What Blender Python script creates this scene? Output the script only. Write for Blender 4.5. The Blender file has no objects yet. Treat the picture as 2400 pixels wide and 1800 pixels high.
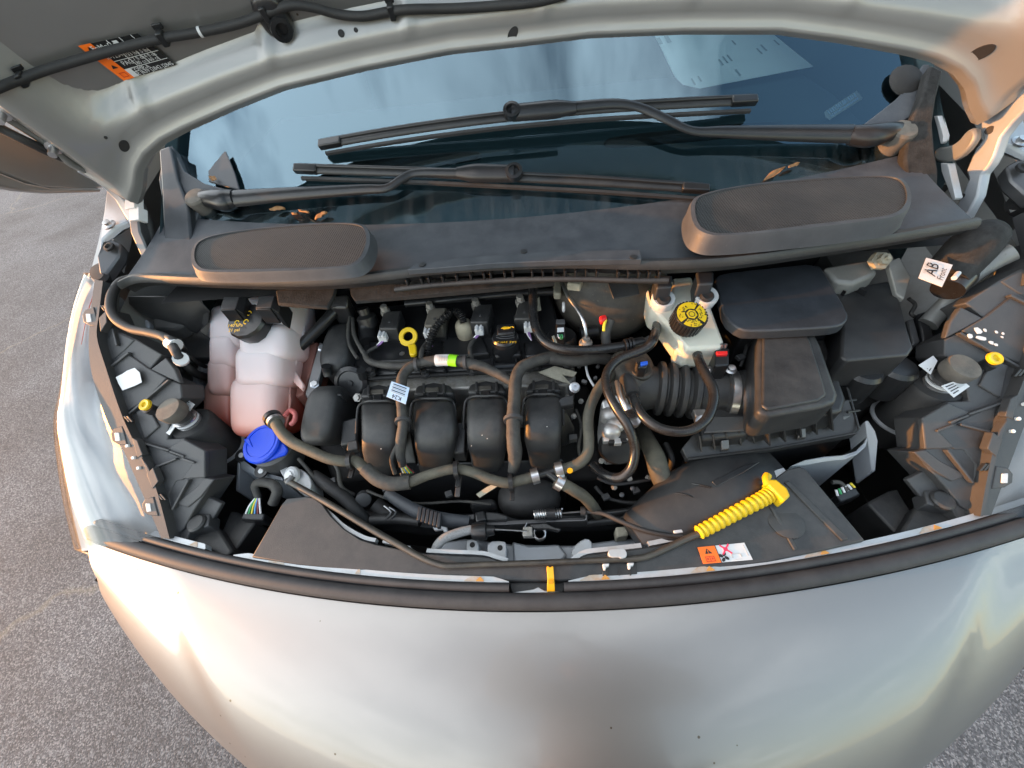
import bpy, bmesh, math, random
from mathutils import Vector, Matrix, noise
random.seed(7)
R = math.radians
SC = bpy.context.scene
COL = SC.collection
# ------------------------------------------------------------------ camera
# axes of the car (X right, Y towards the windscreen, Z up) seen in camera axes (right, up, forward)
MX = ((0.99599276, 0.05456308, -0.07086114), (0.00373592, 0.7662545, 0.64252634), (-0.08935589, 0.64021631, -0.76298008))
CP = Vector((0.00388, -0.12614, 1.640))
FPX = 900.0                                     # focal length in pixels of a 2400 px wide picture
cam_d = bpy.data.cameras.new('Camera'); cam = bpy.data.objects.new('Camera', cam_d); COL.objects.link(cam)
cam_d.sensor_width = 36.0; cam_d.lens = FPX / 2400 * 36.0; cam_d.clip_start = 0.01; cam_d.clip_end = 2000
cr = [MX[i][0] for i in range(3)]; cu = [MX[i][1] for i in range(3)]; cb = [-MX[i][2] for i in range(3)]
cam.matrix_world = Matrix(((cr[0], cu[0], cb[0], CP.x), (cr[1], cu[1], cb[1], CP.y), (cr[2], cu[2], cb[2], CP.z), (0, 0, 0, 1)))
SC.camera = cam
# ------------------------------------------------------------------ light
SUN_EL, SUN_AZ = R(4.5), math.atan2(-0.085, -1.0)  # low evening sun from the left of the car
world = bpy.data.worlds.new('World'); SC.world = world; world.use_nodes = True
nt = world.node_tree; nt.nodes.clear()
def N(t, **k):
    n = nt.nodes.new(t)
    for a, b in k.items(): setattr(n, a, b)
    return n
CLOUD_LOC = (-0.95, 0.1, 0.0); CLOUD_COL = (6.3, 6.5, 6.6, 1)
wo = N('ShaderNodeOutputWorld'); bg = N('ShaderNodeBackground'); sky = N('ShaderNodeTexSky', sky_type='NISHITA', sun_disc=False)
sky.sun_elevation = SUN_EL + R(5); sky.sun_rotation = math.pi / 2 - SUN_AZ; sky.altitude = 200; sky.air_density = 1.3; sky.dust_density = 0.3; sky.ozone_density = 1.5
# broken evening cloud: noise on a flat layer above the car, streaked along its length
tc = N('ShaderNodeTexCoord'); sp = N('ShaderNodeSeparateXYZ'); nt.links.new(tc.outputs['Generated'], sp.inputs[0])
az = N('ShaderNodeMath', operation='MAXIMUM'); az.inputs[1].default_value = 0.0; nt.links.new(sp.outputs['Z'], az.inputs[0])
ad_ = N('ShaderNodeMath', operation='ADD'); ad_.inputs[1].default_value = 0.18; nt.links.new(az.outputs[0], ad_.inputs[0])
dx = N('ShaderNodeMath', operation='DIVIDE'); dy = N('ShaderNodeMath', operation='DIVIDE')
nt.links.new(sp.outputs['X'], dx.inputs[0]); nt.links.new(ad_.outputs[0], dx.inputs[1]); nt.links.new(sp.outputs['Y'], dy.inputs[0]); nt.links.new(ad_.outputs[0], dy.inputs[1])
cx = N('ShaderNodeCombineXYZ'); nt.links.new(dx.outputs[0], cx.inputs[0]); nt.links.new(dy.outputs[0], cx.inputs[1])
mp = N('ShaderNodeMapping'); mp.inputs['Scale'].default_value = (1.9, 0.8, 1.0); mp.inputs['Location'].default_value = CLOUD_LOC
nz = N('ShaderNodeTexNoise'); nz.inputs['Scale'].default_value = 1.35; nz.inputs['Detail'].default_value = 9; nz.inputs['Roughness'].default_value = 0.56; nz.inputs['Distortion'].default_value = 0.35
rp = N('ShaderNodeValToRGB'); rp.color_ramp.elements[0].position = 0.47; rp.color_ramp.elements[0].color = (0.03, 0.03, 0.03, 1); rp.color_ramp.elements[1].position = 0.66
cl = N('ShaderNodeMixRGB', blend_type='MIX'); hs = N('ShaderNodeHueSaturation'); hs.inputs['Saturation'].default_value = 0.30; hs.inputs['Value'].default_value = 1.0
wm_ = N('ShaderNodeMixRGB', blend_type='ADD'); wm_.inputs[0].default_value = 1.0; wm_.inputs[2].default_value = CLOUD_COL
nt.links.new(cx.outputs[0], mp.inputs[0]); nt.links.new(mp.outputs[0], nz.inputs['Vector']); # the cloud bank lies towards the sun side, the sky opens to blue on the other
bk = N('ShaderNodeMath', operation='MULTIPLY_ADD'); bk.inputs[1].default_value = -0.11; nt.links.new(sp.outputs['X'], bk.inputs[0]); nt.links.new(nz.outputs['Fac'], bk.inputs[2])
bz = N('ShaderNodeMath', operation='MULTIPLY_ADD'); bz.inputs[1].default_value = 0.035; nt.links.new(az.outputs[0], bz.inputs[0]); nt.links.new(bk.outputs[0], bz.inputs[2]); nt.links.new(bz.outputs[0], rp.inputs[0])
nt.links.new(sky.outputs[0], hs.inputs['Color']); nt.links.new(hs.outputs[0], wm_.inputs[1]); nt.links.new(rp.outputs[0], cl.inputs[0]); nt.links.new(sky.outputs[0], cl.inputs[1]); nt.links.new(wm_.outputs[0], cl.inputs[2])
nt.links.new(cl.outputs[0], bg.inputs[0]); nt.links.new(bg.outputs[0], wo.inputs[0])
bg.inputs[1].default_value = 0.15
sun_d = bpy.data.lights.new('Sun', 'SUN'); sun_d.energy = 3.2; sun_d.angle = R(0.5); sun_d.color = (1.0, 0.38, 0.07)
sun = bpy.data.objects.new('Sun', sun_d); COL.objects.link(sun)
tosun = Vector((math.cos(SUN_EL) * math.cos(SUN_AZ), math.cos(SUN_EL) * math.sin(SUN_AZ), math.sin(SUN_EL)))
sun.rotation_euler = tosun.to_track_quat('Z', 'Y').to_euler(); sun.location = tosun * 20
vs = SC.view_settings
vs.view_transform = 'Standard'; vs.look = 'None'; vs.gamma = 1.0; vs.exposure = 1.7; vs.use_curve_mapping = False
SC.cycles.max_bounces = 8; SC.cycles.transparent_max_bounces = 12; SC.cycles.use_denoising = True
# ------------------------------------------------------------------ rays: a point of the photograph on a surface of the car
MIR = False
def ray(px, py):
    c = ((px - 1200) / FPX, -(py - 900) / FPX, 1.0)
    return Vector([sum(MX[i][j] * c[j] for j in range(3)) for i in range(3)])
def mir(v): return Vector((-v.x, v.y, v.z)) if MIR else v
def W(px, py, z):
    r = ray(px, py); return mir(CP + r * ((z - CP.z) / r.z))
def WY(px, py, y):
    r = ray(px, py); return mir(CP + r * ((y - CP.y) / r.y))
def WX(px, py, x):
    r = ray(px, py); return mir(CP + r * ((x - CP.x) / r.x))
def WS(px, py, fn, off=0.0):
    r = ray(px, py); a, b = 0.15, 3.0
    g = lambda t: (CP + r * t).z - fn((CP + r * t).x, (CP + r * t).y) - off
    t = a
    while t < b and g(t) > 0: t += 0.02
    lo, hi = t - 0.02, t
    for _ in range(30):
        m = (lo + hi) / 2
        if g(m) > 0: lo = m
        else: hi = m
    return mir(CP + r * lo)
def f_hood(x, y): return 1.0 + 0.72 * (y - 0.10)           # plane of the closed bonnet edge
def f_glass(x, y): return 1.285 + 0.04 * x * x + (y - (0.575 + 0.14 * x * x)) * 0.66
def WH(px, py, off=0.0): return WS(px, py, f_hood, off)
def WG(px, py, off=0.0): return WS(px, py, f_glass, off)
def depth(v):
    d = v - CP; d = Vector((-v.x, v.y, v.z)) - CP if MIR else d
    return sum(d[i] * MX[i][2] for i in range(3))
def pxr(w, v): return w / 2 * depth(v) / FPX               # radius in metres of something w pixels wide at v
# ------------------------------------------------------------------ meshes
def ob(name, verts, faces, mat, parent=None, smooth=40, bevel=0.0, seg=2, sub=0, recalc=True):
    me = bpy.data.meshes.new(name); me.from_pydata([tuple(v) for v in verts], [], faces)
    if recalc:
        bm = bmesh.new(); bm.from_mesh(me); bmesh.ops.remove_doubles(bm, verts=bm.verts, dist=1e-6)
        bmesh.ops.recalc_face_normals(bm, faces=bm.faces); bm.to_mesh(me); bm.free()
    me.materials.append(mat)
    o = bpy.data.objects.new(name, me); COL.objects.link(o)
    if smooth:
        for p in me.polygons: p.use_smooth = True
        me.set_sharp_from_angle(angle=R(smooth))
    if bevel:
        b = o.modifiers.new('Bevel', 'BEVEL'); b.width = bevel; b.segments = seg; b.limit_method = 'ANGLE'; b.angle_limit = R(35)
        b.harden_normals = False
    if sub:
        s = o.modifiers.new('Subdivision', 'SUBSURF'); s.levels = sub; s.render_levels = sub
    if parent: o.parent = parent
    return o
THINGS = []
def thing(name, label, cat, group=None):
    o = bpy.data.objects.new(name, None); COL.objects.link(o); o.empty_display_size = 0.05
    o['label'] = label; o['category'] = cat
    if group: o['group'] = group
    THINGS.append(o); return o
def tag(o, label, cat, group=None):
    o['label'] = label; o['category'] = cat
    if group: o['group'] = group
    THINGS.append(o); return o
def struct(o): o['kind'] = 'structure'; return o
def chaikin(pts, it=2):
    for _ in range(it):
        q = []
        for i, a in enumerate(pts):
            b = pts[(i + 1) % len(pts)]
            q += [a.lerp(b, 0.25), a.lerp(b, 0.75)]
        pts = q
    return pts
def prism(name, pts, down, mat, parent=None, bevel=0.0, seg=2, rnd=0, smooth=40, taper=1.0):
    if rnd: pts = chaikin(pts, rnd)
    n = len(pts); d = down if isinstance(down, Vector) else Vector((0, 0, -down))
    c = sum(pts, Vector()) / n
    low = [c + (p - c) * taper + d for p in pts]
    faces = [tuple(range(n)), tuple(range(2 * n - 1, n - 1, -1))] + [(i, (i + 1) % n, n + (i + 1) % n, n + i) for i in range(n)]
    return ob(name, list(pts) + low, faces, mat, parent, smooth, bevel, seg)
def catmull(pts, k):
    if k <= 1 or len(pts) < 3: return list(pts)
    out = []; n = len(pts)
    for i in range(n - 1):
        p0 = pts[max(i - 1, 0)]; p1 = pts[i]; p2 = pts[i + 1]; p3 = pts[min(i + 2, n - 1)]
        for j in range(k):
            t = j / k; t2 = t * t; t3 = t2 * t
            out.append([0.5 * (2 * p1[a] + (p2[a] - p0[a]) * t + (2 * p0[a] - 5 * p1[a] + 4 * p2[a] - p3[a]) * t2 + (3 * p1[a] - p0[a] - 3 * p2[a] + p3[a]) * t3) for a in range(len(p1))])
    out.append(list(pts[-1])); return out
def frames(P):
    T = []
    for i in range(len(P)):
        a = P[max(i - 1, 0)]; b = P[min(i + 1, len(P) - 1)]; T.append((b - a).normalized())
    u = T[0].orthogonal().normalized(); out = []
    for t in T:
        u = (u - t * u.dot(t)); u = u.normalized() if u.length > 1e-6 else t.orthogonal().normalized()
        out.append((u.copy(), t.cross(u).normalized(), t))
    return out
def tube(name, pts, r, mat, parent=None, n=12, k=6, flat=1.0, wob=0.0):
    """pts: vectors; r: radius or list of radii"""
    rr = r if isinstance(r, (list, tuple)) else [r] * len(pts)
    ext = catmull([(p.x, p.y, p.z, q) for p, q in zip(pts, rr)], k)
    P = [Vector(e[:3]) for e in ext]; RR = [e[3] for e in ext]
    fr = frames(P); vs_ = []; m = len(P)
    for i in range(m):
        u, v, t = fr[i]
        for j in range(n):
            a = 2 * math.pi * j / n
            q = RR[i] * (1 + (wob * noise.noise(P[i] * 60 + Vector((j * .7, 0, 0))) if wob else 0))
            vs_.append(P[i] + u * math.cos(a) * q + v * math.sin(a) * q * flat)
    fs = [(i * n + j, i * n + (j + 1) % n, (i + 1) * n + (j + 1) % n, (i + 1) * n + j) for i in range(m - 1) for j in range(n)]
    fs += [tuple(range(n - 1, -1, -1)), tuple(range((m - 1) * n, m * n))]
    return ob(name, vs_, fs, mat, parent, 50)
def hose(name, ppts, w, mat, parent=None, n=14, k=6, wob=0.0):
    """ppts: (px, py, z) ; w: width in photo pixels"""
    P = [W(*p) for p in ppts]
    w = w if isinstance(w, (list, tuple)) else [w] * len(P)
    m = sum(pxr(1, p) for p in P) / len(P)
    return tube(name, P, [pxr(a, p) * 0.5 + a * m * 0.5 for a, p in zip(w, P)], mat, parent, n, k, 1.0, wob)
def lathe(name, c, axis, prof, mat, parent=None, n=28, smooth=35, sx=1.0):
    a = axis.normalized(); u = a.orthogonal().normalized(); v = a.cross(u)
    vs_ = []; fs = []
    for r, h in prof:
        for j in range(n):
            t = 2 * math.pi * j / n; vs_.append(c + a * h + (u * math.cos(t) * sx + v * math.sin(t)) * r)
    for i in range(len(prof) - 1):
        fs += [(i * n + j, i * n + (j + 1) % n, (i + 1) * n + (j + 1) % n, (i + 1) * n + j) for j in range(n)]
    if prof[0][0] > 1e-6: fs.append(tuple(range(n)))
    if prof[-1][0] > 1e-6: fs.append(tuple(range((len(prof) - 1) * n, len(prof) * n)))
    return ob(name, vs_, fs, mat, parent, smooth)
def face_to(o, p):
    """make the faces of an open sheet look towards p"""
    me = o.data; s_ = sum((q.normal.dot(p - q.center) * q.area for q in me.polygons))
    if s_ < 0: me.flip_normals()
    return o
def loft(name, rows, mat, parent=None, closed=False, caps=False, smooth=40, bevel=0, sub=0):
    n = len(rows[0]); vs_ = [v for r in rows for v in r]; fs = []
    for i in range(len(rows) - 1):
        for j in range(n if closed else n - 1):
            fs.append((i * n + j, i * n + (j + 1) % n, (i + 1) * n + (j + 1) % n, (i + 1) * n + j))
    if caps and closed: fs += [tuple(range(n)), tuple(range((len(rows) - 1) * n, len(rows) * n))]
    return ob(name, vs_, fs, mat, parent, smooth, bevel, 2, sub)
def sell(name, c, ax, e1, e2, mat, parent=None, nu=24, nv=14):
    """superellipsoid: ax three half axes"""
    sp = lambda x, e: math.copysign(abs(x) ** e, x)
    vs_ = []; fs = []
    for i in range(nv + 1):
        ph = -math.pi / 2 + math.pi * i / nv
        for j in range(nu):
            th = 2 * math.pi * j / nu
            vs_.append(c + ax[0] * sp(math.cos(ph), e1) * sp(math.cos(th), e2) + ax[1] * sp(math.cos(ph), e1) * sp(math.sin(th), e2) + ax[2] * sp(math.sin(ph), e1))
    for i in range(nv):
        fs += [(i * nu + j, i * nu + (j + 1) % nu, (i + 1) * nu + (j + 1) % nu, (i + 1) * nu + j) for j in range(nu)]
    return ob(name, vs_, fs, mat, parent, 60)
def box(name, c, ax, mat, parent=None, bevel=0.002, seg=2):
    """ax: three half-axis vectors"""
    vs_ = [c + ax[0] * i + ax[1] * j + ax[2] * k for i in (-1, 1) for j in (-1, 1) for k in (-1, 1)]
    return ob(name, vs_, [(0, 1, 3, 2), (4, 6, 7, 5), (0, 4, 5, 1), (2, 3, 7, 6), (0, 2, 6, 4), (1, 5, 7, 3)], mat, parent, 40, bevel, seg)
def AX(x, y, z): return (Vector((x, 0, 0)), Vector((0, y, 0)), Vector((0, 0, z)))
def ptop(name, pp, z, h, mat, parent=None, bevel=0.003, seg=2, rnd=0, taper=1.0):
    """prism whose top outline is given in photo pixels at height z (or per point), extruded down h"""
    return prism(name, [W(p[0], p[1], p[2] if len(p) > 2 else z) for p in pp], h, mat, parent, bevel, seg, rnd, 40, taper)
def hplate(name, pp, off, h, mat, parent=None, bevel=0.002, rnd=0, seg=2):
    """plate on the sloping plane of the bonnet edge"""
    nrm = Vector((0, -0.584, 0.811))
    return prism(name, [WH(p[0], p[1], p[2] if len(p) > 2 else off) for p in pp], nrm * -h, mat, parent, bevel, seg, rnd)
def decal(name, cs, mat, parent=None, t=0.0006, rnd=0):
    n = (cs[1] - cs[0]).cross(cs[-1] - cs[0]).normalized()
    if n.dot(CP - cs[0]) < 0: n = -n
    cs = [c + n * t for c in cs]
    return prism(name, cs, n * -t * 0.9, mat, parent, 0, 1, rnd)
def text(name, s, o, u, v, mat, parent=None, align='CENTER', lift=0.0014):
    """s written with its middle at o, u: right vector of one line height, v: up vector of one line height"""
    cu_ = bpy.data.curves.new('t', 'FONT'); cu_.body = s; cu_.align_x = align; cu_.align_y = 'CENTER'; cu_.size = 1.0; cu_.resolution_u = 2
    to = bpy.data.objects.new('t', cu_); COL.objects.link(to); bpy.context.view_layer.update()
    me = bpy.data.meshes.new_from_object(to.evaluated_get(bpy.context.evaluated_depsgraph_get()))
    bpy.data.objects.remove(to); bpy.data.curves.remove(cu_)
    n = u.cross(v).normalized()
    if n.dot(CP - o) < 0: n = -n
    for q in me.vertices: q.co = o + u * q.co.x + v * q.co.y + n * lift
    me.name = name; me.materials.clear(); me.materials.append(mat)
    ob_ = bpy.data.objects.new(name, me); COL.objects.link(ob_)
    if parent: ob_.parent = parent
    return ob_
def bil(cs, a, b):
    """point of a four-cornered label: a across, b down from the first corner"""
    return cs[0].lerp(cs[1], a).lerp(cs[3].lerp(cs[2], a), b)
def patch(name, cs, a0, a1, b0, b1, mat, parent, t=0.0009):
    return decal(name, [bil(cs, a0, b0), bil(cs, a1, b0), bil(cs, a1, b1), bil(cs, a0, b1)], mat, parent, t)
# ------------------------------------------------------------------ materials
def mat(name, col, rough=0.5, metal=0.0, dust=None, damt=0.0, dscale=14.0, bump=0.0, bscale=400.0, var=0.0, coat=0.0, trans=0.0, ior=1.45, spec=0.5, sss=0.0, scratch=0.0):
    m = bpy.data.materials.new(name); m.use_nodes = True; t = m.node_tree; b = t.nodes['Principled BSDF']; L = t.links.new
    b.inputs['Base Color'].default_value = (*col, 1); b.inputs['Roughness'].default_value = rough; b.inputs['Metallic'].default_value = metal
    b.inputs['Coat Weight'].default_value = coat; b.inputs['Coat Roughness'].default_value = 0.06; b.inputs['Transmission Weight'].default_value = trans; b.inputs['IOR'].default_value = ior
    b.inputs['Specular IOR Level'].default_value = spec
    if sss:
        b.inputs['Subsurface Weight'].default_value = sss; b.inputs['Subsurface Radius'].default_value = (0.02, 0.012, 0.008); b.inputs['Subsurface Scale'].default_value = 0.6
    geo = t.nodes.new('ShaderNodeNewGeometry')
    if dust or var:
        n1 = t.nodes.new('ShaderNodeTexNoise'); n1.inputs['Scale'].default_value = dscale; n1.inputs['Detail'].default_value = 9; n1.inputs['Roughness'].default_value = 0.68
        L(geo.outputs['Position'], n1.inputs['Vector'])
        r1 = t.nodes.new('ShaderNodeValToRGB'); r1.color_ramp.elements[0].position = 0.36; r1.color_ramp.elements[1].position = 0.72
        L(n1.outputs['Fac'], r1.inputs[0])
        mx = t.nodes.new('ShaderNodeMixRGB'); mx.inputs[1].default_value = (*col, 1)
        dc = dust if dust else tuple(c * (1 - var) for c in col)
        mx.inputs[2].default_value = (*dc, 1)
        mu = t.nodes.new('ShaderNodeMath'); mu.operation = 'MULTIPLY'; mu.inputs[1].default_value = damt if dust else 1.0
        L(r1.outputs[0], mu.inputs[0])
        src = mu.outputs[0]
        if dust:       # dust settles on faces that look up, and in specks
            sx = t.nodes.new('ShaderNodeSeparateXYZ'); L(geo.outputs['Normal'], sx.inputs[0])
            up = t.nodes.new('ShaderNodeMapRange'); up.inputs[1].default_value = -0.2; up.inputs[2].default_value = 0.9; up.inputs[3].default_value = 0.25; up.inputs[4].default_value = 1.0
            L(sx.outputs['Z'], up.inputs[0]); m2 = t.nodes.new('ShaderNodeMath'); m2.operation = 'MULTIPLY'
            L(src, m2.inputs[0]); L(up.outputs[0], m2.inputs[1])
            n3 = t.nodes.new('ShaderNodeTexNoise'); n3.inputs['Scale'].default_value = 240; n3.inputs['Detail'].default_value = 3
            r3 = t.nodes.new('ShaderNodeValToRGB'); r3.color_ramp.elements[0].position = 0.63; r3.color_ramp.elements[1].position = 0.76; r3.color_ramp.elements[1].color = (0.55, 0.55, 0.55, 1)
            L(geo.outputs['Position'], n3.inputs['Vector']); L(n3.outputs['Fac'], r3.inputs[0])
            m3 = t.nodes.new('ShaderNodeMath'); m3.operation = 'MULTIPLY'; m3.inputs[1].default_value = min(1, damt * 1.2); L(r3.outputs[0], m3.inputs[0])
            m4 = t.nodes.new('ShaderNodeMath'); m4.operation = 'MAXIMUM'; L(m2.outputs[0], m4.inputs[0]); L(m3.outputs[0], m4.inputs[1])
            src = m4.outputs[0]
            rr = t.nodes.new('ShaderNodeMapRange'); rr.inputs[3].default_value = rough; rr.inputs[4].default_value = min(0.95, rough + 0.35); L(src, rr.inputs[0]); L(rr.outputs[0], b.inputs['Roughness'])
        L(src, mx.inputs[0]); L(mx.outputs[0], b.inputs['Base Color'])
    if bump:
        n2 = t.nodes.new('ShaderNodeTexNoise'); n2.inputs['Scale'].default_value = bscale; n2.inputs['Detail'].default_value = 4
        L(geo.outputs['Position'], n2.inputs['Vector'])
        bp = t.nodes.new('ShaderNodeBump'); bp.inputs['Strength'].default_value = bump; bp.inputs['Distance'].default_value = 0.001
        L(n2.outputs['Fac'], bp.inputs['Height']); L(bp.outputs[0], b.inputs['Normal'])
    return m
DUST = (0.120, 0.116, 0.108)
M = {}
M['plastic'] = mat('black_plastic', (0.018, 0.0185, 0.020), 0.36, dust=DUST, damt=0.22, bump=0.25, bscale=900)
M['plastic2'] = mat('satin_black_plastic', (0.014, 0.0145, 0.016), 0.28, dust=DUST, damt=0.10, bump=0.12, bscale=700)
M['dusty'] = mat('dusty_black_plastic', (0.022, 0.0225, 0.024), 0.42, dust=DUST, damt=0.42, bump=0.3, bscale=800)
M['grey'] = mat('grey_plastic', (0.046, 0.047, 0.050), 0.48, dust=(0.11, 0.108, 0.105), damt=0.4, bump=0.25, bscale=700)
M['shield'] = mat('shield_plastic', (0.026, 0.0265, 0.028), 0.44, dust=(0.10, 0.098, 0.096), damt=0.6, dscale=16, bump=0.3, bscale=900)
M['cowl'] = mat('weathered_cowl_plastic', (0.046, 0.050, 0.058), 0.50, dust=(0.12, 0.126, 0.135), damt=0.5, dscale=28, bump=0.3, bscale=700)
M['blue'] = mat('dark_slate_plastic', (0.024, 0.027, 0.032), 0.42, dust=(0.10, 0.11, 0.13), damt=0.3, bump=0.2, bscale=800)
M['rubber'] = mat('black_rubber', (0.018, 0.018, 0.019), 0.6, dust=(0.12, 0.115, 0.11), damt=0.28, bump=0.15, bscale=500)
M['seal'] = mat('weathered_seal_rubber', (0.030, 0.029, 0.031), 0.55, dust=(0.10, 0.097, 0.097), damt=0.35, dscale=20, bump=0.12, bscale=400)
M['gloss'] = mat('glossy_black_rubber', (0.012, 0.012, 0.013), 0.26, dust=DUST, damt=0.12, bump=0.05, bscale=300)
M['olive'] = mat('dusty_coolant_hose', (0.045, 0.042, 0.034), 0.62, dust=(0.15, 0.14, 0.105), damt=0.75, dscale=22, bump=0.3, bscale=350)
M['loom'] = mat('wire_loom_tape', (0.026, 0.025, 0.025), 0.65, dust=(0.12, 0.115, 0.10), damt=0.6, dscale=40, bump=0.7, bscale=160)
M['void'] = mat('grimy_black', (0.014, 0.014, 0.015), 0.7, dust=(0.06, 0.05, 0.04), damt=0.3, bump=0.2)
M['alu'] = mat('dirty_cast_aluminium', (0.42, 0.41, 0.39), 0.48, 0.6, dust=(0.13, 0.11, 0.07), damt=0.75, dscale=30, bump=0.6, bscale=260)
M['castbright'] = mat('cast_aluminium', (0.62, 0.62, 0.62), 0.42, 0.75, dust=(0.2, 0.18, 0.15), damt=0.25, dscale=30, bump=0.7, bscale=260)
M['steel'] = mat('zinc_steel', (0.62, 0.62, 0.63), 0.3, 0.95, var=0.35, dscale=40)
M['dsteel'] = mat('dark_steel', (0.12, 0.12, 0.125), 0.4, 0.8, dust=DUST, damt=0.4, dscale=30)
M['rod'] = mat('prop_rod_steel', (0.030, 0.029, 0.028), 0.34, 0.1, dust=(0.15, 0.13, 0.10), damt=0.5, dscale=18)
M['booster'] = mat('dusty_booster_shell', (0.035, 0.033, 0.030), 0.5, 0.1, dust=(0.22, 0.20, 0.165), damt=0.85, dscale=7, bump=0.1)
M['cream'] = mat('cream_nylon', (0.56, 0.55, 0.47), 0.42, var=0.12, dscale=12, sss=0.25)
M['white'] = mat('white_paper', (0.62, 0.63, 0.64), 0.5, var=0.05, dscale=60)
M['whitep'] = mat('white_plastic', (0.55, 0.56, 0.57), 0.4)
M['yellow'] = mat('yellow_plastic', (0.70, 0.47, 0.012), 0.40, var=0.15, dscale=25)
M['latchy'] = mat('amber_latch_plastic', (0.85, 0.42, 0.008), 0.4, var=0.1)
M['bluecap'] = mat('blue_cap_plastic', (0.004, 0.055, 0.62), 0.35, var=0.12, dscale=20, bump=0.05)
M['orange'] = mat('orange_print', (0.88, 0.16, 0.01), 0.45)
M['red'] = mat('red_plastic', (0.65, 0.02, 0.02), 0.4)
M['redprint'] = mat('red_print', (0.75, 0.03, 0.10), 0.5)
M['green'] = mat('lime_print', (0.28, 0.72, 0.02), 0.45)
M['ink'] = mat('black_print', (0.012, 0.012, 0.013), 0.5)
M['greyink'] = mat('grey_print', (0.42, 0.44, 0.45), 0.5)
M['orangeink'] = mat('dark_orange_print', (0.55, 0.06, 0.01), 0.5)
M['yelink'] = mat('yellow_print', (0.80, 0.50, 0.02), 0.5)
M['ltblue'] = mat('pale_blue_label', (0.55, 0.68, 0.85), 0.5)
M['flange'] = mat('painted_flange', (0.46, 0.48, 0.50), 0.42, 0.25, dust=(0.30, 0.26, 0.20), damt=0.35, dscale=35)
M['stain'] = mat('rust_stained_paint', (0.42, 0.41, 0.38), 0.6, 0.1, dust=(0.42, 0.20, 0.05), damt=0.7, dscale=60)
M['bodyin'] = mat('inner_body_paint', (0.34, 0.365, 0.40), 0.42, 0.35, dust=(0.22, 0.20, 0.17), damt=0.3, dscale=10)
M['bodydark'] = mat('shadow_body_paint', (0.20, 0.205, 0.20), 0.42, 0.35, dust=(0.12, 0.105, 0.08), damt=0.6, dscale=12)  # darker copy of the inner body paint, shade put into its colour
M['felt'] = mat('felt_insulation', (0.014, 0.014, 0.014), 0.95, dust=(0.10, 0.10, 0.10), damt=0.3, dscale=60, bump=0.8, bscale=300)
M['foam'] = mat('grey_foam_sleeve', (0.30, 0.30, 0.30), 0.95, var=0.35, dscale=300, bump=0.8, bscale=500)
M['taper'] = mat('torn_tape', (0.35, 0.33, 0.26), 0.8, var=0.4, dscale=60, bump=0.4)
M['leaf'] = mat('dry_leaf', (0.36, 0.19, 0.08), 0.7, var=0.5, dscale=120, bump=0.4)
M['spring'] = M['steel']
M['capgrey'] = mat('dusty_rubber_stop', (0.085, 0.078, 0.070), 0.8, dust=(0.24, 0.21, 0.17), damt=0.6, dscale=30, bump=0.4, bscale=400)
M['wire_y'] = mat('yellow_wire', (0.75, 0.60, 0.05), 0.4); M['wire_g'] = mat('green_wire', (0.05, 0.35, 0.12), 0.4); M['wire_b'] = mat('blue_wire', (0.10, 0.30, 0.60), 0.4)
M['wire_w'] = mat('white_wire', (0.75, 0.75, 0.75), 0.4); M['wire_p'] = mat('violet_wire', (0.22, 0.10, 0.30), 0.4); M['wire_r'] = mat('brown_wire', (0.20, 0.04, 0.04), 0.4)
M['interior'] = mat('dashboard_vinyl', (0.035, 0.06, 0.07), 0.75, bump=0.3, bscale=300)
M['dot'] = mat('clear_bead', (0.75, 0.76, 0.76), 0.3)
def paint(name, base, flake=True):
    m = mat(name, base, 0.41, 0.75, var=0.05, dscale=3.0, coat=0.35)
    t = m.node_tree; b = t.nodes['Principled BSDF']; L = t.links.new
    vo = t.nodes.new('ShaderNodeTexVoronoi'); vo.inputs['Scale'].default_value = 1600
    g = t.nodes.new('ShaderNodeNewGeometry'); L(g.outputs['Position'], vo.inputs['Vector'])
    bp = t.nodes.new('ShaderNodeBump'); bp.inputs['Strength'].default_value = 0.06; bp.inputs['Distance'].default_value = 0.0006
    L(vo.outputs['Distance'], bp.inputs['Height']); L(bp.outputs[0], b.inputs['Normal'])
    # bug specks and stone chips
    v2 = t.nodes.new('ShaderNodeTexVoronoi'); v2.inputs['Scale'].default_value = 24; v2.inputs['Randomness'].default_value = 1.0; L(g.outputs['Position'], v2.inputs['Vector'])
    lt = t.nodes.new('ShaderNodeMath'); lt.operation = 'LESS_THAN'; lt.inputs[1].default_value = 0.045; L(v2.outputs['Distance'], lt.inputs[0])
    sepc = t.nodes.new('ShaderNodeSeparateColor'); L(v2.outputs['Color'], sepc.inputs[0]); g2 = t.nodes.new('ShaderNodeMath'); g2.operation = 'GREATER_THAN'; g2.inputs[1].default_value = 0.30; L(sepc.outputs[0], g2.inputs[0])
    mu = t.nodes.new('ShaderNodeMath'); mu.operation = 'MULTIPLY'; L(lt.outputs[0], mu.inputs[0]); L(g2.outputs[0], mu.inputs[1])
    old = b.inputs['Base Color'].links[0].from_socket
    mx = t.nodes.new('ShaderNodeMixRGB'); mx.inputs[2].default_value = (0.10, 0.08, 0.06, 1); L(mu.outputs[0], mx.inputs[0]); L(old, mx.inputs[1]); L(mx.outputs[0], b.inputs['Base Color'])
    return m
M['paint'] = paint('silver_paint', (0.275, 0.272, 0.266))
M['hoodin'] = mat('hood_inner_paint', (0.30, 0.298, 0.29), 0.40, 0.5, var=0.08, dscale=5, coat=0.35)
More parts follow.
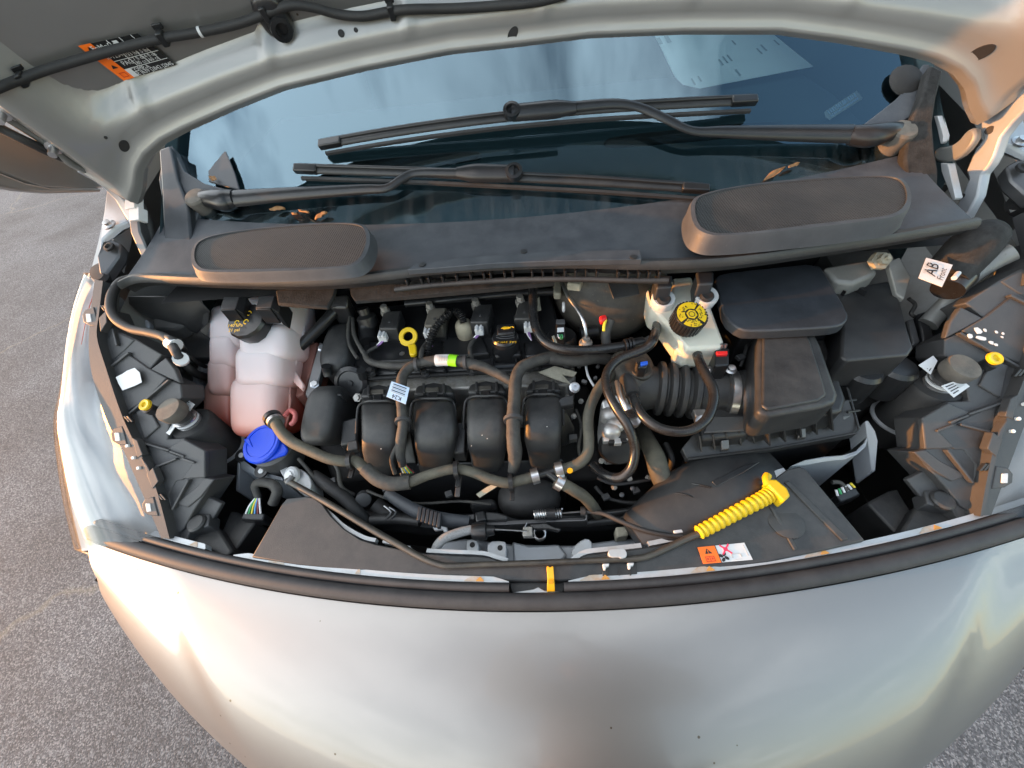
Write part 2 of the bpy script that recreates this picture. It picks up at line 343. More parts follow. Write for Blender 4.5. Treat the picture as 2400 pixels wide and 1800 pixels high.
def m_lens():
    m = bpy.data.materials.new('clear_lamp_lens'); m.use_nodes = True; t = m.node_tree; t.nodes.clear(); L = t.links.new
    o = t.nodes.new('ShaderNodeOutputMaterial'); mx = t.nodes.new('ShaderNodeMixShader'); g = t.nodes.new('ShaderNodeBsdfGlossy'); tr = t.nodes.new('ShaderNodeBsdfTransparent'); f = t.nodes.new('ShaderNodeFresnel')
    f.inputs[0].default_value = 1.55; g.inputs['Roughness'].default_value = 0.10; g.inputs['Color'].default_value = (0.95, 0.95, 0.95, 1); tr.inputs[0].default_value = (0.86, 0.88, 0.90, 1)
    L(f.outputs[0], mx.inputs[0]); L(tr.outputs[0], mx.inputs[1]); L(g.outputs[0], mx.inputs[2]); L(mx.outputs[0], o.inputs[0]); return m
M['lens'] = m_lens()
M['reflector'] = mat('lamp_reflector', (0.50, 0.50, 0.49), 0.45, 0.25, var=0.12, dscale=9)
M['amber'] = mat('amber_reflector', (0.75, 0.10, 0.02), 0.3)
def m_glass():
    m = bpy.data.materials.new('windscreen_glass'); m.use_nodes = True; t = m.node_tree; t.nodes.clear(); L = t.links.new
    o = t.nodes.new('ShaderNodeOutputMaterial'); mx = t.nodes.new('ShaderNodeMixShader'); g = t.nodes.new('ShaderNodeBsdfGlossy'); tr = t.nodes.new('ShaderNodeBsdfTransparent'); f = t.nodes.new('ShaderNodeFresnel')
    f.inputs[0].default_value = 2.05; g.inputs['Roughness'].default_value = 0.015; g.inputs['Color'].default_value = (0.58, 0.83, 1.0, 1); tr.inputs[0].default_value = (0.80, 0.97, 0.96, 1)
    # road film and dried wash streaks near the foot of the glass
    geo = t.nodes.new('ShaderNodeNewGeometry'); mp_ = t.nodes.new('ShaderNodeMapping'); mp_.inputs['Scale'].default_value = (38, 5, 5); n = t.nodes.new('ShaderNodeTexNoise'); n.inputs['Scale'].default_value = 1.6; n.inputs['Detail'].default_value = 7
    L(geo.outputs['Position'], mp_.inputs[0]); L(mp_.outputs[0], n.inputs['Vector']); sx = t.nodes.new('ShaderNodeSeparateXYZ'); L(geo.outputs['Position'], sx.inputs[0])
    mr = t.nodes.new('ShaderNodeMapRange'); mr.inputs[1].default_value = 1.28; mr.inputs[2].default_value = 1.345; mr.inputs[3].default_value = 0.13; mr.inputs[4].default_value = 0.0; L(sx.outputs['Z'], mr.inputs[0])
    rp_ = t.nodes.new('ShaderNodeValToRGB'); rp_.color_ramp.elements[0].position = 0.42; rp_.color_ramp.elements[1].position = 0.75; L(n.outputs['Fac'], rp_.inputs[0])
    mu = t.nodes.new('ShaderNodeMath'); mu.operation = 'MULTIPLY'; L(mr.outputs[0], mu.inputs[0]); L(rp_.outputs[0], mu.inputs[1])
    df = t.nodes.new('ShaderNodeBsdfDiffuse'); df.inputs[0].default_value = (0.22, 0.24, 0.25, 1); mx2 = t.nodes.new('ShaderNodeMixShader')
    L(f.outputs[0], mx.inputs[0]); L(tr.outputs[0], mx.inputs[1]); L(g.outputs[0], mx.inputs[2]); L(mu.outputs[0], mx2.inputs[0]); L(mx.outputs[0], mx2.inputs[1]); L(df.outputs[0], mx2.inputs[2]); L(mx2.outputs[0], o.inputs[0]); return m
M['glass'] = m_glass()
def m_mesh():
    m = mat('intake_mesh', (0.040, 0.039, 0.040), 0.6, dust=(0.15, 0.14, 0.13), damt=0.4, dscale=10)
    t = m.node_tree; b = t.nodes['Principled BSDF']; L = t.links.new; g = t.nodes.new('ShaderNodeNewGeometry')
    vo = t.nodes.new('ShaderNodeTexVoronoi'); vo.inputs['Scale'].default_value = 250; vo.inputs['Randomness'].default_value = 0.05; L(g.outputs['Position'], vo.inputs['Vector'])
    r = t.nodes.new('ShaderNodeValToRGB'); r.color_ramp.elements[0].position = 0.25; r.color_ramp.elements[1].position = 0.45; L(vo.outputs['Distance'], r.inputs[0])
    mx = t.nodes.new('ShaderNodeMixRGB'); mx.blend_type = 'MULTIPLY'; mx.inputs[0].default_value = 0.8
    L(b.inputs['Base Color'].links[0].from_socket, mx.inputs[1]); L(r.outputs[0], mx.inputs[2]); L(mx.outputs[0], b.inputs['Base Color'])
    bp = t.nodes.new('ShaderNodeBump'); bp.inputs['Strength'].default_value = 0.8; bp.inputs['Distance'].default_value = 0.0015; L(r.outputs[0], bp.inputs['Height']); L(bp.outputs[0], b.inputs['Normal']); return m
M['mesh'] = m_mesh()
def m_tank():
    """milky polypropylene with red coolant standing inside it up to a level"""
    m = mat('milky_tank_plastic', (0.70, 0.64, 0.63), 0.34, bump=0.05, bscale=200)
    t = m.node_tree; b = t.nodes['Principled BSDF']; L = t.links.new; g = t.nodes.new('ShaderNodeNewGeometry'); s = t.nodes.new('ShaderNodeSeparateXYZ'); L(g.outputs['Position'], s.inputs[0])
    n = t.nodes.new('ShaderNodeTexNoise'); n.inputs['Scale'].default_value = 9; L(g.outputs['Position'], n.inputs['Vector'])
    ad = t.nodes.new('ShaderNodeMath'); ad.operation = 'MULTIPLY_ADD'; ad.inputs[1].default_value = 0.03; L(n.outputs['Fac'], ad.inputs[0]); L(s.outputs['Z'], ad.inputs[2])
    mr = t.nodes.new('ShaderNodeMapRange'); mr.inputs[1].default_value = 1.022; mr.inputs[2].default_value = 1.215; L(ad.outputs[0], mr.inputs[0])
    r = t.nodes.new('ShaderNodeValToRGB'); e = r.color_ramp.elements; e[0].position = 0.0; e[0].color = (0.42, 0.07, 0.045, 1); e[1].position = 1.0; e[1].color = (0.56, 0.54, 0.57, 1)
    for p, c in ((0.17, (0.56, 0.15, 0.11, 1)), (0.30, (0.66, 0.34, 0.28, 1)), (0.46, (0.64, 0.44, 0.41, 1)), (0.70, (0.58, 0.50, 0.51, 1))):
        k = e.new(p); k.color = c
    L(mr.outputs[0], r.inputs[0]); L(r.outputs[0], b.inputs['Base Color'])
    b.inputs['Subsurface Weight'].default_value = 0.35; b.inputs['Subsurface Radius'].default_value = (0.03, 0.015, 0.012); b.inputs['Subsurface Scale'].default_value = 0.5
    return m
M['tank'] = m_tank()
def m_asphalt():
    m = bpy.data.materials.new('asphalt'); m.use_nodes = True; t = m.node_tree; b = t.nodes['Principled BSDF']; L = t.links.new; g = t.nodes.new('ShaderNodeNewGeometry')
    v = t.nodes.new('ShaderNodeTexVoronoi'); v.inputs['Scale'].default_value = 230; v.inputs['Randomness'].default_value = 1; L(g.outputs['Position'], v.inputs['Vector'])
    n = t.nodes.new('ShaderNodeTexNoise'); n.inputs['Scale'].default_value = 1.3; n.inputs['Detail'].default_value = 10; n.inputs['Roughness'].default_value = 0.7; L(g.outputs['Position'], n.inputs['Vector'])
    hv = t.nodes.new('ShaderNodeSeparateColor'); L(v.outputs['Color'], hv.inputs[0])
    r = t.nodes.new('ShaderNodeValToRGB'); e = r.color_ramp.elements; e[0].color = (0.036, 0.038, 0.042, 1); e[1].color = (0.19, 0.192, 0.195, 1); k = e.new(0.6); k.color = (0.082, 0.085, 0.091, 1); L(hv.outputs[0], r.inputs[0])
    r2 = t.nodes.new('ShaderNodeValToRGB'); r2.color_ramp.elements[0].position = 0.35; r2.color_ramp.elements[0].color = (0.65, 0.65, 0.66, 1); r2.color_ramp.elements[1].position = 0.7; r2.color_ramp.elements[1].color = (1.28, 1.30, 1.33, 1); L(n.outputs['Fac'], r2.inputs[0])
    mx = t.nodes.new('ShaderNodeMixRGB'); mx.blend_type = 'MULTIPLY'; mx.inputs[0].default_value = 1; L(r.outputs[0], mx.inputs[1]); L(r2.outputs[0], mx.inputs[2]); # sandy cracks and old oil stains
    nd = t.nodes.new('ShaderNodeTexNoise'); nd.inputs['Scale'].default_value = 3.0; nd.inputs['Detail'].default_value = 6; L(g.outputs['Position'], nd.inputs['Vector'])
    vm = t.nodes.new('ShaderNodeMixRGB'); vm.blend_type = 'ADD'; vm.inputs[0].default_value = 0.35; L(g.outputs['Position'], vm.inputs[1]); L(nd.outputs['Color'], vm.inputs[2])
    ve = t.nodes.new('ShaderNodeTexVoronoi'); ve.feature = 'DISTANCE_TO_EDGE'; ve.inputs['Scale'].default_value = 0.33; L(vm.outputs[0], ve.inputs['Vector'])
    ce = t.nodes.new('ShaderNodeMapRange'); ce.inputs[1].default_value = 0.0; ce.inputs[2].default_value = 0.006; ce.inputs[3].default_value = 0.35; ce.inputs[4].default_value = 0.0; L(ve.outputs['Distance'], ce.inputs[0])
    m5 = t.nodes.new('ShaderNodeMixRGB'); m5.inputs[2].default_value = (0.21, 0.18, 0.13, 1); L(ce.outputs[0], m5.inputs[0]); L(mx.outputs[0], m5.inputs[1])
    ns = t.nodes.new('ShaderNodeTexNoise'); ns.inputs['Scale'].default_value = 0.9; ns.inputs['Detail'].default_value = 3; L(g.outputs['Position'], ns.inputs['Vector']); rs_ = t.nodes.new('ShaderNodeValToRGB'); rs_.color_ramp.elements[0].position = 0.6; rs_.color_ramp.elements[1].position = 0.72; rs_.color_ramp.elements[1].color = (0.45, 0.45, 0.45, 1); L(ns.outputs['Fac'], rs_.inputs[0])
    m6 = t.nodes.new('ShaderNodeMixRGB'); m6.inputs[2].default_value = (0.03, 0.03, 0.03, 1); L(rs_.outputs[0], m6.inputs[0]); L(m5.outputs[0], m6.inputs[1]); L(m6.outputs[0], b.inputs['Base Color']); b.inputs['Roughness'].default_value = 0.85
    n2 = t.nodes.new('ShaderNodeTexNoise'); n2.inputs['Scale'].default_value = 220; n2.inputs['Detail'].default_value = 4; L(g.outputs['Position'], n2.inputs['Vector'])
    ad = t.nodes.new('ShaderNodeMath'); ad.operation = 'SUBTRACT'; L(n2.outputs['Fac'], ad.inputs[0]); L(v.outputs['Distance'], ad.inputs[1])
    bp = t.nodes.new('ShaderNodeBump'); bp.inputs['Strength'].default_value = 0.45; bp.inputs['Distance'].default_value = 0.003; L(ad.outputs[0], bp.inputs['Height']); L(bp.outputs[0], b.inputs['Normal']); return m
M['asphalt'] = m_asphalt()
# ================================================================== the ground
g = struct(ob('asphalt_ground', [(-150, -150, 0), (150, -150, 0), (150, 150, 0), (-150, 150, 0)], [(0, 1, 2, 3)], M['asphalt']))
# ================================================================== front fascia of the car
def fasc(x, u):
    ax = abs(x); y0 = -0.021 + 0.178 * x * x; z0 = 0.994 - 0.006 * ax
    y1 = -0.345 + 0.49 * x * x; z1 = 0.66 + 0.30 * x * x
    if u <= 1:
        h = math.sin(u * math.pi / 2); v = (1 - math.cos(u * math.pi / 2)) ** 0.92
        y = y0 + (y1 - y0) * h; z = z0 + (z1 - z0) * v
    else:
        k = u - 1; y = y1 + 0.10 * k * k; z = z1 - 0.42 * k
    xc = 0.635 - 0.30 * min(u, 1)                       # feature line that runs down from the seal
    d = ax - xc; s = max(0, min(1, d / 0.06)); s = s * s * (3 - 2 * s)
    z -= 0.009 * s * min(1, u * 14)
    return Vector((x * (1 - 0.045 * min(1, u * 2.4) * (ax / 0.845) ** 2), y, z))
XS = [-0.845 + 1.69 * i / 96 for i in range(97)]
US = [0, 0.012, 0.05, 0.1, 0.16, 0.22, 0.28, 0.34, 0.4, 0.46, 0.52, 0.58, 0.65, 0.72, 0.8, 0.9, 1.0, 1.15, 1.35, 1.6, 1.9]
rows = [[fasc(x, 0) + Vector((0, 0.003, -0.012)) for x in XS]] + [[fasc(x, u) for x in XS] for u in US]
fa = thing('front_fascia', 'silver painted front bumper panel below the bonnet seal, dotted with bug specks', 'bumper')
loft('painted_panel', rows, M['paint'], fa, smooth=30)
# sides of the bumper running back
for sx in (-1, 1):
    r2 = []
    for u in US[2:]:
        p = fasc(sx * 0.845, u); r2.append([p, p + Vector((sx * 0.012, 0.04, -0.004)), p + Vector((sx * 0.026, 0.12, -0.01)), p + Vector((sx * 0.034, 0.42, -0.02))])
    loft('bumper_corner', r2, M['paint'], fa, smooth=50)
# ================================================================== bonnet seal along the front edge
se = thing('front_seal', 'long black rubber weatherstrip along the front edge of the engine bay', 'seal')
def sealrow(prof, x):
    y0 = -0.019 + 0.178 * x * x; z0 = 0.996 - 0.006 * abs(x); n = Vector((-0.356 * x, 1, 0)).normalized()
    return [Vector((x, y0, z0)) + n * a + Vector((0, 0, b)) for a, b in prof]
XS2 = [-0.832 + 1.664 * i / 110 for i in range(111)]
lowp = [(0.0, -0.004), (-0.001, 0.004), (0.004, 0.011), (0.012, 0.0125), (0.020, 0.009), (0.023, 0.003), (0.023, -0.01)]
upp = [(0.0225, -0.01), (0.0225, 0.005), (0.0250, 0.011), (0.029, 0.013), (0.0335, 0.011), (0.0358, 0.005), (0.0358, -0.012)]
loft('lower_lip', [sealrow(lowp, x) for x in XS2], M['seal'], se, smooth=60)
gapL, gapR = W(1193, 1380, 1.0).x, W(1322, 1380, 1.0).x
loft('upper_lip', [sealrow(upp, x) for x in [gapL - (gapL + 0.836) * i / 60 for i in range(61)]], M['seal'], se, smooth=60)
loft('upper_lip', [sealrow(upp, x) for x in [gapR + (0.836 - gapR) * i / 60 for i in range(61)]], M['seal'], se, smooth=60)
for s in (-1, 1):
    e = [sealrow([(a, b) for a, b in lowp[:6] + upp[1:6]], s * 0.832), [p + Vector((s * 0.022, 0.008, -0.004)) for p in sealrow([(a * .8 + .004, b * .8) for a, b in lowp[:6] + upp[1:6]], s * 0.832)], [p + Vector((s * 0.030, 0.012, -0.012)) for p in sealrow([(a * .4 + .012, b * .3) for a, b in lowp[:6] + upp[1:6]], s * 0.832)]]
    loft('end_plug', e, M['seal'], se, smooth=60)
# ================================================================== radiator support: painted flange, walls and sight shield
rs = thing('radiator_support', 'pale grey painted steel radiator support with flange behind the front seal', 'frame')
def flange(x0, x1, parent, m, a=0.0358, b=0.0437, dz=0.0, n=40):
    rws = []
    for i in range(n + 1):
        x = x0 + (x1 - x0) * i / n; t = min(i, n - i) / 2.5; w = b if t >= 1 else a + (b - a) * max(0.15, math.sin(t * math.pi / 2))
        r = sealrow([(a, -0.006 + dz), (a, 0.004 + dz), (w, 0.004 + dz), (w, -0.012 + dz)], x); rws.append(r)
    return loft('flange', rws, m, parent, smooth=30)
def sx_of(px, py): return W(px, py, 1.0).x
for a, b in ((sx_of(333, 1262), sx_of(470, 1290)), (sx_of(535, 1310), sx_of(1192, 1362)), (sx_of(1332, 1360), 0.82)):
    flange(a, b, rs, M['flange'], 0.0358, 0.0440, 0.004)
for px, py, w in ((640, 1322, 40), (835, 1343, 12), (1110, 1358, 46), (1395, 1358, 70), (1650, 1338, 58), (1920, 1298, 62), (2190, 1240, 60), (440, 1288, 20)):
    a = sx_of(px - w / 2, py); b = sx_of(px + w / 2, py)
    flange(a, b, rs, M['stain'], 0.0362, 0.0438, 0.0047, 6)
    flange(b - 0.012, b, rs, mat('rust_spot', (0.62, 0.30, 0.07), 0.7, var=0.3, dscale=90), 0.0365, 0.0436, 0.0054, 4) if px > 1000 else None
# gap plate under the latch lever
ptop('striker_plate', [(1197, 1389), (1250, 1381), (1262, 1376), (1275, 1384), (1320, 1388), (1320, 1396), (1197, 1396)], 0.997, 0.01, M['flange'], rs, 0.001)
ptop('striker_recess', [(1190, 1355), (1330, 1355), (1322, 1390), (1198, 1390)], 0.985, 0.03, M['shield'], rs, 0.002)
# side walls of the support (pale painted) – left drawn from the photograph, right likewise
def wall(name, pp, z, h, m=None, th=None): return ptop(name, pp, z, h, m or M['bodyin'], rs, 0.002)
ptop('side_wall', [(560, 1075, 1.005), (572, 1080, 1.005), (605, 1104, 1.0), (625, 1108, 1.0), (662, 1118, 1.0), (662, 1126, 1.0), (600, 1116, 0.99), (566, 1100, 0.99)], 1.0, 0.11, M['bodyin'], rs, 0.002)
ptop('side_wall', [(1853, 1092, 1.0), (1885, 1078, 1.003), (1930, 1070, 1.01), (1975, 1066, 1.02), (2005, 1056, 1.03), (2024, 1038, 1.035), (2030, 1024, 1.035), (2036, 1026, 1.035), (2030, 1046, 1.03), (2010, 1064, 1.025), (1980, 1076, 1.015), (1930, 1081, 1.005), (1890, 1090, 0.998)], 1.0, 0.12, M['bodyin'], rs, 0.0015)
ptop('side_post', [(2028, 985, 1.04), (2036, 986, 1.04), (2052, 1010, 1.03), (2058, 1032, 1.02), (2052, 1104, 0.97), (2044, 1104, 0.97)], 1.0, 0.05, M['bodyin'], rs, 0.0015)
ptop('side_post', [(556, 1083, 1.0), (561, 1084, 1.0), (560, 1150, 0.95), (552, 1150, 0.95)], 1.0, 0.05, M['bodyin'], rs, 0.0015)
# lower crossmember seen behind the shield
cmz = 0.93
ptop('crossmember', [(1010, 1275, cmz), (1090, 1262, cmz), (1200, 1275, cmz), (1340, 1278, cmz), (1460, 1262, cmz), (1560, 1262, cmz), (1530, 1330, cmz), (1320, 1345, cmz), (1080, 1340, cmz)], cmz, 0.05, M['bodyin'], rs, 0.004)
ptop('crossmember_rib', [(1200, 1268, 0.942), (1240, 1278, 0.942), (1310, 1275, 0.942), (1330, 1300, 0.942), (1300, 1335, 0.942), (1205, 1330, 0.942)], cmz, 0.02, M['bodyin'], rs, 0.004)
for pp in ([(1093, 1272), (1094, 1265), (1104, 1263), (1116, 1264), (1122, 1272), (1122, 1300), (1093, 1297)], [(1143, 1268), (1180, 1267), (1188, 1275), (1186, 1318), (1162, 1306), (1141, 1297)], [(1340, 1285), (1366, 1262), (1386, 1264), (1390, 1290), (1365, 1305), (1341, 1306)]):
    b_ = ptop('bracket', pp, 0.965, 0.035, M['flange'], rs, 0.002, rnd=1)
for px, py in ((1107, 1277), (1172, 1284)):
    c = W(px, py, 0.9655); lathe('bracket_hole', c, Vector((0, 0, 1)), [(0.0045, -.002), (0.0045, 0.0008)], M['void'], rs, 14)
# white edge of the support that shows behind the shield
def edge(pp, w=0.006, h=0.012, name='edge_lip', m=None):
    P = [W(*p) for p in pp]; P2 = [Vector(q) for q in catmull([(p.x, p.y, p.z) for p in P], 5)]
    fr = []
    for i, p in enumerate(P2):
        t = (P2[min(i + 1, len(P2) - 1)] - P2[max(i - 1, 0)]); n = Vector((-t.y, t.x, 0)).normalized() * w / 2
        fr.append([p - n, p + n, p + n - Vector((0, 0, h)), p - n - Vector((0, 0, h))])
    return loft(name, fr, m or M['flange'], rs, closed=True, caps=True, smooth=30)
edge([(740, 1175, 1.006), (775, 1205, 1.005), (806, 1233, 1.004), (850, 1258, 1.003), (880, 1266, 1.003)])
edge([(897, 1268, 1.003), (930, 1276, 1.003), (960, 1283, 1.003)], 0.004)
edge([(1000, 1290, 1.002), (1060, 1293, 1.002), (1130, 1296, 1.002), (1160, 1304, 1.002), (1190, 1313, 1.0)], 0.006)
edge([(1342, 1311, 1.0), (1362, 1298, 1.002), (1385, 1291, 1.003), (1440, 1285, 1.003), (1503, 1278, 1.003)], 0.007)
edge([(1520, 1274, 1.004), (1560, 1266, 1.004), (1608, 1256, 1.004)], 0.007)
edge([(1796, 1133, 1.018), (1820, 1112, 1.02), (1842, 1104, 1.02)], 0.012)
edge([(1750, 1178, 1.012), (1765, 1160, 1.014)], 0.009)
# prop rod pivot bracket at the left
pv = [(653, 1100), (660, 1094), (700, 1096), (722, 1110), (731, 1130), (728, 1150), (700, 1146), (672, 1130)]
ptop('pivot_bracket', pv, 1.012, 0.05, M['flange'], rs, 0.003, rnd=1)
# sight shield
sh = thing('sight_shield', 'wide matt black plastic radiator cover between the front seal and the engine', 'cover')
def zsh(py): return 1.001 + max(0, (1345 - py)) * 0.00009
top_l = [(589, 1306), (630, 1235), (660, 1182), (672, 1168), (717, 1163), (735, 1166), (755, 1180), (775, 1208), (805, 1238), (845, 1264), (880, 1275), (940, 1287), (1000, 1297), (1060, 1301), (1120, 1303), (1150, 1307), (1180, 1317), (1192, 1320), (1336, 1319), (1352, 1310), (1372, 1300), (1420, 1294), (1500, 1285), (1560, 1275), (1608, 1263), (1680, 1226), (1730, 1190), (1770, 1155), (1800, 1132), (1845, 1100), (1874, 1093), (1890, 1100), (1910, 1125), (1960, 1185), (2028, 1267)]
bot = [(1930, 1290), (1800, 1317), (1600, 1344), (1450, 1354), (1335, 1361), (1190, 1361), (1000, 1354), (850, 1340), (700, 1324)]
prism('shield_panel', [W(px, py, zsh(py)) for px, py in top_l + bot], 0.03, M['shield'], sh, 0.002)
# pressed ribs and recesses of the shield
for pp in ([(1838, 1130), (1850, 1126), (1990, 1262), (1975, 1268)], [(1800, 1180), (1806, 1176), (1870, 1285), (1862, 1290)]):
    ptop('shield_rib', [(x, y, zsh(y) + 0.0025) for x, y in pp], 1, 0.004, M['shield'], sh, 0.0015)
cc = W(1842, 1222, zsh(1222)); lathe('shield_boss', cc, Vector((0, 0, 1)), [(0.026, -0.003), (0.026, 0.0004), (0.023, 0.0014), (0.0, 0.0014)], M['shield'], sh, 30)
ptop('clip_pad', [(1410, 1318), (1492, 1312), (1494, 1345), (1412, 1350)], 1.0045, 0.004, M['plastic'], sh, 0.001)
for px in (1425, 1452, 1478):
    ptop('clip_rib', [(px - 1.5, 1330), (px + 1.5, 1330), (px + 1.5, 1348), (px - 1.5, 1348)], 1.0062, 0.003, M['plastic2'], sh, 0)
for px, py in ((1421, 1326), (1479, 1324)):
    ptop('clip_finger', [(px - 9, py - 5), (px + 7, py - 6), (px + 6, py + 1), (px, py + 2), (px - 1, py + 9), (px - 6, py + 8)], 1.012, 0.009, M['whitep'], sh, 0.001)
# fan warning label
cs = [W(1634, 1283, zsh(1283) + 0.001), W(1744, 1272, zsh(1272) + 0.001), W(1764, 1312, zsh(1312) + 0.001), W(1648, 1322, zsh(1322) + 0.001)]
lb = decal('warning_label', cs, M['white'], sh, 0.0008); lb['label'] = 'orange and white fan warning sticker'
A = 0.37
patch('orange_field', cs, 0, A, 0, 1, M['orange'], lb, 0.0012)
patch('label_line', cs, A - .006, A + .006, 0, 1, M['ink'], lb, 0.0015)
tri = [bil(cs, .17, .13), bil(cs, .26, .44), bil(cs, .11, .44)]; decal('warning_triangle', tri, M['ink'], lb, 0.0015)
patch('warning_mark', cs, .172, .186, .22, .36, M['orange'], lb, 0.0018); patch('warning_mark', cs, .176, .192, .385, .42, M['orange'], lb, 0.0018)
for q in ((.08, .27, .58, .63), (.08, .27, .86, .92), (.08, .10, .58, .9), (.165, .185, .60, .9), (.25, .27, .58, .9), (.11, .15, .67, .8), (.20, .24, .67, .8)):
    patch('manual_symbol', cs, *q, M['orangeink'], lb, 0.0015)
for k in range(4):        # fan symbol: four blades
    a = math.pi / 4 + k * math.pi / 2; ce = bil(cs, .46, .70); U = (cs[1] - cs[0]).normalized() * 0.0072; V = (cs[0] - cs[3]).normalized() * 0.0072
    pts = []
    for j in range(9):
        t = j / 8 * math.pi * 2; x = 0.55 * math.cos(a) + 0.48 * math.cos(t) * math.cos(a) - 0.30 * math.sin(t) * math.sin(a) + .18 * math.cos(a + 1.57); y = 0.55 * math.sin(a) + 0.48 * math.cos(t) * math.sin(a) + 0.30 * math.sin(t) * math.cos(a) + .18 * math.sin(a + 1.57)
        pts.append(ce + U * x + V * y)
    decal('fan_blade_symbol', pts[:-1], M['ink'], lb, 0.0015 + k * .0001)
for a in (0.8, 2.4):
    ce = bil(cs, .56, .27); U = (cs[1] - cs[0]).normalized(); V = (cs[0] - cs[3]).normalized(); d = U * math.cos(a) + V * math.sin(a); e = U * -math.sin(a) + V * math.cos(a)
    decal('red_cross', [ce + d * .0095 + e * .0010, ce - d * .0095 + e * .0010, ce - d * .0095 - e * .0010, ce + d * .0095 - e * .0010], M['redprint'], lb, 0.0016 + a * 0.0001)
sell('red_hand_symbol', bil(cs, .56, .27), ((cs[1] - cs[0]).normalized() * .0042, (cs[0] - cs[3]).normalized() * .0036, Vector((0, 0, .0014))), 1, 1, M['redprint'], lb, 12, 6)
for q in ((.62, .80, .58, .60), (.80, .82, .60, .80), (.66, .80, .90, .92), (.62, .64, .60, .80)): patch('hand_outline', cs, *q, M['greyink'], lb, 0.0015)
for i in range(6): patch('fine_print', cs, .945, .955, .12 + i * .11, .20 + i * .11, M['greyink'], lb, 0.0015)
# latch lever
la = thing('latch_lever', 'amber yellow bonnet release lever sticking up through the front seal gap', 'lever')
prism('lever_blade', [W(1281, 1328, 1.012), W(1285, 1326, 1.012), W(1287, 1329, 1.012), W(1292, 1329, 1.012), W(1294, 1326, 1.012), W(1297, 1328, 1.012), W(1299, 1357, 1.010), W(1283, 1357, 1.010)], 0.006, M['latchy'], la, 0.0008)
prism('lever_stem', [W(1283, 1357, 1.0099), W(1299, 1357, 1.0099), W(1301, 1386, 1.0), W(1282, 1387, 1.0)], 0.012, M['latchy'], la, 0.0008)
prism('lever_slot', [W(1285, 1360, 1.0105), W(1297, 1360, 1.0105), W(1296, 1368, 1.008), W(1286, 1368, 1.008)], 0.002, mat('amber_recess_shade', (0.55, 0.25, 0.005), 0.5), la, 0)  # thin plate in darker amber: the slot's shade is put into the colour
# prop rod
pr = thing('prop_rod', 'dark steel bonnet prop rod lying across the radiator cover', 'rod')
rodp = [(672, 1126, 1.026), (690, 1136, 1.026), (740, 1163, 1.024), (800, 1198, 1.022), (870, 1240, 1.018), (940, 1280, 1.014), (990, 1308, 1.012), (1030, 1323, 1.011), (1055, 1326, 1.011), (1130, 1323, 1.011), (1260, 1319, 1.011), (1420, 1312, 1.012), (1490, 1309, 1.012), (1520, 1303, 1.012), (1560, 1286, 1.013), (1600, 1267, 1.015), (1640, 1250, 1.018)]
hose('rod', rodp, [15, 15, 15, 15, 15, 15, 14, 14, 14, 13, 13, 13, 14, 14, 15, 15, 15], M['rod'], pr, 12, 6)
gp = [(1636, 1249, 1.019), (1680, 1226, 1.022), (1730, 1199, 1.026), (1780, 1173, 1.030), (1808, 1157, 1.032)]
GP = [Vector(v) for v in catmull([tuple(W(*p)) for p in gp], 40)]
wv = []; 
for i in range(len(GP)):
    t = i / (len(GP) - 1); a = abs(math.sin(t * math.pi * 16)); wv.append(pxr(1, GP[i]) * (24 + 8 * a + 5 * t))
gr = tube('grip_sleeve', GP, wv, M['yellow'], pr, 20, 1); gr['label'] = 'ribbed bright yellow grip of the prop rod'
d = (GP[-1] - GP[-2]).normalized(); side = d.cross(Vector((0, 0, 1))).normalized()
prism('grip_end', [GP[-1] + side * 0.019, GP[-1] + side * 0.017 + d * 0.012, GP[-1] + side * 0.006 + d * 0.017, GP[-1] - side * 0.012 + d * 0.015, GP[-1] - side * 0.017 + d * 0.006, GP[-1] - side * 0.017 - d * 0.002, GP[-1] + side * 0.019 - d * 0.003], Vector((0, 0, -0.026)), M['yellow'], gr, 0.003)
for o in (bpy.data.objects['grip_end'],): o.location.z += 0.014
tube('grip_hook', [GP[-1] - side * 0.010 + Vector((0, 0, .008)), GP[-1] - side * 0.020 + d * 0.006 + Vector((0, 0, .008)), GP[-1] - side * 0.024 + d * 0.014 + Vector((0, 0, .006))], 0.006, M['yellow'], gr, 10, 4)
lathe('pivot_bush', W(684, 1114, 1.016), Vector((-0.2, -0.5, 0.8)), [(0.016, -0.004), (0.0165, 0.002), (0.013, 0.006), (0.012, 0.004), (0.0085, 0.005), (0.0085, 0.009), (0.0, 0.010)], M['whitep'], pr, 24)
tube('pivot_pin', [W(686, 1116, 1.03), W(678, 1127, 1.028), W(674, 1130, 1.026)], 0.0055, M['dsteel'], pr, 10, 3)
# rod holder on the shield
ho = thing('rod_clip', 'pale grey moulded clip that holds the prop rod on the radiator cover', 'clip')
ptop('clip_body', [(1424, 1294), (1430, 1287), (1458, 1284), (1468, 1290), (1470, 1305), (1455, 1309), (1452, 1305), (1430, 1306)], 1.020, 0.012, M['flange'], ho, 0.003, rnd=1)
ptop('clip_foot', [(1440, 1303), (1455, 1302), (1455, 1312), (1442, 1312)], 1.014, 0.012, M['whitep'], ho, 0.001)
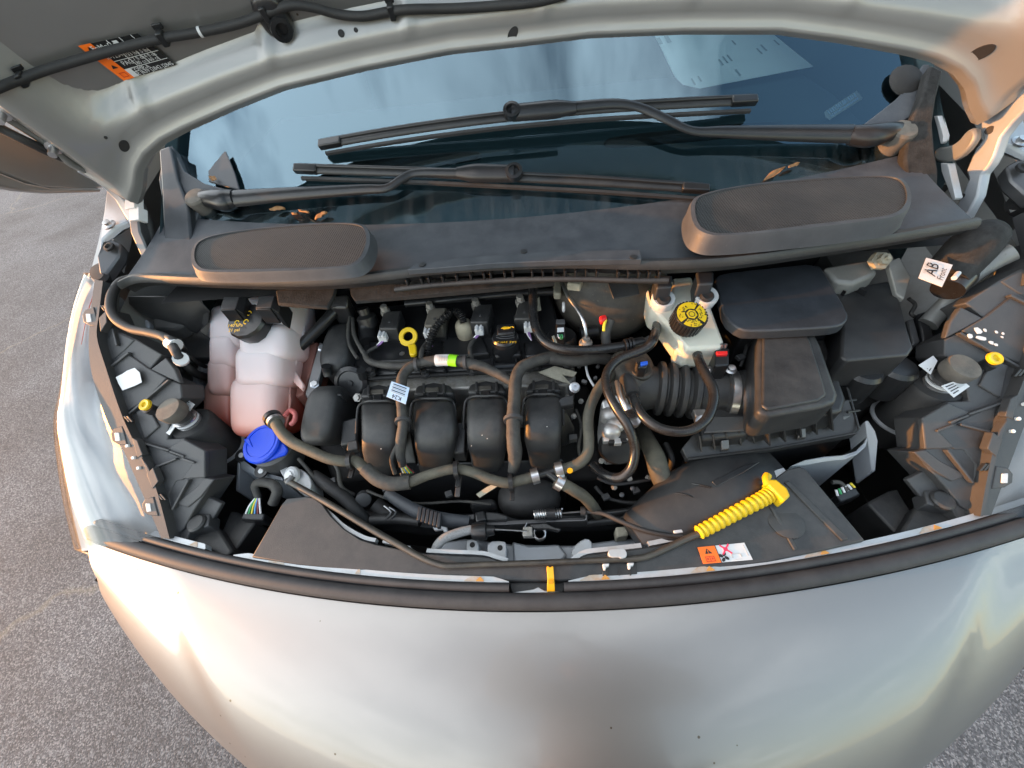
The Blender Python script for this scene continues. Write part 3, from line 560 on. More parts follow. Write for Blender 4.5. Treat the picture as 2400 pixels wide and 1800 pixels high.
# ================================================================== fenders and lamps (the left one from the photograph, the right its mirror image)
def side(sgn):
    global MIR
    MIR = sgn > 0; side_w = 'right' if sgn > 0 else 'left'
    hl = thing('headlamp', ('clear headlamp unit on the right side of the photo, its housing catching orange sun' if sgn > 0 else 'clear headlamp unit on the left side, white sticker remnant on its dark housing'), 'headlight', 'headlamps')
    outer = [(213, 640, -.895), (181, 708, -.895), (159, 803, -.897), (141, 907, -.900), (125, 990, -.900), (134, 1088, -.895), (148, 1179, -.885), (174, 1288, -.868)]
    inner = [(222, 655), (212, 735), (208, 817), (219, 892), (253, 991), (289, 1056), (335, 1160), (378, 1262)]
    I = [WH(x, y, 0.0) for x, y in inner]; O = [WX(x, y, q) for x, y, q in outer]
    I = [Vector(v) for v in catmull([tuple(v) for v in I], 4)]; O = [Vector(v) for v in catmull([tuple(v) for v in O], 4)]
    up = Vector((-0.25 * (1 if not MIR else -1), -0.45, 0.75)).normalized()
    rows_ = [[i for i in I]]
    for t in (0.15, 0.35, 0.6, 0.82): rows_.append([i.lerp(o, t) + up * 0.014 * math.sin(t * math.pi) for i, o in zip(I, O)])
    rows_ += [O, [o + Vector((-0.006 * (-1 if MIR else 1), 0, -0.05)) for o in O], [o + Vector((0.02 * (-1 if MIR else 1), 0.02, -0.16)) for o in O], [o + Vector((0.06 * (-1 if MIR else 1), 0.03, -0.30)) for o in O]]
    face_to(loft('lens', rows_, M['lens'], hl, smooth=60), Vector((-3 if not MIR else 3, -1, 4)))
    k = 1 if not MIR else -1
    br = []
    for a, (t, dz) in enumerate(((0.0, -0.012), (0.12, -0.02), (0.3, -0.030), (0.45, -0.034), (0.6, -0.022), (0.75, -0.016), (0.88, -0.012), (0.97, -0.010))):
        row = []
        for j, (i, o) in enumerate(zip(I, O)):
            w_ = 0.004 * math.sin(j * 0.9 + t * 5) * math.sin(t * math.pi) + 0.006 * math.sin(j * 0.35 + 1.0 + t * 3) * math.sin(t * math.pi)
            row.append(i.lerp(o, t) + Vector((0, 0, dz * 1.0 + w_)))
        br.append(row)
    br.append([o + Vector((0.008 * k, 0.004, -0.10)) for o in O]); br.append([o + Vector((0.05 * k, 0.02, -0.28)) for o in O])
    loft('reflector', br, M['reflector'], hl, smooth=60)
    a0, a1 = O[3], O[7]
    loft('amber_strip', [[O[q] + Vector((0.016 * k, 0.004, -0.010)) for q in range(2, 9)], [O[q].lerp(I[q], .12) + Vector((0.010 * k, 0.004, -0.009)) for q in range(2, 9)]], M['amber'], hl)
    # black trim strip with clips
    so = inner; si = [(246, 660), (237, 735), (232, 790), (252, 860), (286, 962), (317, 1032), (364, 1126), (402, 1262)]
    SO = [Vector(v) for v in catmull([tuple(WH(x, y, .006)) for x, y in so], 5)]; SI = [Vector(v) for v in catmull([tuple(WH(x, y, .006)) for x, y in si], 5)]
    dn = Vector((0, 0.35, -0.6)) * 0.02
    loft('trim_strip', [[p + dn for p in SO], SO, [a.lerp(b, .72) for a, b in zip(SO, SI)], [a.lerp(b, .78) + Vector((0, -.3, .5)) * .006 for a, b in zip(SO, SI)], [b + Vector((0, -.3, .5)) * .006 for b in SI], [p + dn * 2 for p in SI]], M['grey'], hl, smooth=35)
    for x, y in ((205, 745), (272, 1024), (345, 1190)):
        c = WH(x, y, .008); tabp = [WH(x - 13, y - 8, .008), WH(x - 6, y - 20, .008), WH(x + 14, y - 26, .008), WH(x + 26, y + 20, .008), WH(x + 4, y + 18, .008), WH(x - 10, y + 10, .008)]
        tb = prism('clip_tab', tabp, Vector((0, .35, -.6)) * .01, M['grey'], hl, 0.0015)
        prism('clip_insert', [WH(x - 5, y - 10, .0095), WH(x + 6, y - 10, .0095), WH(x + 9, y + 9, .0095), WH(x - 2, y + 10, .0095)], Vector((0, .3, -.5)) * .006, M['whitep'], tb, 0.001)
    for x, y in ((298, 1045), (312, 1073), (324, 1097)):
        lathe('trim_pip', WH(x, y, .010), Vector((0, -.5, .8)), [(0.0028, -.004), (0.0028, 0.001), (0.0, .002)], M['dot'], hl, 10)
    for x, y in ((288, 982), (366, 1165), (232, 722)):
        for q in (0, 1): hplate('clip_prong', [(x + q * 7, y - 6), (x + q * 7 + 4, y - 8), (x + q * 7 + 16, y + 6), (x + q * 7 + 12, y + 8)], 0.010, 0.006, M['plastic'], hl, 0.0008)
    for pp in ([(309, 1026), (321, 1032), (334, 1066), (322, 1073)], [(330, 1072), (344, 1090), (354, 1110), (346, 1112)], [(343, 1112), (358, 1096), (371, 1128), (357, 1146)], [(231, 745), (248, 728), (250, 755), (235, 778)]):
        hplate('strip_tab', pp, 0.012, 0.012, M['grey'], hl, 0.001)
    # housing: base plate and raised fields
    hs_ = hplate('housing', [(240, 720), (262, 770), (318, 795), (380, 831), (347, 868), (394, 889), (423, 900), (427, 932), (400, 960), (392, 1030), (430, 1027), (481, 1056), (481, 1121), (503, 1124), (455, 1195), (430, 1240), (405, 1260), (366, 1130), (318, 1034), (288, 962), (254, 862), (236, 790)], -0.012, 0.05, M['grey'], hl, 0.002)
    for pp, o_ in (([(256, 855), (295, 826), (345, 862), (390, 886), (345, 935), (295, 966)], 0.0), ([(268, 775), (315, 797), (290, 822), (258, 848), (246, 800)], -0.004), ([(345, 1038), (420, 1070), (456, 1084), (430, 1125), (412, 1128), (395, 1160), (402, 1195), (380, 1150), (355, 1080)], -0.004), ([(392, 1052), (430, 1029), (480, 1056), (480, 1120), (426, 1122), (452, 1086), (425, 1074)], 0.002), ([(318, 965), (345, 950), (372, 1000), (338, 1030)], 0.000), ([(455, 1146), (480, 1120), (502, 1124), (470, 1165), (440, 1190), (410, 1180)], -0.002), ([(388, 838), (410, 866), (422, 898), (398, 888), (352, 866)], -0.004), ([(425, 1240), (450, 1195), (480, 1160), (520, 1180), (500, 1215), (460, 1235)], -0.04)):
        f = hplate('housing_field', pp, -0.0075 + o_ * .6, 0.010, M['grey'], hl, 0.002)
    for a, b in (((254, 862), (300, 826)), ((300, 970), (394, 890)), ((318, 1034), (395, 1056)), ((362, 1095), (412, 1075)), ((402, 1195), (440, 1125)), ((425, 1075), (455, 1085)), ((262, 770), (272, 810)), ((350, 1120), (372, 1190)), ((396, 1058), (430, 1070))):
        dd = Vector((b[0] - a[0], b[1] - a[1])).normalized(); nx, ny = -dd.y * 2.4, dd.x * 2.4
        hplate('housing_rib', [(a[0] + nx, a[1] + ny), (b[0] + nx, b[1] + ny), (b[0] - nx, b[1] - ny), (a[0] - nx, a[1] - ny)], -0.002, 0.008, M['grey'], hl, 0.001)
    if not MIR:
        rm = hplate('sticker_remnant', [(271, 884), (287, 876), (297, 869), (315, 862), (327, 873), (332, 896), (316, 904), (300, 910), (287, 915), (278, 900)], 0.0018, 0.0008, M['white'], hl, 0); rm['label'] = 'torn white sticker left on the housing'
    else:
        for c, n_ in (((2292, 770), 9), ((2318, 800), 8), ((2340, 776), 4), ((2352, 784), 3)):
            pass
    ad = lathe('adjuster', WH(341, 949, .014), Vector((0, -.35, .8)), [(0.0, 0.0), (0.004, 0.0003), (0.005, 0.003), (0.0085, 0.004), (0.0102, 0.0025), (0.0102, -0.002)], M['yellow'], hl, 24); ad['label'] = 'round yellow headlamp adjuster'
    lathe('adjuster_collar', WH(345, 956, .010), Vector((0, -.2, .9)), [(0.0095, -0.012), (0.0095, 0.0)], M['plastic'], hl, 20)
    # lower lamp box with screw at the front corner
    bx_ = ptop('lamp_bracket', [(398, 1262, .99), (402, 1235, .99), (446, 1222, 1.0), (452, 1204, 1.0), (492, 1204, 1.0), (488, 1232, 1.0), (446, 1246, .995), (440, 1258, .99), (430, 1282, .985)], .99, 0.03, M['grey'], hl, 0.002)
    lathe('bracket_screw', W(462, 1227, 1.0), Vector((0, 0, 1)), [(0.016, -.004), (0.016, 0.003), (0.013, 0.006), (0.0, 0.006)], M['dusty'], bx_, 20)
    ptop('lamp_rear_box', [(512, 1262, .955), (540, 1196, .955), (556, 1200, .955), (600, 1222, .955), (545, 1298, .955)], .955, 0.09, M['dusty'], hl, 0.004)
    ptop('lamp_front_box', [(435, 1282, .975), (455, 1240, .975), (510, 1235, .975), (545, 1290, .975), (530, 1306, .975)], .97, 0.08, M['dusty'], hl, 0.004)
    # hood stop post
    st = thing('hood_stop', ('rubber topped bonnet stop post beside the right headlamp, side lit orange' if MIR else 'rubber topped bonnet stop post beside the left headlamp and coolant tank'), 'bump stop', 'bonnet stop posts')
    c = W(392, 958, 1.145); ax = Vector((0, 0, 1))
    lathe('stop_cap', c, Vector((0.06 * -k, -0.2, 1)), [(0.0200, -0.022), (0.0222, -0.017), (0.0226, -0.004), (0.021, 0.0), (0.0, 0.001)], M['capgrey'], st, 32)
    lathe('stop_neck', c + Vector((0, 0.006, -0.055)), ax, [(0.015, 0), (0.015, 0.034)], M['rubber'], st, 20)
    for q in (0, 0.006, 0.012): lathe('neck_ring', c + Vector((0, 0.006, -0.052 + q)), ax, [(0.018, 0), (0.0205, 0.001), (0.0205, 0.003), (0.018, 0.004)], M['whitep'] if q == 0.006 else M['steel'], st, 24)
    lathe('stop_sleeve', c + Vector((0, 0.006, -0.20)), ax, [(0.037, 0.0), (0.037, 0.14), (0.033, 0.147), (0.018, 0.149)], M['rubber'], st, 32)
    lathe('sleeve_seat', c + Vector((0, 0.006, -0.150)), ax, [(0.0375, 0), (0.0425, 0.001), (0.0425, 0.004), (0.0375, 0.005)], M['flange'], st, 32)
    # barcode labels beside the post
    cs_ = None
    # inner wing and suspension bits under the lamp
    wg = thing('fender', ('silver right front wing and inner apron behind the headlamp' if MIR else 'silver left front wing and inner apron behind the headlamp'), 'fender', 'front wings')
    e = [WX(205, 650, -.895), WX(228, 560, -.893), WX(243, 490, -.89), WX(262, 440, -.89)]
    e = [Vector(v) for v in catmull([tuple(v) for v in e], 4)]
    tail = [e[-1] + Vector((0, 0.15 * q, 0.035 * q)) for q in range(1, 8)]
    e = e + tail
    loft('wing_panel', [[p + Vector((0.045 * k, 0.01, -0.025)) for p in e], [p + Vector((0.035 * k, 0, -0.002)) for p in e], [p + Vector((0.004 * k, 0, 0.0)) for p in e], [p + Vector((0, 0, -0.004)) for p in e], [p + Vector((-0.018 * k, 0, -0.10)) for p in e], [p + Vector((-0.022 * k, 0, -0.30)) for p in e], [p + Vector((-0.01 * k, 0, -0.75)) for p in e]], M['paint'], wg, smooth=40)
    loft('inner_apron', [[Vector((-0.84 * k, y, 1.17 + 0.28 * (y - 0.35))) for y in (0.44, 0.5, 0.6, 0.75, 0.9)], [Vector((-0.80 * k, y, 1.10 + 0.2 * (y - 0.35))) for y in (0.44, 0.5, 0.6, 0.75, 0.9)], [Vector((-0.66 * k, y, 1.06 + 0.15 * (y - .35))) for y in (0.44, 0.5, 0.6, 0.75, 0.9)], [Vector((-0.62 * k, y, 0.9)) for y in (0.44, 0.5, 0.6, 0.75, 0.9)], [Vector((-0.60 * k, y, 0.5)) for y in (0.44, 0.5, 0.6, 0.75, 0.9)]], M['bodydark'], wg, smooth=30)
    prism('apron_plate', [WX(250, 440, -.86), WX(283, 445, -.83), WX(300, 520, -.80), WX(275, 530, -.82), WX(240, 560, -.86), WX(232, 590, -.87)], 0.012, M['bodyin'], wg, 0.003)
    lathe('apron_bolt', WX(258, 528, -.835), Vector((0, -0.3, 1)), [(0.012, 0), (0.012, 0.003), (0.007, 0.004), (0.007, 0.009), (0.0, 0.009)], M['steel'], wg, 12)
    prism('wing_bracket', [WX(240, 566, -.85), WX(262, 560, -.84), WX(285, 570, -.83), WX(278, 600, -.83), WX(250, 640, -.85), WX(232, 640, -.86), WX(228, 600, -.87)], 0.02, M['dsteel'], wg, 0.003)
    lathe('bracket_grommet', WX(258, 580, -.838), Vector((0, -0.4, 1)), [(0.010, 0), (0.010, 0.004), (0.006, 0.005), (0.004, 0.001), (0, 0.001)], M['void'], wg, 14)
    lathe('wing_end_cap', WX(235, 640, -.87), Vector((0, -.6, .8)), [(0.022, -0.03), (0.022, 0.0), (0.016, 0.006), (0, 0.007)], M['rubber'], wg, 18)
    MIR = False
    return hl
HL_L = side(-1); HL_R = side(1)
# torn sticker scraps on the right lamp housing
sc = []
for i, (x, y, w, h) in enumerate(((2292, 775, 22, 16), (2272, 788, 15, 12), (2300, 793, 26, 9), (2322, 803, 14, 8), (2335, 778, 8, 7), (2308, 774, 9, 8), (2350, 782, 6, 6), (2348, 790, 6, 5), (2334, 808, 10, 6))):
    pts = []
    for j in range(7):
        a = 2 * math.pi * j / 7; q = 0.75 + 0.45 * random.random(); pts.append(WH(x + w * .5 * q * math.cos(a), y + h * .5 * q * math.sin(a) + w * .15 * math.cos(a), .0035))
    decal('sticker_scrap', pts, M['white'], HL_R, 0.0008)
# part labels on the lamps
def barcode(name, cc, parent, lines=4, txt=None):
    cs = [W(*c) for c in cc]; b_ = decal(name, cs, M['white'], parent, 0.0008)
    for i in range(lines): patch('printed_line', cs, .12, .12 + .3 + .4 * random.random(), .14 + i * .8 / lines, .14 + i * .8 / lines + .28 / lines, M['ink'], b_, 0.0012)
    patch('printed_code', cs, .55, .88, .30, .66, M['greyink'], b_, 0.0013)
    return b_
barcode('part_label', [(428, 928, 1.118), (457, 948, 1.118), (442, 968, 1.115), (415, 948, 1.115)], HL_L)
barcode('part_label', [(378, 984, 1.105), (414, 996, 1.105), (398, 1020, 1.10), (363, 996, 1.10)], HL_L)
barcode('part_label', [(2152, 856, 1.13), (2186, 834, 1.13), (2196, 846, 1.13), (2180, 878, 1.12)], HL_R)
barcode('part_label', [(2205, 905, 1.125), (2250, 889, 1.125), (2272, 906, 1.12), (2235, 932, 1.12)], HL_R)
# ================================================================== open bonnet
hd = thing('hood', 'raised silver bonnet seen from below, pressed inner panel over the windscreen', 'hood')
E0 = Vector((0, 0.72, 1.5095)); HA = R(65); HD = Vector((0, -math.cos(HA), math.sin(HA))); HN = Vector((0, -math.sin(HA), -math.cos(HA)))
eprof = [(0.0, 0.0, 0.0)]
for px, py in ((1379, 90), (1600, 81), (1817, 81), (1962, 101), (2106, 127), (2179, 145), (2233, 174), (2262, 210)):
    y = 0.7
    for _ in range(30):
        q = WY(px, py, y); y = 0.72 - 0.127 * (q.x / 0.8) ** 2
    dlt = q - E0; eprof.append((abs(q.x), dlt.dot(HD), dlt.dot(HN)))
for q in (Vector((0.722, 0.617, 1.384)), Vector((0.745, 0.608, 1.362)), Vector((0.80, 0.612, 1.43)), Vector((0.835, 0.62, 1.46))): eprof.append((q.x, (q - E0).dot(HD), (q - E0).dot(HN)))
def ep(x):
    x = abs(x)
    for a, b in zip(eprof, eprof[1:]):
        if x <= b[0]:
            t = (x - a[0]) / max(1e-6, b[0] - a[0]); return a[1] + (b[1] - a[1]) * t, a[2] + (b[2] - a[2]) * t
    return eprof[-1][1], eprof[-1][2]
def sm(a, b, t): t = max(0, min(1, (t - a) / (b - a))); return t * t * (3 - 2 * t)
def hoodp(x, s, extra=0.0):
    se_, off = ep(x)
    dside = (0.765 - abs(x)) * 1.2; dd = -math.log(math.exp(-28 * s) + math.exp(-28 * max(dside, 0))) / 28
    em = 0.006 * math.exp(-((s - 0.010) / 0.006) ** 2) - 0.004 * sm(0.015, 0.03, s)
    em += -0.034 * sm(0.040, 0.075, dd) + 0.030 * sm(0.21, 0.25, dd)
    if 0.19 < dd: em += 0.004 * math.sin(x * 9) * sm(0.2, 0.3, dd)
    for c in (-0.62, -0.40, -0.17, 0.05, 0.27, 0.49):          # short pressed creases across the beam
        q = math.exp(-((x - c - 0.25 * (dd - .065)) / 0.008) ** 2) * math.exp(-((dd - 0.062) / 0.018) ** 2); em += 0.009 * q
    # wide raised ribs of the inner frame
    em += 0.010 * sm(0.05, 0.02, abs(abs(x) - 0.33 - 0.25 * max(0, s - .25))) * sm(0.22, 0.27, dd)
    return E0 + Vector((x, 0, 0)) + HD * (se_ * math.exp(-s / 0.15) + s) + HN * (off * (1 - 0.12 * sm(0, 0.9, s)) + em + extra)
HX = [-0.80 + 1.60 * i / 200 for i in range(201)]
HS = [0, 0.004, 0.008, 0.011, 0.014, 0.018, 0.024, 0.03] + [0.03 + 0.01 * i for i in range(1, 23)] + [0.25 + 0.01 * i for i in range(1, 26)] + [0.55, 0.6, 0.7, 0.8, 0.88]
loft('inner_panel', [[hoodp(x, s) for x in HX] for s in HS], M['hoodin'], hd, smooth=60)
OX = [-0.86 + 1.72 * i / 80 for i in range(81)]
def outer(x, s): return E0 + Vector((x, 0, 0)) + HD * (s - 0.06 * sm(.7, .86, abs(x))) + HN * (ep(x)[1] * (1 - 0.12 * sm(0, .9, s)) - 0.035 - 0.05 * sm(0.78, 0.86, abs(x)))
loft('outer_skin', [[outer(x, s) for x in OX] for s in (-0.012, 0.0, 0.05, 0.15, 0.3, 0.5, 0.7, 0.9, 0.95)], M['paint'], hd, smooth=60)
loft('rear_hem', [[hoodp(x, 0.0) for x in HX], [hoodp(x, -0.004) + HN * -0.012 for x in HX], [hoodp(x, 0.004) + HN * -0.030 for x in HX]], M['hoodin'], hd, smooth=60)
# side flange of the skin, seen beyond the left hinge
def wxp(name, pp, x, th, m, parent, bevel=0.002, rnd=0):
    return prism(name, [WX(a, b, x if len(r_) == 0 else r_[0]) for a, b, *r_ in pp], Vector((th, 0, 0)), m, parent, bevel, 2, rnd)
wxp('side_flange', [(-60, 300), (0, 300), (60, 322), (140, 372), (205, 410), (245, 438), (200, 446), (100, 440), (40, 420), (-60, 380)], -0.885, -0.012, M['paint'], hd, 0.004)
wxp('side_hem', [(-60, 392), (0, 404), (60, 428), (120, 440), (235, 440), (240, 449), (120, 452), (50, 446), (-60, 425)], -0.884, -0.022, M['paint'], hd, 0.004)
# holes in the inner panel
for px, py, r_ in ((1198, 77, 0.0060), (803, 77, 0.0045), (829, 72, 0.0028), (291, 338, 0.0060), (2300, 123, 0.0085), (253, 321, 0.002)):
    best = min(((x, s) for x in [HX[i] for i in range(0, 201, 1)] for s in [0.012 + 0.004 * k for k in range(70)]), key=lambda q: (lambda d: ((d[0] - px) ** 2 + (d[1] - py) ** 2))((lambda v: (1200 + FPX * sum((v - CP)[i] * MX[i][0] for i in range(3)) / depth(v), 900 - FPX * sum((v - CP)[i] * MX[i][1] for i in range(3)) / depth(v)))(hoodp(*q))))
    c = hoodp(*best); n = (hoodp(best[0] + .01, best[1]) - c).cross(hoodp(best[0], best[1] + .01) - c).normalized(); n = n if n.dot(CP - c) > 0 else -n
    lathe('panel_hole', c, n, [(r_ * 1.12, -0.002), (r_ * 1.12, 0.0012), (r_, 0.0014), (r_, 0.0010), (0, 0.0009)], M['void'], hd, 20, sx=1.0 if r_ < .0055 else 1.6)
def hood_at(px, py, off=0.002):
    """point of the inner panel under a photo pixel, lifted off it"""
    r = ray(px, py); t = 0.3; last = None
    def g(t):
        p = CP + r * t; x = max(-0.8, min(0.8, p.x)); return (p - E0).dot(HN) - (hoodp(x, max(0, (p - E0).dot(HD) - ep(x)[0])) - E0).dot(HN) - off
    while t < 2.5 and g(t) > 0: t += 0.01
    lo, hi = t - 0.01, t
    for _ in range(25):
        m = (lo + hi) / 2
        if g(m) > 0: lo = m
        else: hi = m
    return CP + r * lo
# refrigerant / capacity label under the bonnet
LQ = ((185, 108), (322, 78), (412, 152), (290, 188))
def lpt(a, b, off):
    x = (LQ[0][0] * (1 - a) + LQ[1][0] * a) * (1 - b) + (LQ[3][0] * (1 - a) + LQ[2][0] * a) * b
    y = (LQ[0][1] * (1 - a) + LQ[1][1] * a) * (1 - b) + (LQ[3][1] * (1 - a) + LQ[2][1] * a) * b
    return hood_at(x, y, off)
def lpatch(name, a0, a1, b0, b1, m, parent, off):
    n = max(1, int((a1 - a0) * 10)); k = max(1, int((b1 - b0) * 10)); rows_ = [[lpt(a0 + (a1 - a0) * i / n, b0 + (b1 - b0) * j / k, off) for i in range(n + 1)] for j in range(k + 1)]
    return loft(name, rows_, m, parent)
def lpoly(name, pts, m, parent, off): return ob(name, [lpt(a, b, off) for a, b in pts], [tuple(range(len(pts)))], m, parent)
hl_ = lpatch('service_label', 0, 1, 0, 1, M['ink'], hd, .008); hl_['label'] = 'orange, black and white service label on the bonnet underside'
lpatch('orange_edge', -.01, .20, -.01, 1.01, M['orange'], hl_, .0092)
lpatch('white_box', .20, .30, .78, 1, M['white'], hl_, .0092)
for b_ in (.26, .54, .78): lpatch('table_line', .20, 1, b_ - .008, b_ + .008, M['white'], hl_, .0098)
for a_ in (.46, .68, .88): lpatch('table_line', a_ - .006, a_ + .006, 0, .78, M['white'], hl_, .0102)
LW, LH = (lpt(1, .5, .008) - lpt(0, .5, .008)).length, (lpt(.5, 1, .008) - lpt(.5, 0, .008)).length
def htext(s, a, b, h):
    o = text('label_text', s, Vector((0, 0, 0)), Vector((1, 0, 0)), Vector((0, 1, 0)), M['white'], hl_)
    h *= 0.62
    for v in o.data.vertices: v.co = lpt(a + v.co.x * h / LW, b - v.co.y * h / LH, .0110)
htext('FoMoCo', .33, .14, .016); htext('R-1234yf', .33, .42, .013); htext('1.33 lbs', .57, .46, .011); htext('1.5 lbs', .78, .46, .011); htext('PAG', .37, .64, .014)
htext('2.7 fl oz', .57, .60, .011); htext('80 cc', .57, .71, .011); htext('5.4 fl oz', .78, .60, .011); htext('160 cc', .78, .71, .011); htext('COMP-A', .44, .85, .012); htext('SAE J639 J2842 J2845', .60, .94, .012)
lpoly('warning_triangle', [(.10, .06), (.16, .2), (.04, .2)], M['ink'], hl_, .0110); lpoly('warning_triangle', [(.10, .60), (.15, .70), (.05, .70)], M['ink'], hl_, .0110)
for q in ((.05, .16, .82, .84), (.05, .16, .93, .95), (.05, .065, .84, .93), (.145, .16, .84, .93)): lpatch('manual_symbol', *q, M['orangeink'], hl_, .0110)
lpatch('fluid_symbol', .52, .60, .05, .20, M['white'], hl_, .0110)
# hinges
hg = wxp('hinge', [(175, 402), (215, 400), (252, 428), (290, 478), (318, 520), (338, 570), (360, 612), (350, 634), (338, 620), (318, 575), (300, 520), (270, 470), (232, 432)], -0.80, 0.018, M['bodyin'], hd, 0.003); hg['label'] = 'blue grey left hinge arm'
wxp('hinge_web', [(300, 500), (330, 540), (352, 590), (366, 640), (350, 645), (325, 590), (305, 545)], -0.785, 0.02, M['dsteel'], hg, 0.003)
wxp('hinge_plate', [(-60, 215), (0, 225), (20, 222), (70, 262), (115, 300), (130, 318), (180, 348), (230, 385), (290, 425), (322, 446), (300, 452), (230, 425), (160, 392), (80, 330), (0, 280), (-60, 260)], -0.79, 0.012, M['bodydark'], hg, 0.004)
for px, py in ((5, 260), (127, 340)):
    c = WX(px, py, -0.775); ax = Vector((.25, -.75, -.25))
    lathe('hinge_bolt', c, ax, [(0.017, -0.006), (0.017, -0.003), (0.0105, -0.002), (0.0105, 0.008), (0.006, 0.009), (0.0055, 0.026), (0, 0.027)], M['steel'], hg, 12)
hg2 = wxp('hinge', [(2298, 266), (2330, 250), (2390, 210), (2430, 178), (2480, 190), (2420, 238), (2370, 290), (2345, 322), (2330, 366), (2318, 388), (2300, 410), (2290, 460), (2262, 512), (2240, 530), (2226, 512), (2256, 452), (2270, 420), (2264, 400), (2285, 350), (2304, 325), (2298, 300)], 0.765, 0.016, M['bodyin'], hd, 0.003); hg2['label'] = 'right hinge arm glowing orange in the sun'
wxp('hinge_plate', [(2276, 258), (2290, 240), (2340, 200), (2420, 140), (2460, 120), (2460, 160), (2420, 175), (2350, 232), (2300, 268)], 0.775, 0.012, M['hoodin'], hg2, 0.003)
wxp('hinge_link', [(2206, 345), (2240, 342), (2262, 330), (2282, 305), (2300, 296), (2306, 318), (2290, 345), (2262, 372), (2230, 380), (2204, 376)], 0.755, -0.012, M['bodydark'], hg2, 0.004, 1)
wxp('hinge_foot', [(2188, 272), (2198, 272), (2212, 318), (2210, 332), (2204, 338), (2196, 300)], 0.74, 0.010, M['flange'], hg2, 0.001)
wxp('hinge_stay', [(2204, 382), (2222, 384), (2240, 464), (2232, 470), (2206, 402)], 0.74, 0.012, M['flange'], hg2, 0.001)
for px, py, r_ in ((2320, 305, 0.006), (2256, 459, 0.004)):
    lathe('arm_hole', WX(px, py, 0.7645), Vector((-1, -.3, .2)), [(r_, -.001), (r_, 0.0012), (0, 0.0012)], M['void'], hg2, 14)
# washer hose clipped under the bonnet
wh = thing('washer_hose', 'black washer hose clipped along the underside of the bonnet', 'hose')
hp = [(-40, 225), (0, 205), (50, 185), (120, 160), (250, 122), (370, 92), (470, 75), (560, 55), (622, 32), (680, 13), (730, 17), (790, 33), (850, 38), (910, 28), (960, 22), (1060, 20), (1160, 14), (1260, 4), (1330, -14)]
HP = [hood_at(a, b, .016) for a, b in hp]; tube('hose_run', HP, [pxr(19, p) for p in HP], M['rubber'], wh, 14, 6)
for a, b in ((53, 185), (382, 88), (622, 30), (918, 26)):
    c = hood_at(a, b, .016); i = min(range(len(HP)), key=lambda q: (HP[q] - c).length); t = (HP[min(i + 1, len(HP) - 1)] - HP[max(i - 1, 0)]).normalized(); n = -HN * -1; b2 = t.cross(HN).normalized(); r_ = pxr(26, c)
    k = box('hose_clip', c + HN * 0.001, (t * r_ * 0.55, b2 * r_ * 1.15, HN * r_ * 0.75), M['plastic2'], wh, 0.002)
    box('clip_foot', c - b2 * r_ * 1.3 - HN * .006, (t * r_ * 0.8, b2 * r_ * .45, HN * r_ * 0.25), M['plastic2'], k, 0.001)
i = 5; lathe('hose_band', HP[6] , (HP[7] - HP[5]), [(pxr(21, HP[6]), -0.002), (pxr(21, HP[6]), 0.002)], M['whitep'], wh, 16)
c = hood_at(655, 62, .014); lathe('hose_nozzle', c, Vector((0.5, -.8, -.35)), [(0.016, -0.02), (0.016, 0.012), (0.010, 0.013), (0.009, 0.004), (0, 0.004)], M['plastic2'], wh, 18)
c = hood_at(640, 36, .008); sell('nozzle_base', c, (Vector((.024, 0, 0)), HD * .030, HN * .012), .6, .7, M['plastic2'], wh, 18, 8)
# second thin hose along the left hinge
lh = thing('hinge_hose', 'thin black hose running down the left hinge to the coolant tank side, white tape marks', 'hose')
lp = [(-50, 270, -.80), (0, 300, -.80), (60, 330, -.79), (120, 358, -.79), (200, 392, -.785), (265, 425, -.78), (310, 460, -.775), (338, 500, -.77), (355, 560, -.77), (362, 615, -.765), (345, 640, -.765), (310, 652, -.78), (282, 662, -.79), (263, 690, -.785), (260, 725, -.775), (275, 752, -.755), (310, 772, -.72), (350, 780, -.68), (385, 790, -.645), (402, 808, -.625), (420, 838, -.60), (440, 862, -.585), (470, 878, -.56), (505, 884, -.525), (540, 880, -.48)]
LP = [WX(*p) for p in lp[:-4]] + [W(420, 838, 1.145), W(442, 864, 1.12), W(470, 880, 1.085), W(505, 886, 1.05), W(545, 884, 1.01)]; tube('hose_run', LP, [pxr(15, p) * .6 + .0042 for p in LP], M['rubber'], lh, 12, 6)
lp2 = [(385, 788, -.645), (412, 798, -.62), (430, 818, -.60), (445, 836, -.585), (470, 852, -.565), (505, 862, -.53), (540, 862, -.48)]
L2 = [WX(*p) for p in lp2[:2]] + [W(430, 818, 1.15), W(446, 838, 1.13), W(474, 856, 1.095), W(508, 866, 1.055), W(545, 866, 1.01)]; tube('hose_branch', L2, 0.0045, M['rubber'], lh, 10, 6)
for q, i in (((406, 806, -.624), 18), ((424, 842, -.598), 20)):
    c = WX(*q); t = (LP[i + 1] - LP[i - 1]).normalized(); lathe('tape_mark', c, t, [(0.0112, -0.008), (0.0112, 0.008)], M['white'], lh, 14)
for q in ((315, 478, -.772), (325, 505, -.768)):
    c = WX(*q); box('hose_tape', c, (Vector((.010, 0, 0)), Vector((0, .010, .008)), Vector((0, .006, -.007))), M['ltblue'] if q[0] < 0 else M['white'], lh, 0.001)
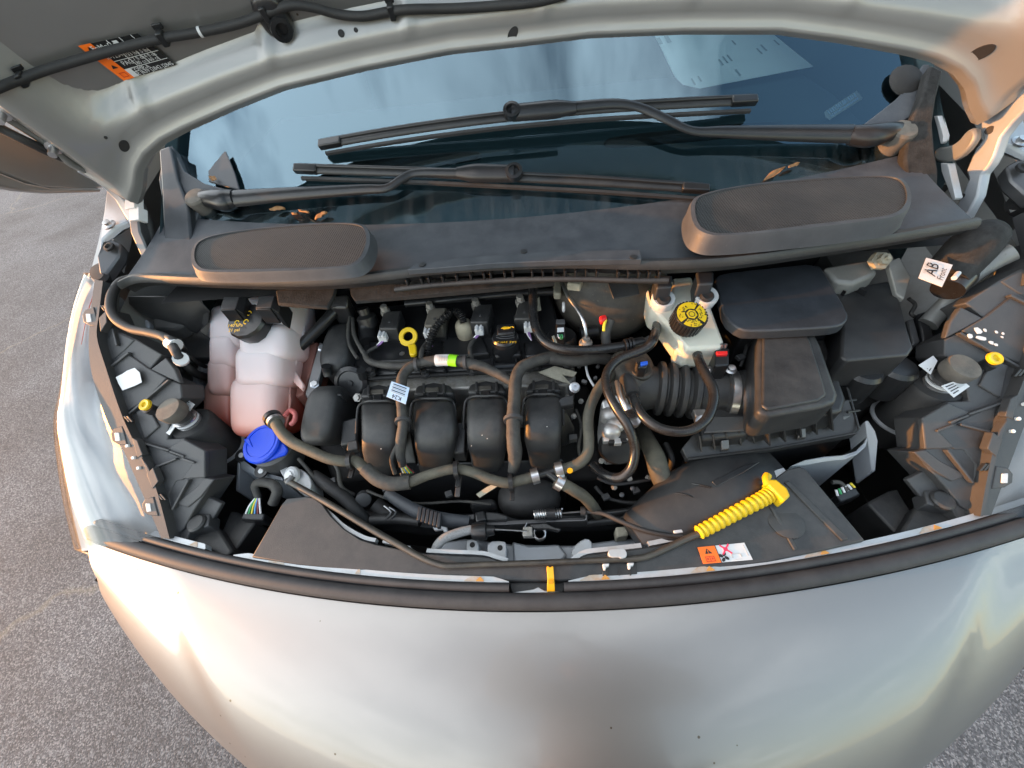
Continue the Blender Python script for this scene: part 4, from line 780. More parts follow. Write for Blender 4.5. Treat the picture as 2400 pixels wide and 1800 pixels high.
# ================================================================== windscreen, dashboard and cabin
gx = [-0.74 + 1.48 * i / 40 for i in range(41)]
gy = [-0.015 + 0.04 * i for i in range(24)]
def gp(x, k, o=0.0): y = 0.575 + 0.14 * x * x + k; return Vector((x, y, f_glass(x, y) - 0.05 * k * k + o))
ws = thing('windscreen', 'dark windscreen reflecting blue sky and clouds under the raised bonnet', 'windshield')
face_to(loft('glass_pane', [[gp(x, k) for x in gx] for k in gy], M['glass'], ws, smooth=60), Vector((0, -2, 6)))
cb_ = thing('cabin_interior', 'dark dashboard and cabin seen dimly through the windscreen', 'dashboard')
loft('dashboard_top', [[Vector((x, 0.60 + 0.14 * x * x, 1.255)) for x in gx], [Vector((x, 0.72 + 0.12 * x * x, 1.285)) for x in gx], [Vector((x, 1.0, 1.315)) for x in gx], [Vector((x, 1.25, 1.325)) for x in gx], [Vector((x, 1.33, 1.30)) for x in gx], [Vector((x, 1.34, 1.05)) for x in gx]], M['interior'], cb_, smooth=60)
for x in (-0.30, 0.38):
    sell('defroster_vent', Vector((x, 0.86, 1.302)), (Vector((.20, 0, 0)), Vector((0, .022, .003)), Vector((0, 0, .008))), .5, .5, M['void'], cb_, 20, 8)
for sx in (-1, 1): ob('cabin_side', [(sx * .752, .55, 1.0), (sx * .752, 2.2, .8), (sx * .752, 2.2, 1.95), (sx * .745, 1.50, 1.90), (sx * .748, .60, 1.30)], [(0, 1, 2, 3, 4)], M['interior'], cb_)
loft('cabin_wall', [[Vector((-.80, .62, 1.0)), Vector((.80, .62, 1.0))], [Vector((-.80, 2.2, .8)), Vector((.80, 2.2, .8))], [Vector((-.80, 2.2, 1.92)), Vector((.80, 2.2, 1.92))], [Vector((-.80, 1.44, 1.87)), Vector((.80, 1.44, 1.87))]], M['interior'], cb_)
pa = [WS(*p, lambda x, y: 1.287 + max(0, y - .72) * .10, .012) for p in ((1524, 60), (1700, 40), (1880, 60), (1910, 125), (1960, 146), (1850, 166), (1640, 207), (1600, 198), (1582, 180))]
dp = thing('paper_sheet', 'printed paper sheet lying on the dashboard behind the glass', 'paper')
prism('sheet', pa, 0.001, mat('dash_paper', (0.92, 0.93, 0.93), 0.6, var=.04), dp, 0)
ux = (pa[7] - pa[0]).normalized()
for x, y, w in ((1545, 96, 40), (1565, 92, 42), (1700, 140, 34), (1710, 136, 34), (1690, 146, 30), (1720, 100, 24), (1780, 120, 30), (1790, 112, 34), (1860, 110, 30), (1730, 170, 30), (1640, 185, 26), (1625, 192, 30), (1820, 100, 30)):
    a = WS(x, y, lambda x, y: 1.287 + max(0, y - .72) * .10, .0135); 
    box('printed_line', a + Vector((0, 0, .0006)), (ux * w * .0007, ux.cross(Vector((0, 0, 1))) * (.006 if w > 39 else .0018), Vector((0, 0, .0003))), M['greyink'], dp, 0)
vp = [WS(*p, lambda x, y: 1.26 + max(0, y - .62) * .22, .006) for p in ((1932, 262), (2008, 212), (2030, 218), (2020, 232), (1945, 280), (1935, 276))]
vn = tag(prism('vin_plate', vp, 0.001, M['greyink'], None, 0), 'small silver number plate strip on the dashboard corner behind the glass', 'plate')
v4 = [vp[0], vp[1], vp[3], vp[4]]
for i in range(14): patch('barcode_bar', v4, .06 + i * .062, .06 + i * .062 + (.034 if i % 3 else .02), .10, .52, M['ltblue'], vn, 0.0012)
for i in range(17): patch('stamped_character', v4, .06 + i * .051, .06 + i * .051 + .03, .66, .86, M['ltblue'], vn, 0.0012)
# ================================================================== cowl
co = thing('cowl', 'grey weathered plastic cowl panel with front lip below the windscreen', 'cowl')
lip = [(283, 668), (330, 652), (450, 656), (600, 660), (720, 660), (820, 655), (900, 646), (1000, 634), (1100, 626), (1200, 620), (1350, 617), (1500, 620), (1640, 616), (1760, 605), (1880, 588), (2000, 570), (2150, 546), (2290, 523)]
LIP = [Vector(v) for v in catmull([tuple(W(a, b, 1.28)) for a, b in lip], 6)]
back = [Vector((p.x, max(p.y + .03, 0.578 + 0.14 * p.x * p.x), 1.288 + 0.05 * p.x * p.x)) for p in LIP]
cr_ = [[a.lerp(b, t) + Vector((0, 0, -0.010 * math.sin(t * math.pi) * (1 if abs(a.x) < .55 else .3))) for a, b in zip(LIP, back)] for t in (0, .08, .2, .35, .5, .65, .8, .92, 1)]
loft('cowl_top', cr_, M['cowl'], co, smooth=60)
loft('cowl_lip', [[p + Vector((0, .012, .002)) for p in LIP], [p + Vector((0, .006, .007)) for p in LIP], [p + Vector((0, -.002, .007)) for p in LIP], [p + Vector((0, -.006, .002)) for p in LIP], [p + Vector((0, -.006, -.006)) for p in LIP], [p + Vector((0, 0.004, -.010)) for p in LIP], [p + Vector((0, .010, -.024)) for p in LIP], [p + Vector((0, .03, -.028)) for p in LIP], [p + Vector((0, .12, -.030)) for p in LIP]], M['dusty'], co, smooth=45)
# centre strip with screws
strip = [(955, 632), (975, 617), (1050, 607), (1150, 598), (1300, 588), (1500, 585), (1504, 607), (1300, 611), (1150, 617), (1050, 626)]
ptop('centre_strip', strip, 1.2935, 0.010, M['cowl'], co, 0.001)
for px, py in ((990, 621), (1228, 590), (1485, 603)):
    lathe('strip_screw', W(px, py, 1.294), Vector((0, 0, 1)), [(0.006, 0), (0.006, .0015), (0.004, .002), (0, .001)], M['plastic'], co, 14)
# comb of ribs under the lip
for i in range(22):
    px = 955 + i * 28.5; py = 668 - 14 * math.sin((px - 700) / 900 * 1.4) + (10 if px < 1100 else 0) - max(0, (1100 - px)) * 0.0
    p = min(LIP, key=lambda q: abs(q.x - W(px, 640, 1.27).x)) + Vector((0, 0.001, -0.017))
    box('vent_rib', p, AX(.0018, .008, .006), M['plastic2'], co, 0.0006)
pts = [p + Vector((0, -0.006, -0.026)) for p in LIP if W(940, 650, 1.24).x < p.x < W(1560, 650, 1.24).x]
tube('vent_sill', pts, 0.005, M['dusty'], co, 8, 1)
# heat felt below the cowl
ft = thing('felt_pad', 'grey edged black felt insulation hanging under the cowl lip', 'insulation')
ptop('felt_sheet', [(832, 704, 1.235), (1000, 690, 1.235), (1200, 672, 1.235), (1300, 660, 1.235), (1300, 648, 1.245), (1000, 655, 1.245), (820, 665, 1.245), (822, 690, 1.24)], 1.24, 0.008, M['felt'], ft, 0.003)
ptop('felt_sheet', [(650, 712, 1.238), (768, 720, 1.235), (783, 692, 1.24), (790, 665, 1.245), (645, 680, 1.245)], 1.24, 0.008, M['felt'], ft, 0.003)
# intake grilles
def pod(label, top, zt, zb, grp):
    t = thing('cowl_grille', label, 'vent', grp)
    T = chaikin([W(a, b, zt) for a, b in top], 3); c = sum(T, Vector()) / len(T)
    rim = [c + (p - c) * 1.0 for p in T]; rin = [p + (c - p).normalized() * .0065 + Vector((0, 0, .001)) for p in T]
    n = len(T)
    loft('grille_frame', [[c + (p - c) * 1.045 + Vector((0, 0, zb - zt)) for p in T], [c + (p - c) * 1.03 + Vector((0, 0, (zb - zt) * .75)) for p in T], [c + (p - c) * 1.018 + Vector((0, 0, -.006)) for p in T], rim, rin, [p + Vector((0, 0, -.003)) for p in rin]], M['cowl'], t, closed=True, smooth=50)
    prism('mesh_insert', [p + Vector((0, 0, -.0022)) for p in rin], 0.002, M['mesh'], t, 0)
    return t
pl = [(446, 590), (462, 562), (520, 546), (620, 532), (740, 521), (850, 521), (868, 545), (866, 580), (850, 612), (812, 630), (480, 641), (450, 625)]
pod('left dark mesh intake grille of the cowl, under the short wiper', pl, 1.322, 1.304, 'cowl intake grilles')
pr_ = [(1618, 472), (1640, 455), (1720, 436), (1850, 420), (2000, 412), (2095, 410), (2128, 426), (2140, 470), (2118, 502), (2060, 515), (1700, 556), (1640, 545), (1620, 515)]
pod('right dark mesh intake grille of the cowl, larger, near the driver side wiper pivot', pr_, 1.322, 1.292, 'cowl intake grilles')
# A-pillar foot trims
tl = thing('pillar_trim', 'black plastic corner trim at the left foot of the windscreen', 'trim', 'windscreen corner trims')
def gtrim(pp, th, m, parent, bevel=.002): return prism('trim_panel', [WS(a, b, f_glass, o) for a, b, o in pp], Vector((0, .3, -1)) * th, m, parent, bevel)
gtrim([(383, 352, .02), (402, 340, .02), (430, 400, .018), (480, 430, .016), (540, 445, .012), (562, 462, .008), (470, 480, .01), (460, 510, .01), (450, 560, .01), (420, 610, 0.0), (395, 590, .01), (385, 500, .02), (372, 420, .02)], .03, M['cowl'], tl)
gtrim([(372, 350, .035), (398, 340, .035), (415, 420, .03), (440, 480, .03), (448, 560, .03), (440, 600, .03), (408, 610, .03), (384, 590, .03), (382, 520, .03), (378, 440, .03)], .02, M['blue'], tl, .004)
gtrim([(528, 352, .012), (520, 360, .012), (487, 400, .012), (488, 425, .012), (562, 446, .012), (550, 405, .012)], .004, M['blue'], tl)
t2 = thing('pillar_trim', 'black rubber corner trim at the right foot of the windscreen, partly sunlit', 'trim', 'windscreen corner trims')
gtrim([(2164, 150, .02), (2190, 150, .02), (2170, 240, .02), (2140, 270, .018), (2090, 300, .012), (2040, 296, .008), (2025, 290, .006), (2100, 232, .01), (2140, 190, .015)], .03, M['cowl'], t2)
gtrim([(2180, 150, .045), (2212, 165, .045), (2195, 230, .045), (2186, 290, .045), (2192, 350, .04), (2200, 400, .035), (2198, 450, .03), (2160, 480, .025), (2130, 512, .02), (2120, 490, .02), (2128, 430, .025), (2120, 370, .03), (2135, 290, .04), (2165, 210, .045)], .02, M['felt'], t2, .004)
sell('trim_shadow_oval', WG(2125, 190, .01), (Vector((.030, 0, 0)), Vector((0, .028, .018)), Vector((0, -.005, .008))), 1, 1, M['void'], t2, 16, 8)  # black oval put in for the shade behind the trim, no real part
# ================================================================== wipers
def wiper(label, pivot, head, arm, wa, blade, off0, off1, clipc, endw, flip):
    t = thing('windscreen_wiper', label, 'wiper', 'windscreen wipers')
    nrm = Vector((0, -.55, .83))
    P = [WG(a, b, o) for a, b, o in head]; tube('pivot_head', P, [pxr(w, p) for w, p in zip((38, 44, 50, 46, 40), P)], M['plastic2'], t, 16, 6, .8)
    c = WG(*pivot); lathe('pivot_cap', c, Vector((0, -.35, .9)), [(0.022, -0.03), (0.022, 0.004), (0.019, 0.008), (0, 0.0095)], M['capgrey'], t, 24)
    P = [WG(a, b, o) for a, b, o in arm]; tube('arm', P, [pxr(w, p) for w, p in zip(wa, P)], M['plastic2'], t, 8, 5, .55)
    P = [Vector(v) for v in catmull([tuple(WG(a, b, o)) for a, b, o in blade], 8)]
    bl = tube('blade', P, [pxr(17, p) for p in P], M['plastic'], t, 8, 1, .6)
    tube('blade_edge', [p + Vector((0, -.010, -.012)) for p in P], 0.0045, M['rubber'], bl, 6, 1)
    tube('blade_spoiler', [p + Vector((0, .004, .007)) for p in P], 0.004, M['plastic2'], bl, 8, 1)
    for e, f in ((0, 4), (-1, -5)):
        d = (P[f] - P[e]).normalized(); q = P[e] + d * .012; s_ = d.cross(nrm).normalized()
        box('blade_end', q + Vector((0, 0, .002)), (d * .024, s_ * pxr(16, q) * 1.25, nrm * .007), M['plastic2'], bl, 0.003)
    c = WG(*clipc[0]); c2 = WG(*clipc[1]); d = (c2 - c).normalized(); s_ = d.cross(nrm).normalized()
    tube('blade_adapter', [c, c.lerp(c2, .3), c.lerp(c2, .6), c2], [pxr(26, c), pxr(42, c), pxr(42, c), pxr(40, c)], M['plastic2'], t, 10, 5, .6)
    lathe('adapter_ring', c2 + nrm * .006, nrm, [(pxr(40, c2), -.008), (pxr(40, c2), .004), (pxr(26, c2), .005), (pxr(22, c2), -.002), (0, -.003)], M['plastic2'], t, 20)
    return t
wiper('short lower wiper resting low on the glass, pivot at the left', (462, 466, .022), [(478, 466, .016), (500, 466, .02), (525, 470, .02), (540, 468, .018), (552, 466, .018)], [(545, 466, .02), (680, 455, .02), (845, 444, .02), (905, 441, .02), (940, 420, .022), (975, 405, .022), (1060, 405, .022), (1130, 406, .022)], (40, 32, 24, 20, 20, 20, 22, 24), [(705, 398, .022), (850, 403, .018), (1000, 408, .016), (1210, 418, .016), (1400, 428, .018), (1520, 436, .02), (1645, 445, .02)], 0, 0, [(1070, 405, .028), (1205, 407, .028)], 0, 0)
wiper('long upper wiper crossing the glass, pivot at the right', (2114, 310, .03), [(2105, 306, .024), (2080, 310, .03), (2045, 318, .03), (2010, 318, .026), (1992, 315, .024)], [(1998, 314, .026), (1850, 312, .026), (1700, 309, .028), (1622, 306, .032), (1560, 278, .036), (1500, 252, .038), (1440, 243, .040), (1350, 250, .042)], (44, 38, 28, 20, 22, 22, 24, 26), [(762, 340, .018), (900, 316, .024), (1050, 294, .03), (1200, 276, .034), (1400, 258, .034), (1600, 246, .03), (1758, 238, .024)], 0, 0, [(1350, 252, .046), (1200, 265, .044)], 0, 0)
# dry leaves caught at the foot of the glass
def leaf(label, px, py, w, h, ang, o, seed):
    rnd = random.Random(seed); c = WG(px, py, o); s_ = 1 / (FPX / depth(c)); U = Vector((math.cos(ang), math.sin(ang) * .8, rnd.uniform(-.2, .35))); V = Vector((-math.sin(ang), math.cos(ang) * .8, .45))
    pts = []; L_ = 7; vs_ = []; fs = []
    for i in range(L_):
        t = i / (L_ - 1); ww = math.sin(math.pi * min(1, t * .93 + .05)) * h * .5 * (1 + .2 * rnd.uniform(-1, 1)); cc_ = c + U * (t - .5) * w * s_
        vs_ += [cc_ + V * ww * s_ + Vector((0, 0, .003 * rnd.random())), cc_ + Vector((0, 0, -.002)), cc_ - V * ww * s_ + Vector((0, 0, .004 * rnd.random()))]
    for i in range(L_ - 1):
        for q in (0, 1): fs.append((i * 3 + q, i * 3 + q + 1, i * 3 + q + 4, i * 3 + q + 3))
    o_ = ob('dry_leaf', vs_, fs, M['leaf'], None, 60); s2 = o_.modifiers.new('Solidify', 'SOLIDIFY'); s2.thickness = 0.0006
    return tag(o_, label, 'leaf', 'dry leaves at the foot of the windscreen')
leaf('pale dry leaf blade standing up beside the left cowl grille', 712, 496, 52, 14, 2.4, .02, 1)
leaf('curled brown leaf at the right end of the leaf pile by the left grille', 752, 505, 34, 14, .2, .012, 2)
leaf('broad brown leaf lying leftmost by the short wiper arm', 650, 490, 36, 12, .1, .012, 3)
leaf('tiny leaf scrap between the bigger leaves by the left grille', 690, 501, 16, 9, 2.8, .012, 4)
leaf('small leaf stuck near the left wiper pivot cap', 500, 418, 14, 16, 1.2, .02, 5)
leaf('long orange lit leaf along the glass edge above the right grille', 1815, 408, 60, 15, .55, .012, 6)
leaf('short orange leaf at the upper end of the right glass edge', 1860, 388, 34, 10, .5, .012, 7)
# ================================================================== engine bay shell
bay = thing('engine_bay', 'black grimy walls and floor of the engine bay under all the parts', 'engine bay')
for sx in (-1, 1): ob('bay_side', [(sx * .84, -.05, .52), (sx * .84, .95, .52), (sx * .84, .95, 1.0), (sx * .84, .05, .93)], [(0, 1, 2, 3)], M['void'], bay)
ob('bay_floor', [(-.84, -.06, .60), (.84, -.06, .60), (.84, .95, .60), (-.84, .95, .60)], [(0, 1, 2, 3)], M['void'], bay)
ob('firewall', [(-.84, .66, .52), (.84, .66, .52), (.84, .66, 1.24), (-.84, .66, 1.24)], [(0, 1, 2, 3)], M['void'], bay)
ob('front_bulkhead', [(-.80, .03, .52), (.80, .03, .52), (.80, .06, .955), (-.80, .06, .955)], [(0, 1, 2, 3)], M['void'], bay)
ob('cowl_underside', [(-.72, .47, 1.232), (.72, .47, 1.232), (.72, .66, 1.232), (-.72, .66, 1.232)], [(0, 1, 2, 3)], M['void'], bay)
# ================================================================== engine: head, valve cover and its fittings
en = thing('engine', 'black valve cover and dirty aluminium cylinder head in the middle of the bay', 'engine')
ptop('cylinder_head', [(835, 895, 1.07), (860, 872, 1.07), (1345, 845, 1.07), (1350, 885, 1.07), (1330, 902, 1.07), (850, 918, 1.07)], 1.07, 0.16, M['alu'], en, 0.004)
ptop('engine_block', [(800, 930, .95), (1380, 900, .95), (1420, 1120, .90), (800, 1140, .90)], .95, 0.28, M['void'], en, 0.01)
ptop('valve_cover', [(815, 800, 1.10), (850, 720, 1.12), (1290, 672, 1.13), (1320, 800, 1.10), (1345, 852, 1.085), (1150, 866, 1.085), (860, 880, 1.085), (822, 850, 1.09)], 1.10, 0.05, M['plastic2'], en, 0.008, 3)
# raised plateaux, front skirt ribs
for pp, z in (([(862, 800), (1000, 792), (1000, 842), (866, 850)], 1.108), ([(1035, 790), (1130, 784), (1148, 828), (1040, 838)], 1.106), ([(1160, 780), (1212, 776), (1222, 832), (1158, 836)], 1.108), ([(1226, 800), (1315, 792), (1325, 830), (1232, 836)], 1.104)):
    ptop('cover_plateau', pp, z, 0.02, M['plastic2'], en, 0.005, 3)
tube('rear_rail', [W(950, 712, 1.15), W(1100, 698, 1.15), W(1240, 686, 1.15), W(1300, 684, 1.15)], 0.008, M['plastic2'], en, 8, 4)
tube('rear_rail', [W(950, 694, 1.17), W(1100, 676, 1.17), W(1240, 666, 1.17)], 0.005, M['plastic2'], en, 8, 4)
for i in range(9):
    px = 880 + i * 55; p = W(px, 872 - i * 2.6, 1.088); box('skirt_rib', p, AX(.0022, .012, .012), M['plastic2'], en, 0.0008)
hose('cover_gasket', [(850, 888, 1.083), (1000, 880, 1.083), (1200, 868, 1.083), (1345, 858, 1.083)], 10, M['rubber'], en, 8, 4)
for px, py in ((945, 835), (868, 872), (995, 876), (1108, 868), (1240, 860), (1330, 850)):
    b_ = lathe('cover_bolt', W(px, py, 1.10), Vector((0, 0, 1)), [(0.010, -.006), (0.010, 0.001), (0.0062, .0015), (0.0062, .008), (0, .009)], M['dsteel'] if px != 945 else M['steel'], en, 6)
# timing cover bulge at the left end and its sealing plug
sell('timing_cover', W(812, 838, 1.075), (Vector((.036, 0, 0)), Vector((0, .062, .01)), Vector((0, -.005, .055))), .5, .7, M['dusty'], en, 24, 12)
lathe('vct_plug', W(822, 898, 1.085), Vector((0, -.8, .6)), [(0.033, -.01), (0.034, 0.0), (0.026, .004), (0.024, .001), (0.006, .001), (0.005, .004), (0, .004)], M['plastic2'], en, 28)
for pp in ([(770, 880, 1.10), (766, 868, 1.11), (764, 858, 1.12)], [(852, 885, 1.10), (846, 868, 1.12)]):
    P = [W(*p) for p in pp]; tube('plug_sensor', P, 0.009, M['plastic2'], en, 10, 3)
lathe('head_bolt', W(838, 932, 1.075), Vector((0, -.6, .8)), [(0.009, -.01), (0.009, 0.001), (0.0062, .0015), (0.0062, .007), (0, .008)], M['alu'], en, 6)
hose('cam_sensor', [(862, 750, 1.135), (862, 775, 1.12), (866, 800, 1.11)], 44, M['plastic2'], en)
lathe('cam_sensor_top', W(858, 742, 1.145), Vector((-.1, .3, .9)), [(0.020, -.02), (0.020, 0), (0.012, .006), (0.012, .018), (0, .019)], M['plastic2'], en, 18)
# dirty torn insulation beside the head
prism('torn_shield', [W(1262, 872, 1.095), W(1300, 858, 1.10), W(1352, 872, 1.09), W(1345, 882, 1.085), W(1318, 878, 1.09), W(1340, 902, 1.08), W(1300, 888, 1.09)], 0.002, M['taper'], en, 0)
# ignition coils, each with its bolt, plug and wires
ct = [(899, 729), (1005, 722), (1112, 714), (1216, 706)]
names = ['leftmost', 'second from left, behind the corrugated hose', 'third from left', 'rightmost, behind the black vacuum hose']
for i, (x, y) in enumerate(ct):
    t = thing('ignition_coil', 'black ignition coil block on the valve cover, ' + names[i], 'ignition coil', 'ignition coils')
    z = 1.150
    ptop('coil_body', [(x, y), (x + 42, y - 2), (x + 30, y + 41), (x - 12, y + 41)], z, 0.034, M['dusty'] if i != 1 else M['booster'], t, 0.003)
    ptop('coil_base', [(x - 12, y + 30), (x + 44, y + 28), (x + 40, y + 62), (x - 12, y + 64)], 1.122, 0.022, M['plastic2'], t, 0.004)
    ptop('coil_emblem', [(x + 11, y + 22), (x + 17, y + 22), (x + 16, y + 27), (x + 10, y + 27)], z + .0008, 0.0012, M['grey'], t, 0.0004)
    lathe('coil_bolt', W(x + 3, y - 2, 1.150), Vector((0, 0, 1)), [(0.0105, -.012), (0.0105, 0.0), (0.0075, .001), (0.0075, .011), (0, .012)], M['alu'], t, 6)
    c = [(899, 786), (1005, 778), (1124, 771), (1238, 764)][i]
    p = W(c[0], c[1], 1.132); k = box('coil_plug', p, AX(.0085, .012, .008), M['whitep'], t, 0.0015)
    box('plug_latch', p + Vector((.004, -.004, .008)), AX(.0022, .010, .003), M['whitep'], k, 0.0008); box('plug_latch', p + Vector((-.004, -.004, .008)), AX(.0022, .010, .003), M['whitep'], k, 0.0008)
    for q, wm in ((-3, 'wire_w'), (0, 'wire_p'), (3, 'wire_p')):
        hose('plug_wire', [(c[0] + q, c[1] + 9, 1.130), (c[0] + q - 2 - (8 if i in (0, 2) else -3), c[1] + 20, 1.122), (c[0] - (26 if i == 0 else (20 if i == 2 else -8)), c[1] + 34, 1.112)], 3.2, M[wm], t, 6, 4)
# dipstick
ds = thing('dipstick', 'yellow oil dipstick ring handle on the valve cover', 'dipstick')
c = W(957, 789, 1.135); U = Vector((1, -.05, 0)); V = Vector((0.03, .70, .45)).normalized(); ring = []
rows_ = []
for i in range(33):
    a = 2 * math.pi * i / 32; ring.append(c + U * math.cos(a) * .014 + V * math.sin(a) * .014)
NV = U.cross(V).normalized()
rr = []
for i in range(32):
    a = 2 * math.pi * i / 32; d_ = U * math.cos(a) + V * math.sin(a); wd = .0048 if math.sin(a) > -.6 else .0058
    rr.append([c + d_ * (.014 - wd / 1.2) - NV * .003, c + d_ * (.014 - wd / 1.2) + NV * .003, c + d_ * (.014 + wd) + NV * .003, c + d_ * (.014 + wd) - NV * .003])
rr.append(rr[0]); loft('ring_handle', rr, M['yellow'], ds, closed=True, bevel=.001)
prism('handle_stem', [W(955, 806, 1.132), W(974, 806, 1.132), W(976, 826, 1.128), W(970, 831, 1.128), W(960, 831, 1.128)], .009, M['yellow'], ds, .002)
hose('dipstick_tube', [(968, 830, 1.124), (972, 850, 1.10)], 12, M['dsteel'], ds)
# oil cap
oc = thing('oil_cap', 'black oil filler cap with yellow oil can symbol and grade', 'cap')
c = W(1184, 795, 1.128)
lathe('cap_neck', c - Vector((0, 0, .03)), Vector((0, 0, 1)), [(0.029, 0), (0.027, .030)], M['plastic2'], oc, 28)
lathe('cap_disc', c, Vector((0, .05, 1)), [(0.0255, -.004), (0.0260, 0.004), (0.0235, 0.008), (0, .0085)], M['plastic2'], oc, 32)
ptop('cap_grip', [(1163, 760), (1206, 757), (1206, 780), (1165, 783)], 1.145, 0.014, M['plastic2'], oc, 0.004, 3)
for yy in (786, 791): hose('cap_rib', [(1163, yy, 1.1385), (1185, yy + 3, 1.1385), (1206, yy - 1, 1.1385)], 2.2, M['grey'], oc, 6, 3)
text('cap_text', 'SAE 5W-20', W(1185, 803, 1.1385), Vector((-.0088, .0006, 0)), Vector((-.0006, -.0088, .001)), M['yelink'], oc)
q = W(1186, 769, 1.1458)
for a in (((-.010, 0), (-.004, .004), (.005, .003), (.009, -.001), (.005, -.003), (-.004, -.003)),): decal('oil_can_symbol', [q + Vector((x, y, 0)) for x, y in a], M['yelink'], oc, .0006)
tube('oil_can_spout', [q + Vector((.006, 0, .0008)), q + Vector((.012, .002, .0008)), q + Vector((.015, -.001, .0008))], .0008, M['yelink'], oc, 6, 2)
# crankcase breather
cbh = thing('breather_hose', 'corrugated black breather hose arching to a beige grommet on the valve cover', 'hose')
sell('breather_grommet', W(1090, 774, 1.12), (Vector((.019, 0, 0)), Vector((0, .019, 0)), Vector((0, 0, .026))), .7, 1, mat('beige_grommet', (.30, .27, .20), .6, dust=DUST, damt=.5, dscale=30), cbh, 24, 12)
P = [Vector(v) for v in catmull([tuple(W(*p)) for p in [(1087, 757, 1.148), (1082, 742, 1.158), (1072, 733, 1.162), (1058, 733, 1.162), (1040, 746, 1.158), (1022, 766, 1.150), (1010, 790, 1.14), (1004, 815, 1.125), (1003, 835, 1.11)]], 30)]
tube('corrugated_tube', P, [.0072 + .0016 * math.sin(i * .95) for i in range(len(P))], M['gloss'], cbh, 12, 1)
# ================================================================== intake manifold
im = thing('intake_manifold', 'black plastic intake manifold with four bulging runners at the front of the engine', 'manifold')
runs = [(838, 933, 905, 942), (963, 1066, 900, 936), (1089, 1188, 896, 930), (1227, 1318, 893, 926)]
for i, (x0, x1, yt, ya) in enumerate(runs):
    xc = (x0 + x1) / 2; path = [(yt + 8, 1.070, 1.0), (ya - 4, 1.094, 1.0), (ya + 8, 1.104, 1.0), (ya + 45, 1.108, 1.0), (ya + 85, 1.098, .98), (ya + 118, 1.075, .96), (ya + 148, 1.040, .91), (ya + 170, 1.0, .86), (ya + 182, .95, .84), (ya + 186, .88, .84)]
    sec = []; PP = [W(xc + (4 if py > ya + 120 else 0), py, z) for py, z, s in path]
    for j, p in enumerate(PP):
        t = (PP[min(j + 1, len(PP) - 1)] - PP[max(j - 1, 0)]).normalized(); hw = pxr((x1 - x0), W(xc, ya + 40, 1.108)) * path[j][2]; side_ = Vector((1, 0, 0)); n = t.cross(side_).normalized()
        if n.z < 0 and j < 6: n = -n
        if j >= 6 and n.y > 0: n = -n
        r_ = []
        for q in range(20):
            a = 2 * math.pi * q / 20; sp = lambda v, e: math.copysign(abs(v) ** e, v); r_.append(p + side_ * sp(math.cos(a), .48) * hw + n * (sp(math.sin(a), .48) * .030 - .030))
        sec.append(r_)
    rn = loft('runner', sec, M['dusty'], im, closed=True, caps=True, smooth=60)
    # rim bead that frames the runner and the flange collar behind it
    rp_ = [W(x0 - 3, ya + 75, 1.078), W(x0 - 1, ya + 30, 1.085), W(x0 + 4, ya + 8, 1.092), W(x0 + 22, ya - 1, 1.108), W(xc, ya - 2, 1.110), W(x1 - 22, ya - 2, 1.108), W(x1 - 4, ya + 7, 1.092), W(x1 + 1, ya + 30, 1.085), W(x1 + 3, ya + 72, 1.078)]
    tube('runner_rim', rp_, .0024, M['dusty'], rn, 8, 6)
    ptop('runner_collar', [(x0 + 12, yt + 4, 1.088), (xc, yt - 6, 1.09), (x1 - 10, yt + 2, 1.088), (x1 - 2, yt + 22, 1.098), (x0 + 4, yt + 24, 1.098)], 1.09, .035, M['dusty'], rn, .006, 3)
    ptop('collar_window', [(xc - 20, yt + 8, 1.096), (xc + 14, yt + 6, 1.096), (xc + 14, yt + 17, 1.099), (xc - 20, yt + 19, 1.099)], 1.09, .012, M['booster'], rn, .002)
    ptop('collar_clip', [(xc - 12, yt + 19, 1.106), (xc + 10, yt + 18, 1.106), (xc + 10, yt + 32, 1.110), (xc - 12, yt + 33, 1.110)], 1.1, .008, M['plastic2'], rn, .002)
    for q in (-25, 22): ptop('collar_ear', [(xc + q, yt - 2, 1.096), (xc + q + 6, yt - 2, 1.096), (xc + q + 6, yt + 20, 1.104), (xc + q, yt + 20, 1.104)], 1.1, .012, M['dusty'], rn, .001)
ptop('plenum', [(850, 1085, 1.0), (1330, 1070, 1.0), (1330, 1130, .94), (880, 1140, .94)], 1.0, .15, M['plastic2'], im, .015, 3)
ptop('manifold_bracket', [(1063, 990, 1.075), (1092, 990, 1.075), (1088, 1062, 1.045), (1058, 1062, 1.045)], 1.07, .03, M['plastic'], im, .002)
ptop('bracket_wing', [(1045, 1046, 1.035), (1062, 1040, 1.04), (1086, 1040, 1.04), (1108, 1044, 1.035), (1088, 1064, 1.03), (1060, 1066, 1.03)], 1.03, .008, M['plastic'], im, .001)
ptop('manifold_web', [(935, 1010, 1.05), (962, 1010, 1.05), (975, 1085, 1.0), (940, 1088, 1.0)], 1.05, .02, M['plastic2'], im, .002)
ptop('side_bracket', [(1318, 930, 1.10), (1345, 925, 1.10), (1345, 948, 1.09), (1305, 955, 1.095), (1300, 945, 1.10)], 1.09, .012, M['dusty'], im, .002)
ptop('side_fin', [(1322, 965, 1.07), (1330, 970, 1.07), (1346, 1000, 1.04), (1345, 1030, 1.02), (1310, 1042, 1.02), (1318, 1000, 1.05)], 1.05, .01, M['plastic2'], im, .001)
ptop('fin_clip', [(1333, 1018, 1.035), (1352, 1016, 1.035), (1354, 1028, 1.03), (1334, 1031, 1.03)], 1.03, .012, M['grey'], im, .001)
lathe('manifold_bolt', W(1347, 908, 1.095), Vector((.1, -.5, .8)), [(0.010, -.02), (0.010, 0), (0.007, .001), (0.007, .006), (0.003, .006), (0.003, .002), (0, .002)], M['steel'], im, 12)
